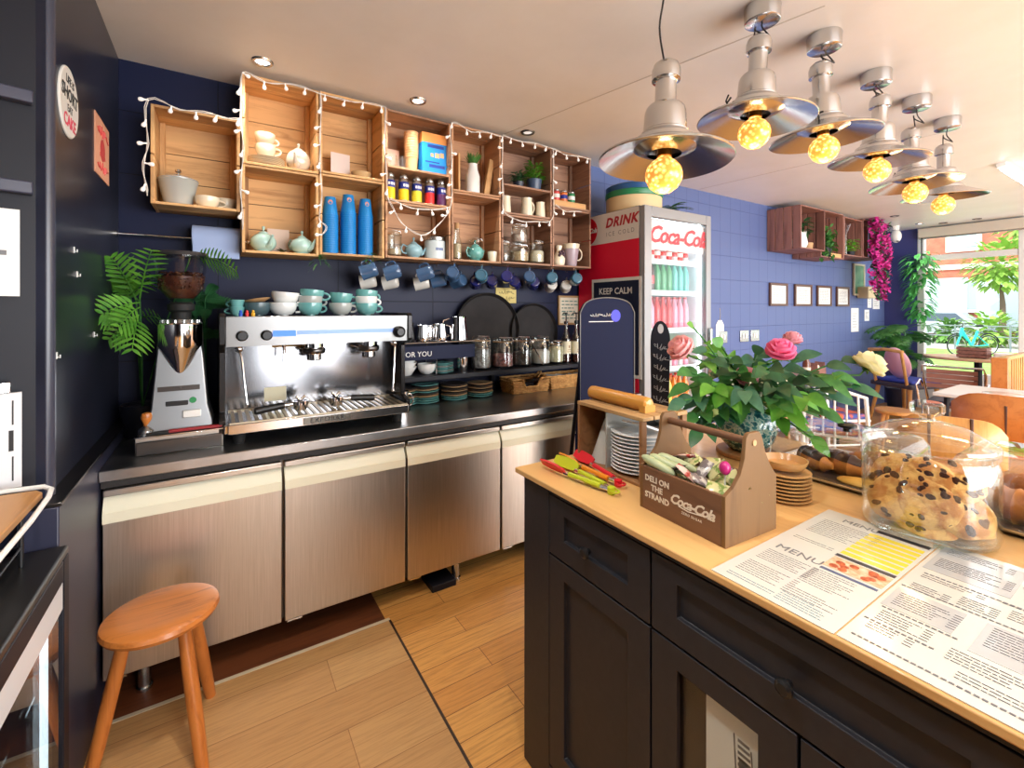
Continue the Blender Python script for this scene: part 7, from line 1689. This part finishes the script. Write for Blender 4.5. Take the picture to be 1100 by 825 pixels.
# bistro chair
t = thing('bistro_chair', 'tubular metal bistro chair with a slatted wooden back before the window table', 'chair', (6.72, 1.58, 0), .12)
mb = MB(); mb.tube([(.2, -.23, .0), (.2, -.23, .45), (-.02, -.25, .80), (-.10, -.24, .875), (-.10, .24, .875), (-.02, .25, .80), (.2, .23, .45), (.2, .23, 0)], .013, 10); mb.tube([(-.20, -.22, 0), (-.18, -.22, .45), (-.18, .22, .45), (-.20, .22, 0)], .013, 10); mb.tube([(-.2, -.24, .45), (-.22, -.27, .66), (.0, -.27, .70), (.12, -.26, .62)], .012, 8); mb.tube([(-.2, .24, .45), (-.22, .27, .66), (.0, .27, .70), (.12, .26, .62)], .012, 8); obj('frame', mb, M['chrome'], t)
mb = MB()
for q in range(4): mb.at((-.105, 0, .645 + q * .052), 0, 0, -.2).bx(-.006, .006, -.20, .20, 0, .045)
obj('backrest', mb.at(), M['redY'], t); mb = MB()
for q in range(7): mb.bx(-.2 + q * .058, -.15 + q * .058, -.2, .2, .452, .468)
obj('seat', mb, M['redY'], t); one('seat_pad', MB().bx(-.19, .19, -.19, .19, 0, .04), M['navy'], 'dark blue pad lying on the bistro chair seat', 'cushion', (6.72, 1.58, .4685), .12, bevel=.01)
# slatted bench screen
t = thing('slatted_booth', 'pale slatted wooden booth bench at the right by the window', 'bench', (6.45, 1.18, 0)); obj('post', MB().bx(0, .12, -.06, .06, 0, 1.02), orw, t, bevel=.006); obj('top_rail', MB().bx(.12, 1.66, -.03, .03, .985, 1.02), lw_, t, bevel=.004); obj('seat', MB().bx(.1205, 1.66, -.6, -.0305, .40, .45), orw, t, bevel=.006); obj('panel', MB().bx(.1205, 1.66, -.012, .012, .05, .40), lw_, t)
for i in range(16): obj('slat', MB().bx(.14 + i * .097, .14 + i * .097 + .045, -.014, .014, .4505, .9845), lw_, t)
# white table, orange ply chair backs
def dining_table(label, x, y, w_, d, h, top, rz=0):
    t = thing('dining_table', label, 'table', (x, y, 0), rz); obj('tabletop', MB().bx(-w_ / 2, w_ / 2, -d / 2, d / 2, h - .03, h), top, t, bevel=.006)
    for sx in (-1, 1):
        for sy in (-1, 1): obj('leg', MB().tube([(sx * (w_ / 2 - .08), sy * (d / 2 - .08), h - .031), (sx * (w_ / 2 - .05), sy * (d / 2 - .05), 0)], [.022, .016], 10), M['black'], t)
    return t
dining_table('white-topped dining table between the orange chair back and the slatted booth', 5.75, 1.02, .8, .75, .76, mat('white_laminate', srgb(232, 234, 232), .3))
def ply_chair(label, x, y, rz, m, w_=.46, zt=.86, low=.5, strip=True):
    t = thing('ply_chair', label, 'chair', (x, y, 0), rz, 'bent ply chairs')
    n = 16; v = []; f = []
    for i in range(n + 1):
        s = (i / n - .5) * 2; e = 1 - abs(s) ** 5
        for z in (low + .05 * abs(s) ** 3, zt - .09 * abs(s) ** 6): v.append((-.03 * s * s * -1 - .03, s * w_ / 2, z))
    for i in range(n): f.append((i * 2, i * 2 + 1, i * 2 + 3, i * 2 + 2))
    mb = MB(); mb.add(v, f); o = obj('backrest', mb, m, t); md = o.modifiers.new('t', 'SOLIDIFY'); md.thickness = .016
    obj('seat', MB().bx(.0, .42, -w_ / 2 + .02, w_ / 2 - .02, .43, .45), m, t, bevel=.008)
    mb = MB(); mb.tube([(-.026, -.1, .80), (-.02, -.1, .55), (.05, -.1, .428), (.36, -.1, .428)], .009, 6); mb.tube([(-.026, .1, .80), (-.02, .1, .55), (.05, .1, .428), (.36, .1, .428)], .009, 6); obj('bracket', mb, mat('bracket_brown', srgb(84, 58, 48), .5), t)
    for sx, sy in ((.05, -1), (.38, -1), (.38, 1), (.05, 1)): obj('leg', MB().tube([(sx, sy * .14, .43), (sx + (.05 if sx > .1 else -.06), sy * .2, 0)], .011, 8), M['chrome'], t)
    return t
ply_chair('wide orange plywood chair back right of the cookie jar', 4.80, .74, 0, orw, .80, .875, .48); ply_chair('pale plywood chair whose curved back shows above the cookie jar lid', 4.02, .96, .25, lw_, .52, .80, .46)
one('table_plate', MB().lathe([(0, 0), (.08, 0), (.13, .02), (.125, .022), (0, .008)], 30), M['whitec'], 'white plate on the white-topped dining table', 'plate', (5.6, 1.0, .7605))
# colourful chairs and small table in mid room
def wicker_chair(label, x, y, rz, cm):
    t = thing('cafe_chair', label, 'chair', (x, y, 0), rz, 'white cafe chairs')
    mb = MB(); mb.tube([(-.2, -.2, 0), (-.2, -.22, .5), (-.22, -.2, .80), (-.24, 0, .86), (-.22, .2, .80), (-.2, .22, .5), (-.2, .2, 0)], .016, 8); mb.tube([(.2, -.2, 0), (.2, -.2, .45), (.2, .2, .45), (.2, .2, 0)], .015, 8); mb.tube([(-.2, -.2, .24), (.2, -.2, .24), (.2, .2, .24), (-.2, .2, .24)], .01, 6, closed=True); obj('frame', mb, M['white'], t)
    mb = MB()
    for q in range(5): mb.tube([(-.215, -.16 + q * .08, .47), (-.235, -.15 + q * .075, .82)], .008, 6)
    obj('back_spindles', mb, M['white'], t); obj('seat', MB().bx(-.2, .22, -.22, .22, .451, .475), M['white'], t, bevel=.01); obj('seat_pad', MB().bx(-.18, .2, -.2, .2, .4755, .52), cm, t, bevel=.015); return t
cp = noisy('patchwork_pad', srgb(200, 96, 60), srgb(60, 80, 150), 9, .8, b=0, lo=.45, hi=.55)
wicker_chair('white cafe chair with a patchwork pad behind the leaves at the vase right', 5.0, 2.05, -.5, cp); wicker_chair('white cafe chair with a blue pad just beyond the pastry tray', 4.4, 1.78, .4, noisy('blue_pad_cloth', srgb(66, 110, 190), srgb(226, 160, 130), 7, .8, b=0, lo=.45, hi=.55))
dining_table('small beech dining table against the blue wall', 5.45, 2.55, .7, .62, .745, lw_)
t = thing('wine_bottle', 'dark amber bottle on the small beech table by the blue wall', 'bottle', (5.42, 2.46, .7455)); obj('bottle_body', MB().lathe([(0, 0), (.04, 0), (.04, .16), (.015, .22), (.015, .28), (0, .28)], 20), mat('amber_glass', srgb(110, 60, 40), .15), t); obj('label_sleeve', MB().lathe([(.0404, .05), (.0406, .05), (.0406, .12), (.0404, .12)], 20), M['cream'], t)
t = thing('condiment_box', 'small wooden condiment box on the beech table by the blue wall', 'box', (5.62, 2.45, .7455)); mb = MB(); mb.bx(-.09, .09, -.06, -.05, 0, .1); mb.bx(-.09, .09, .05, .06, 0, .1); mb.bx(-.09, -.08, -.0499, .0499, 0, .16); mb.bx(.08, .09, -.0499, .0499, 0, .16); mb.bx(-.0799, .0799, -.0499, .0499, 0, .01); obj('box_body', mb, M['redX'], t); obj('jar', MB().lathe([(0, .0105), (.03, .0105), (.03, .12), (.022, .13), (0, .13)], 16), M['cream'], t)
for i, (x, y, r) in enumerate(((5.75, 1.78, .9), (4.75, 2.45, -1.8))):
    t = thing('beech_stool', ('beech stool between the white cafe chairs', 'beech stool under the blue wall near the sockets')[i], 'stool', (x, y, 0), r, 'beech stools'); obj('seat', MB().lathe([(0, .45), (.16, .45), (.17, .46), (.17, .475), (.16, .485), (0, .485)], 30), lw_, t)
    for a in (0, 1.57, 3.14, 4.71): obj('leg', MB().tube([(.11 * math.cos(a), .11 * math.sin(a), .45), (.2 * math.cos(a), .2 * math.sin(a), 0)], [.02, .014], 8), lw_, t)
# ================================================================ the street outside
struct('pavement', MB().bx(9.35, 60, -30, 40, -.25, -.1), noisy('pavement_grey', srgb(190, 190, 186), srgb(206, 204, 200), 2, .8, b=.05))
one('grass_verge', MB().bx(15, 24, -20, 30, -.0995, -.06), noisy('lawn', srgb(120, 170, 70), srgb(150, 190, 96), 4, .9, b=.2), 'green grass verge across the street outside the window', 'grass', kind='stuff')
bk = noisy('red_brick', srgb(206, 120, 96), srgb(190, 104, 84), 3, .8, b=0); stn = mat('pale_stone', srgb(236, 230, 220), .7)
t = thing('brick_building', 'red brick building with white windows across the street', 'building', (36, 9, -.1)); obj('wall', MB().bx(0, 6, -14, 16, 0, 14), bk, t)
mb = MB()
for z in (3.9, 7.0, 10.2): mb.bx(-.12, -.001, -14, 16, z, z + .28)
obj('stone_band', mb, stn, t)
mb = MB()
for q in range(7): mb.bx(-.25, -.121, -13.8 + q * 4.2, -10.1 + q * 4.2, .4, 3.4)
obj('shop_front', mb, mat('shop_front_pale', srgb(206, 222, 232), .3), t)
for j, z in enumerate((1.4, 4.9, 8.0)):
    for i in range(10):
        y = -12.2 + i * 2.8; wf = obj('window', MB().bx(-.16, -.0, y - .75, y + .75, z, z + 1.9), stn, t); obj('pane', MB().bx(-.19, -.161, y - .55, y + .55, z + .2, z + 1.7), mat('far_pane', srgb(170, 196, 210), .1), wf) if (i + j) == 0 else obj('pane', MB().bx(-.19, -.161, y - .55, y + .55, z + .2, z + 1.7), bpy.data.materials['far_pane'], wf)
def tree(label, x, y, h, r, lm, n=900, ls=.55, name='street_tree', trunk=True):
    t = thing(name, label, 'tree', (x, y, -.1), 0, 'trees across the street'); 
    if trunk: obj('trunk', MB().tube([(0, 0, 0), (.05, 0, h * .5), (0, .05, h * .75)], [.14, .1, .05], 8), mat('bark_grey', srgb(110, 92, 78), .9), t)
    mb = MB()
    for i in range(n):
        a, b, q = R.random() * 6.28, R.uniform(-1, 1), R.random() ** .4; p = Vector((r * q * math.cos(a) * math.sqrt(1 - b * b), r * q * math.sin(a) * math.sqrt(1 - b * b), h + r * .9 * q * b))
        mb.leaf(tuple(p), (math.cos(a), math.sin(a), b + R.uniform(-.5, .5)), ls, ls * .6, droop=.2, n=2)
    obj('crown', mb, lm, t); return t
lt = mat('street_leaf', srgb(150, 190, 84), .6); lt2 = mat('street_leaf_dark', srgb(104, 150, 70), .6)
tree('light green tree in front of the brick building', 29.5, 5.3, 3.6, 1.25, lt, 500, .38); tree('taller green tree at the right of the window view', 32, 4.6, 6.0, 1.5, lt, 500, .45)
for i, (x, y, r) in enumerate(((27.5, 5.3, .8), (28.8, 6.9, .6), (27, 3.6, .8), (29, 9.2, .6))): tree('round green bush on the verge, %s from the right in the window' % ('second', 'third', 'first', 'fourth')[i], x, y, r * .9, r, (lt, lt2)[i % 2], 260, .34, 'verge_bush', False)
def car(label, x, y, m):
    t = thing('parked_car', label, 'car', (x, y, -.1), PI / 2, 'parked cars'); sec = [(-2.1, .55, .35), (-2.05, .85, .35), (-1.5, .95, .35), (-.9, 1.42, .35), (.6, 1.45, .35), (1.3, 1.0, .35), (2.05, .82, .35), (2.15, .5, .35)]; v = []; f = []
    for xx, zt_, zb_ in sec:
        for s in (-1, 1): v += [(xx, s * .85, zb_ - .1), (xx, s * .85, min(zt_, .9)), (xx, s * (.85 if zt_ < .96 else .62), zt_)]
    for i in range(len(sec) - 1):
        a, b = i * 6, i * 6 + 6
        f += [(a, a + 1, b + 1, b), (a + 1, a + 2, b + 2, b + 1), (a + 3, b + 3, b + 4, a + 4), (a + 4, b + 4, b + 5, a + 5), (a + 2, a + 5, b + 5, b + 2), (a, b, b + 3, a + 3)]
    f += [(0, 3, 4, 5, 2, 1), (42, 43, 44, 47, 46, 45)]; obj('car_body', MB().add(v, f), m, t)
    mb = MB(); 
    for s in (-1, 1): mb.add([(-1.25, s * .845, .93), (1.15, s * .845, .93), (.55, s * .68, 1.38), (-.8, s * .68, 1.38)], [(0, 1, 2, 3)])
    obj('side_window', mb, mat('car_glass', srgb(70, 84, 98), .1) if 'car_glass' not in bpy.data.materials else bpy.data.materials['car_glass'], t)
    for wx in (-1.35, 1.35):
        for s in (-1, 1): w_ = obj('wheel', MB().cyl((wx, s * .86 - (.1 if s > 0 else 0.0) - (0 if s > 0 else -.0), .32), .32, .10, 20, 'Y'), M['rubber'], t); obj('hub_cap', MB().cyl((wx, s * .87 - (.0 if s > 0 else .02), .32), .18, .02, 16, 'Y'), M['satin'], w_)
car('silver car parked across the street', 34.3, 8.6, mat('car_silver', srgb(190, 200, 210), .25, .4)); car('pale blue car parked at the left across the street', 34.3, 13.5, mat('car_blue', srgb(150, 176, 206), .25, .3)); car('dark grey car parked at the right across the street', 34.3, 3.4, mat('car_grey', srgb(110, 116, 124), .25, .4))
t = thing('street_railing', 'low metal railing along the grass verge outside', 'railing', (24.5, 0, -.1)); mb = MB()
for z in (.55, .95): mb.tube([(0, -2, z), (0, 12, z)], .025, 6)
obj('rail', mb, mat('railing_grey', srgb(120, 130, 136), .5), t)
for i in range(10): obj('post', MB().cyl((0, -1.8 + i * 1.5, 0), .03, 1.0, 8), bpy.data.materials['railing_grey'], t)
t = thing('traffic_sign', 'round red road sign on a pole outside the left of the window', 'sign', (15, 5.12, -.1)); obj('pole', MB().cyl((0, 0, 0), .04, 1.75, 10), M['satin'], t); obj('disc', MB().lathe([(0, -.03), (.24, -.03), (.25, 0), (0, 0)], 28, (0, 0, 1.6), 'X'), mat('sign_red', srgb(226, 90, 70), .4), t); obj('white_bar', MB().bx(-.034, -.031, -.16, .16, 1.56, 1.64), M['white'], t)
# bicycle
t = thing('bicycle', 'turquoise bicycle parked outside the shop window', 'bicycle', (21.4, 4.55, -.058), -rad(33))
WR = .34; fc = mat('bike_teal', srgb(40, 190, 196), .3)
for nm, x in (('wheel', -.52), ('wheel', .54)):
    mb = MB(); mb.tube(arc((x, 0, WR), WR - .02, 0, 2 * PI, 36, 'XZ')[:-1], .02, 8, closed=True); w_ = obj(nm, mb, M['rubber'], t); mb = MB()
    for i in range(18): a = 2 * PI * i / 18; mb.tube([(x + .02 * math.cos(a + 1), .015 * (-1) ** i, WR + .02 * math.sin(a + 1)), (x + (WR - .035) * math.cos(a), 0, WR + (WR - .035) * math.sin(a))], .002, 4)
    mb.tube(arc((x, 0, WR), WR - .04, 0, 2 * PI, 36, 'XZ')[:-1], .008, 6, closed=True); obj('spokes', mb, M['satin'], w_)
    mb = MB(); mb.tube(arc((x, 0, WR), WR + .04, .2, 2.6, 14, 'XZ'), .02, 6); obj('mudguard', mb, M['black'], t)
mb = MB()
for a, b, r in (((-.36, .86), (-.02, .30), .026), ((-.38, .74), (-.08, .42), .022), ((-.02, .30), (.18, .82), .022), ((.54, .34), (-.02, .30), .012), ((.54, .34), (.14, .68), .012), ((-.34, .92), (-.40, .66), .028), ((-.40, .66), (-.52, .34), .018)): mb.tube([(a[0], 0, a[1]), (b[0], 0, b[1])], r * 1.7, 8)
obj('frame', mb, fc, t); mb = MB(); mb.tube([(-.34, 0, .92), (-.32, 0, 1.05)], .014, 8); mb.tube([(-.18, -.26, 1.06), (-.28, -.22, 1.08), (-.33, 0, 1.06), (-.28, .22, 1.08), (-.18, .26, 1.06)], .013, 8); obj('handlebar', mb, M['black'], t)
mb = MB(); mb.tube([(.18, 0, .8), (.22, 0, .96)], .014, 8); obj('seat_post', mb, M['satin'], t); mb = MB().ball((.24, 0, .99), .14, 16, 10, sx=1, sy=.6, sz=.28); obj('saddle', mb, M['black'], t); mb = MB(); mb.tube([(.2, .1, .74), (.72, .1, .74), (.72, -.1, .74), (.2, -.1, .74)], .01, 6, closed=True); obj('carrier_rack', mb, M['black'], t); mb = MB(); mb.lathe([(0, -.01), (.09, -.01), (.09, .01), (0, .01)], 20, (-.02, 0, .30), 'Y'); mb.tube([(-.02, .05, .3), (.1, .05, .18)], .012, 6); obj('crank', mb, M['satin'], t)
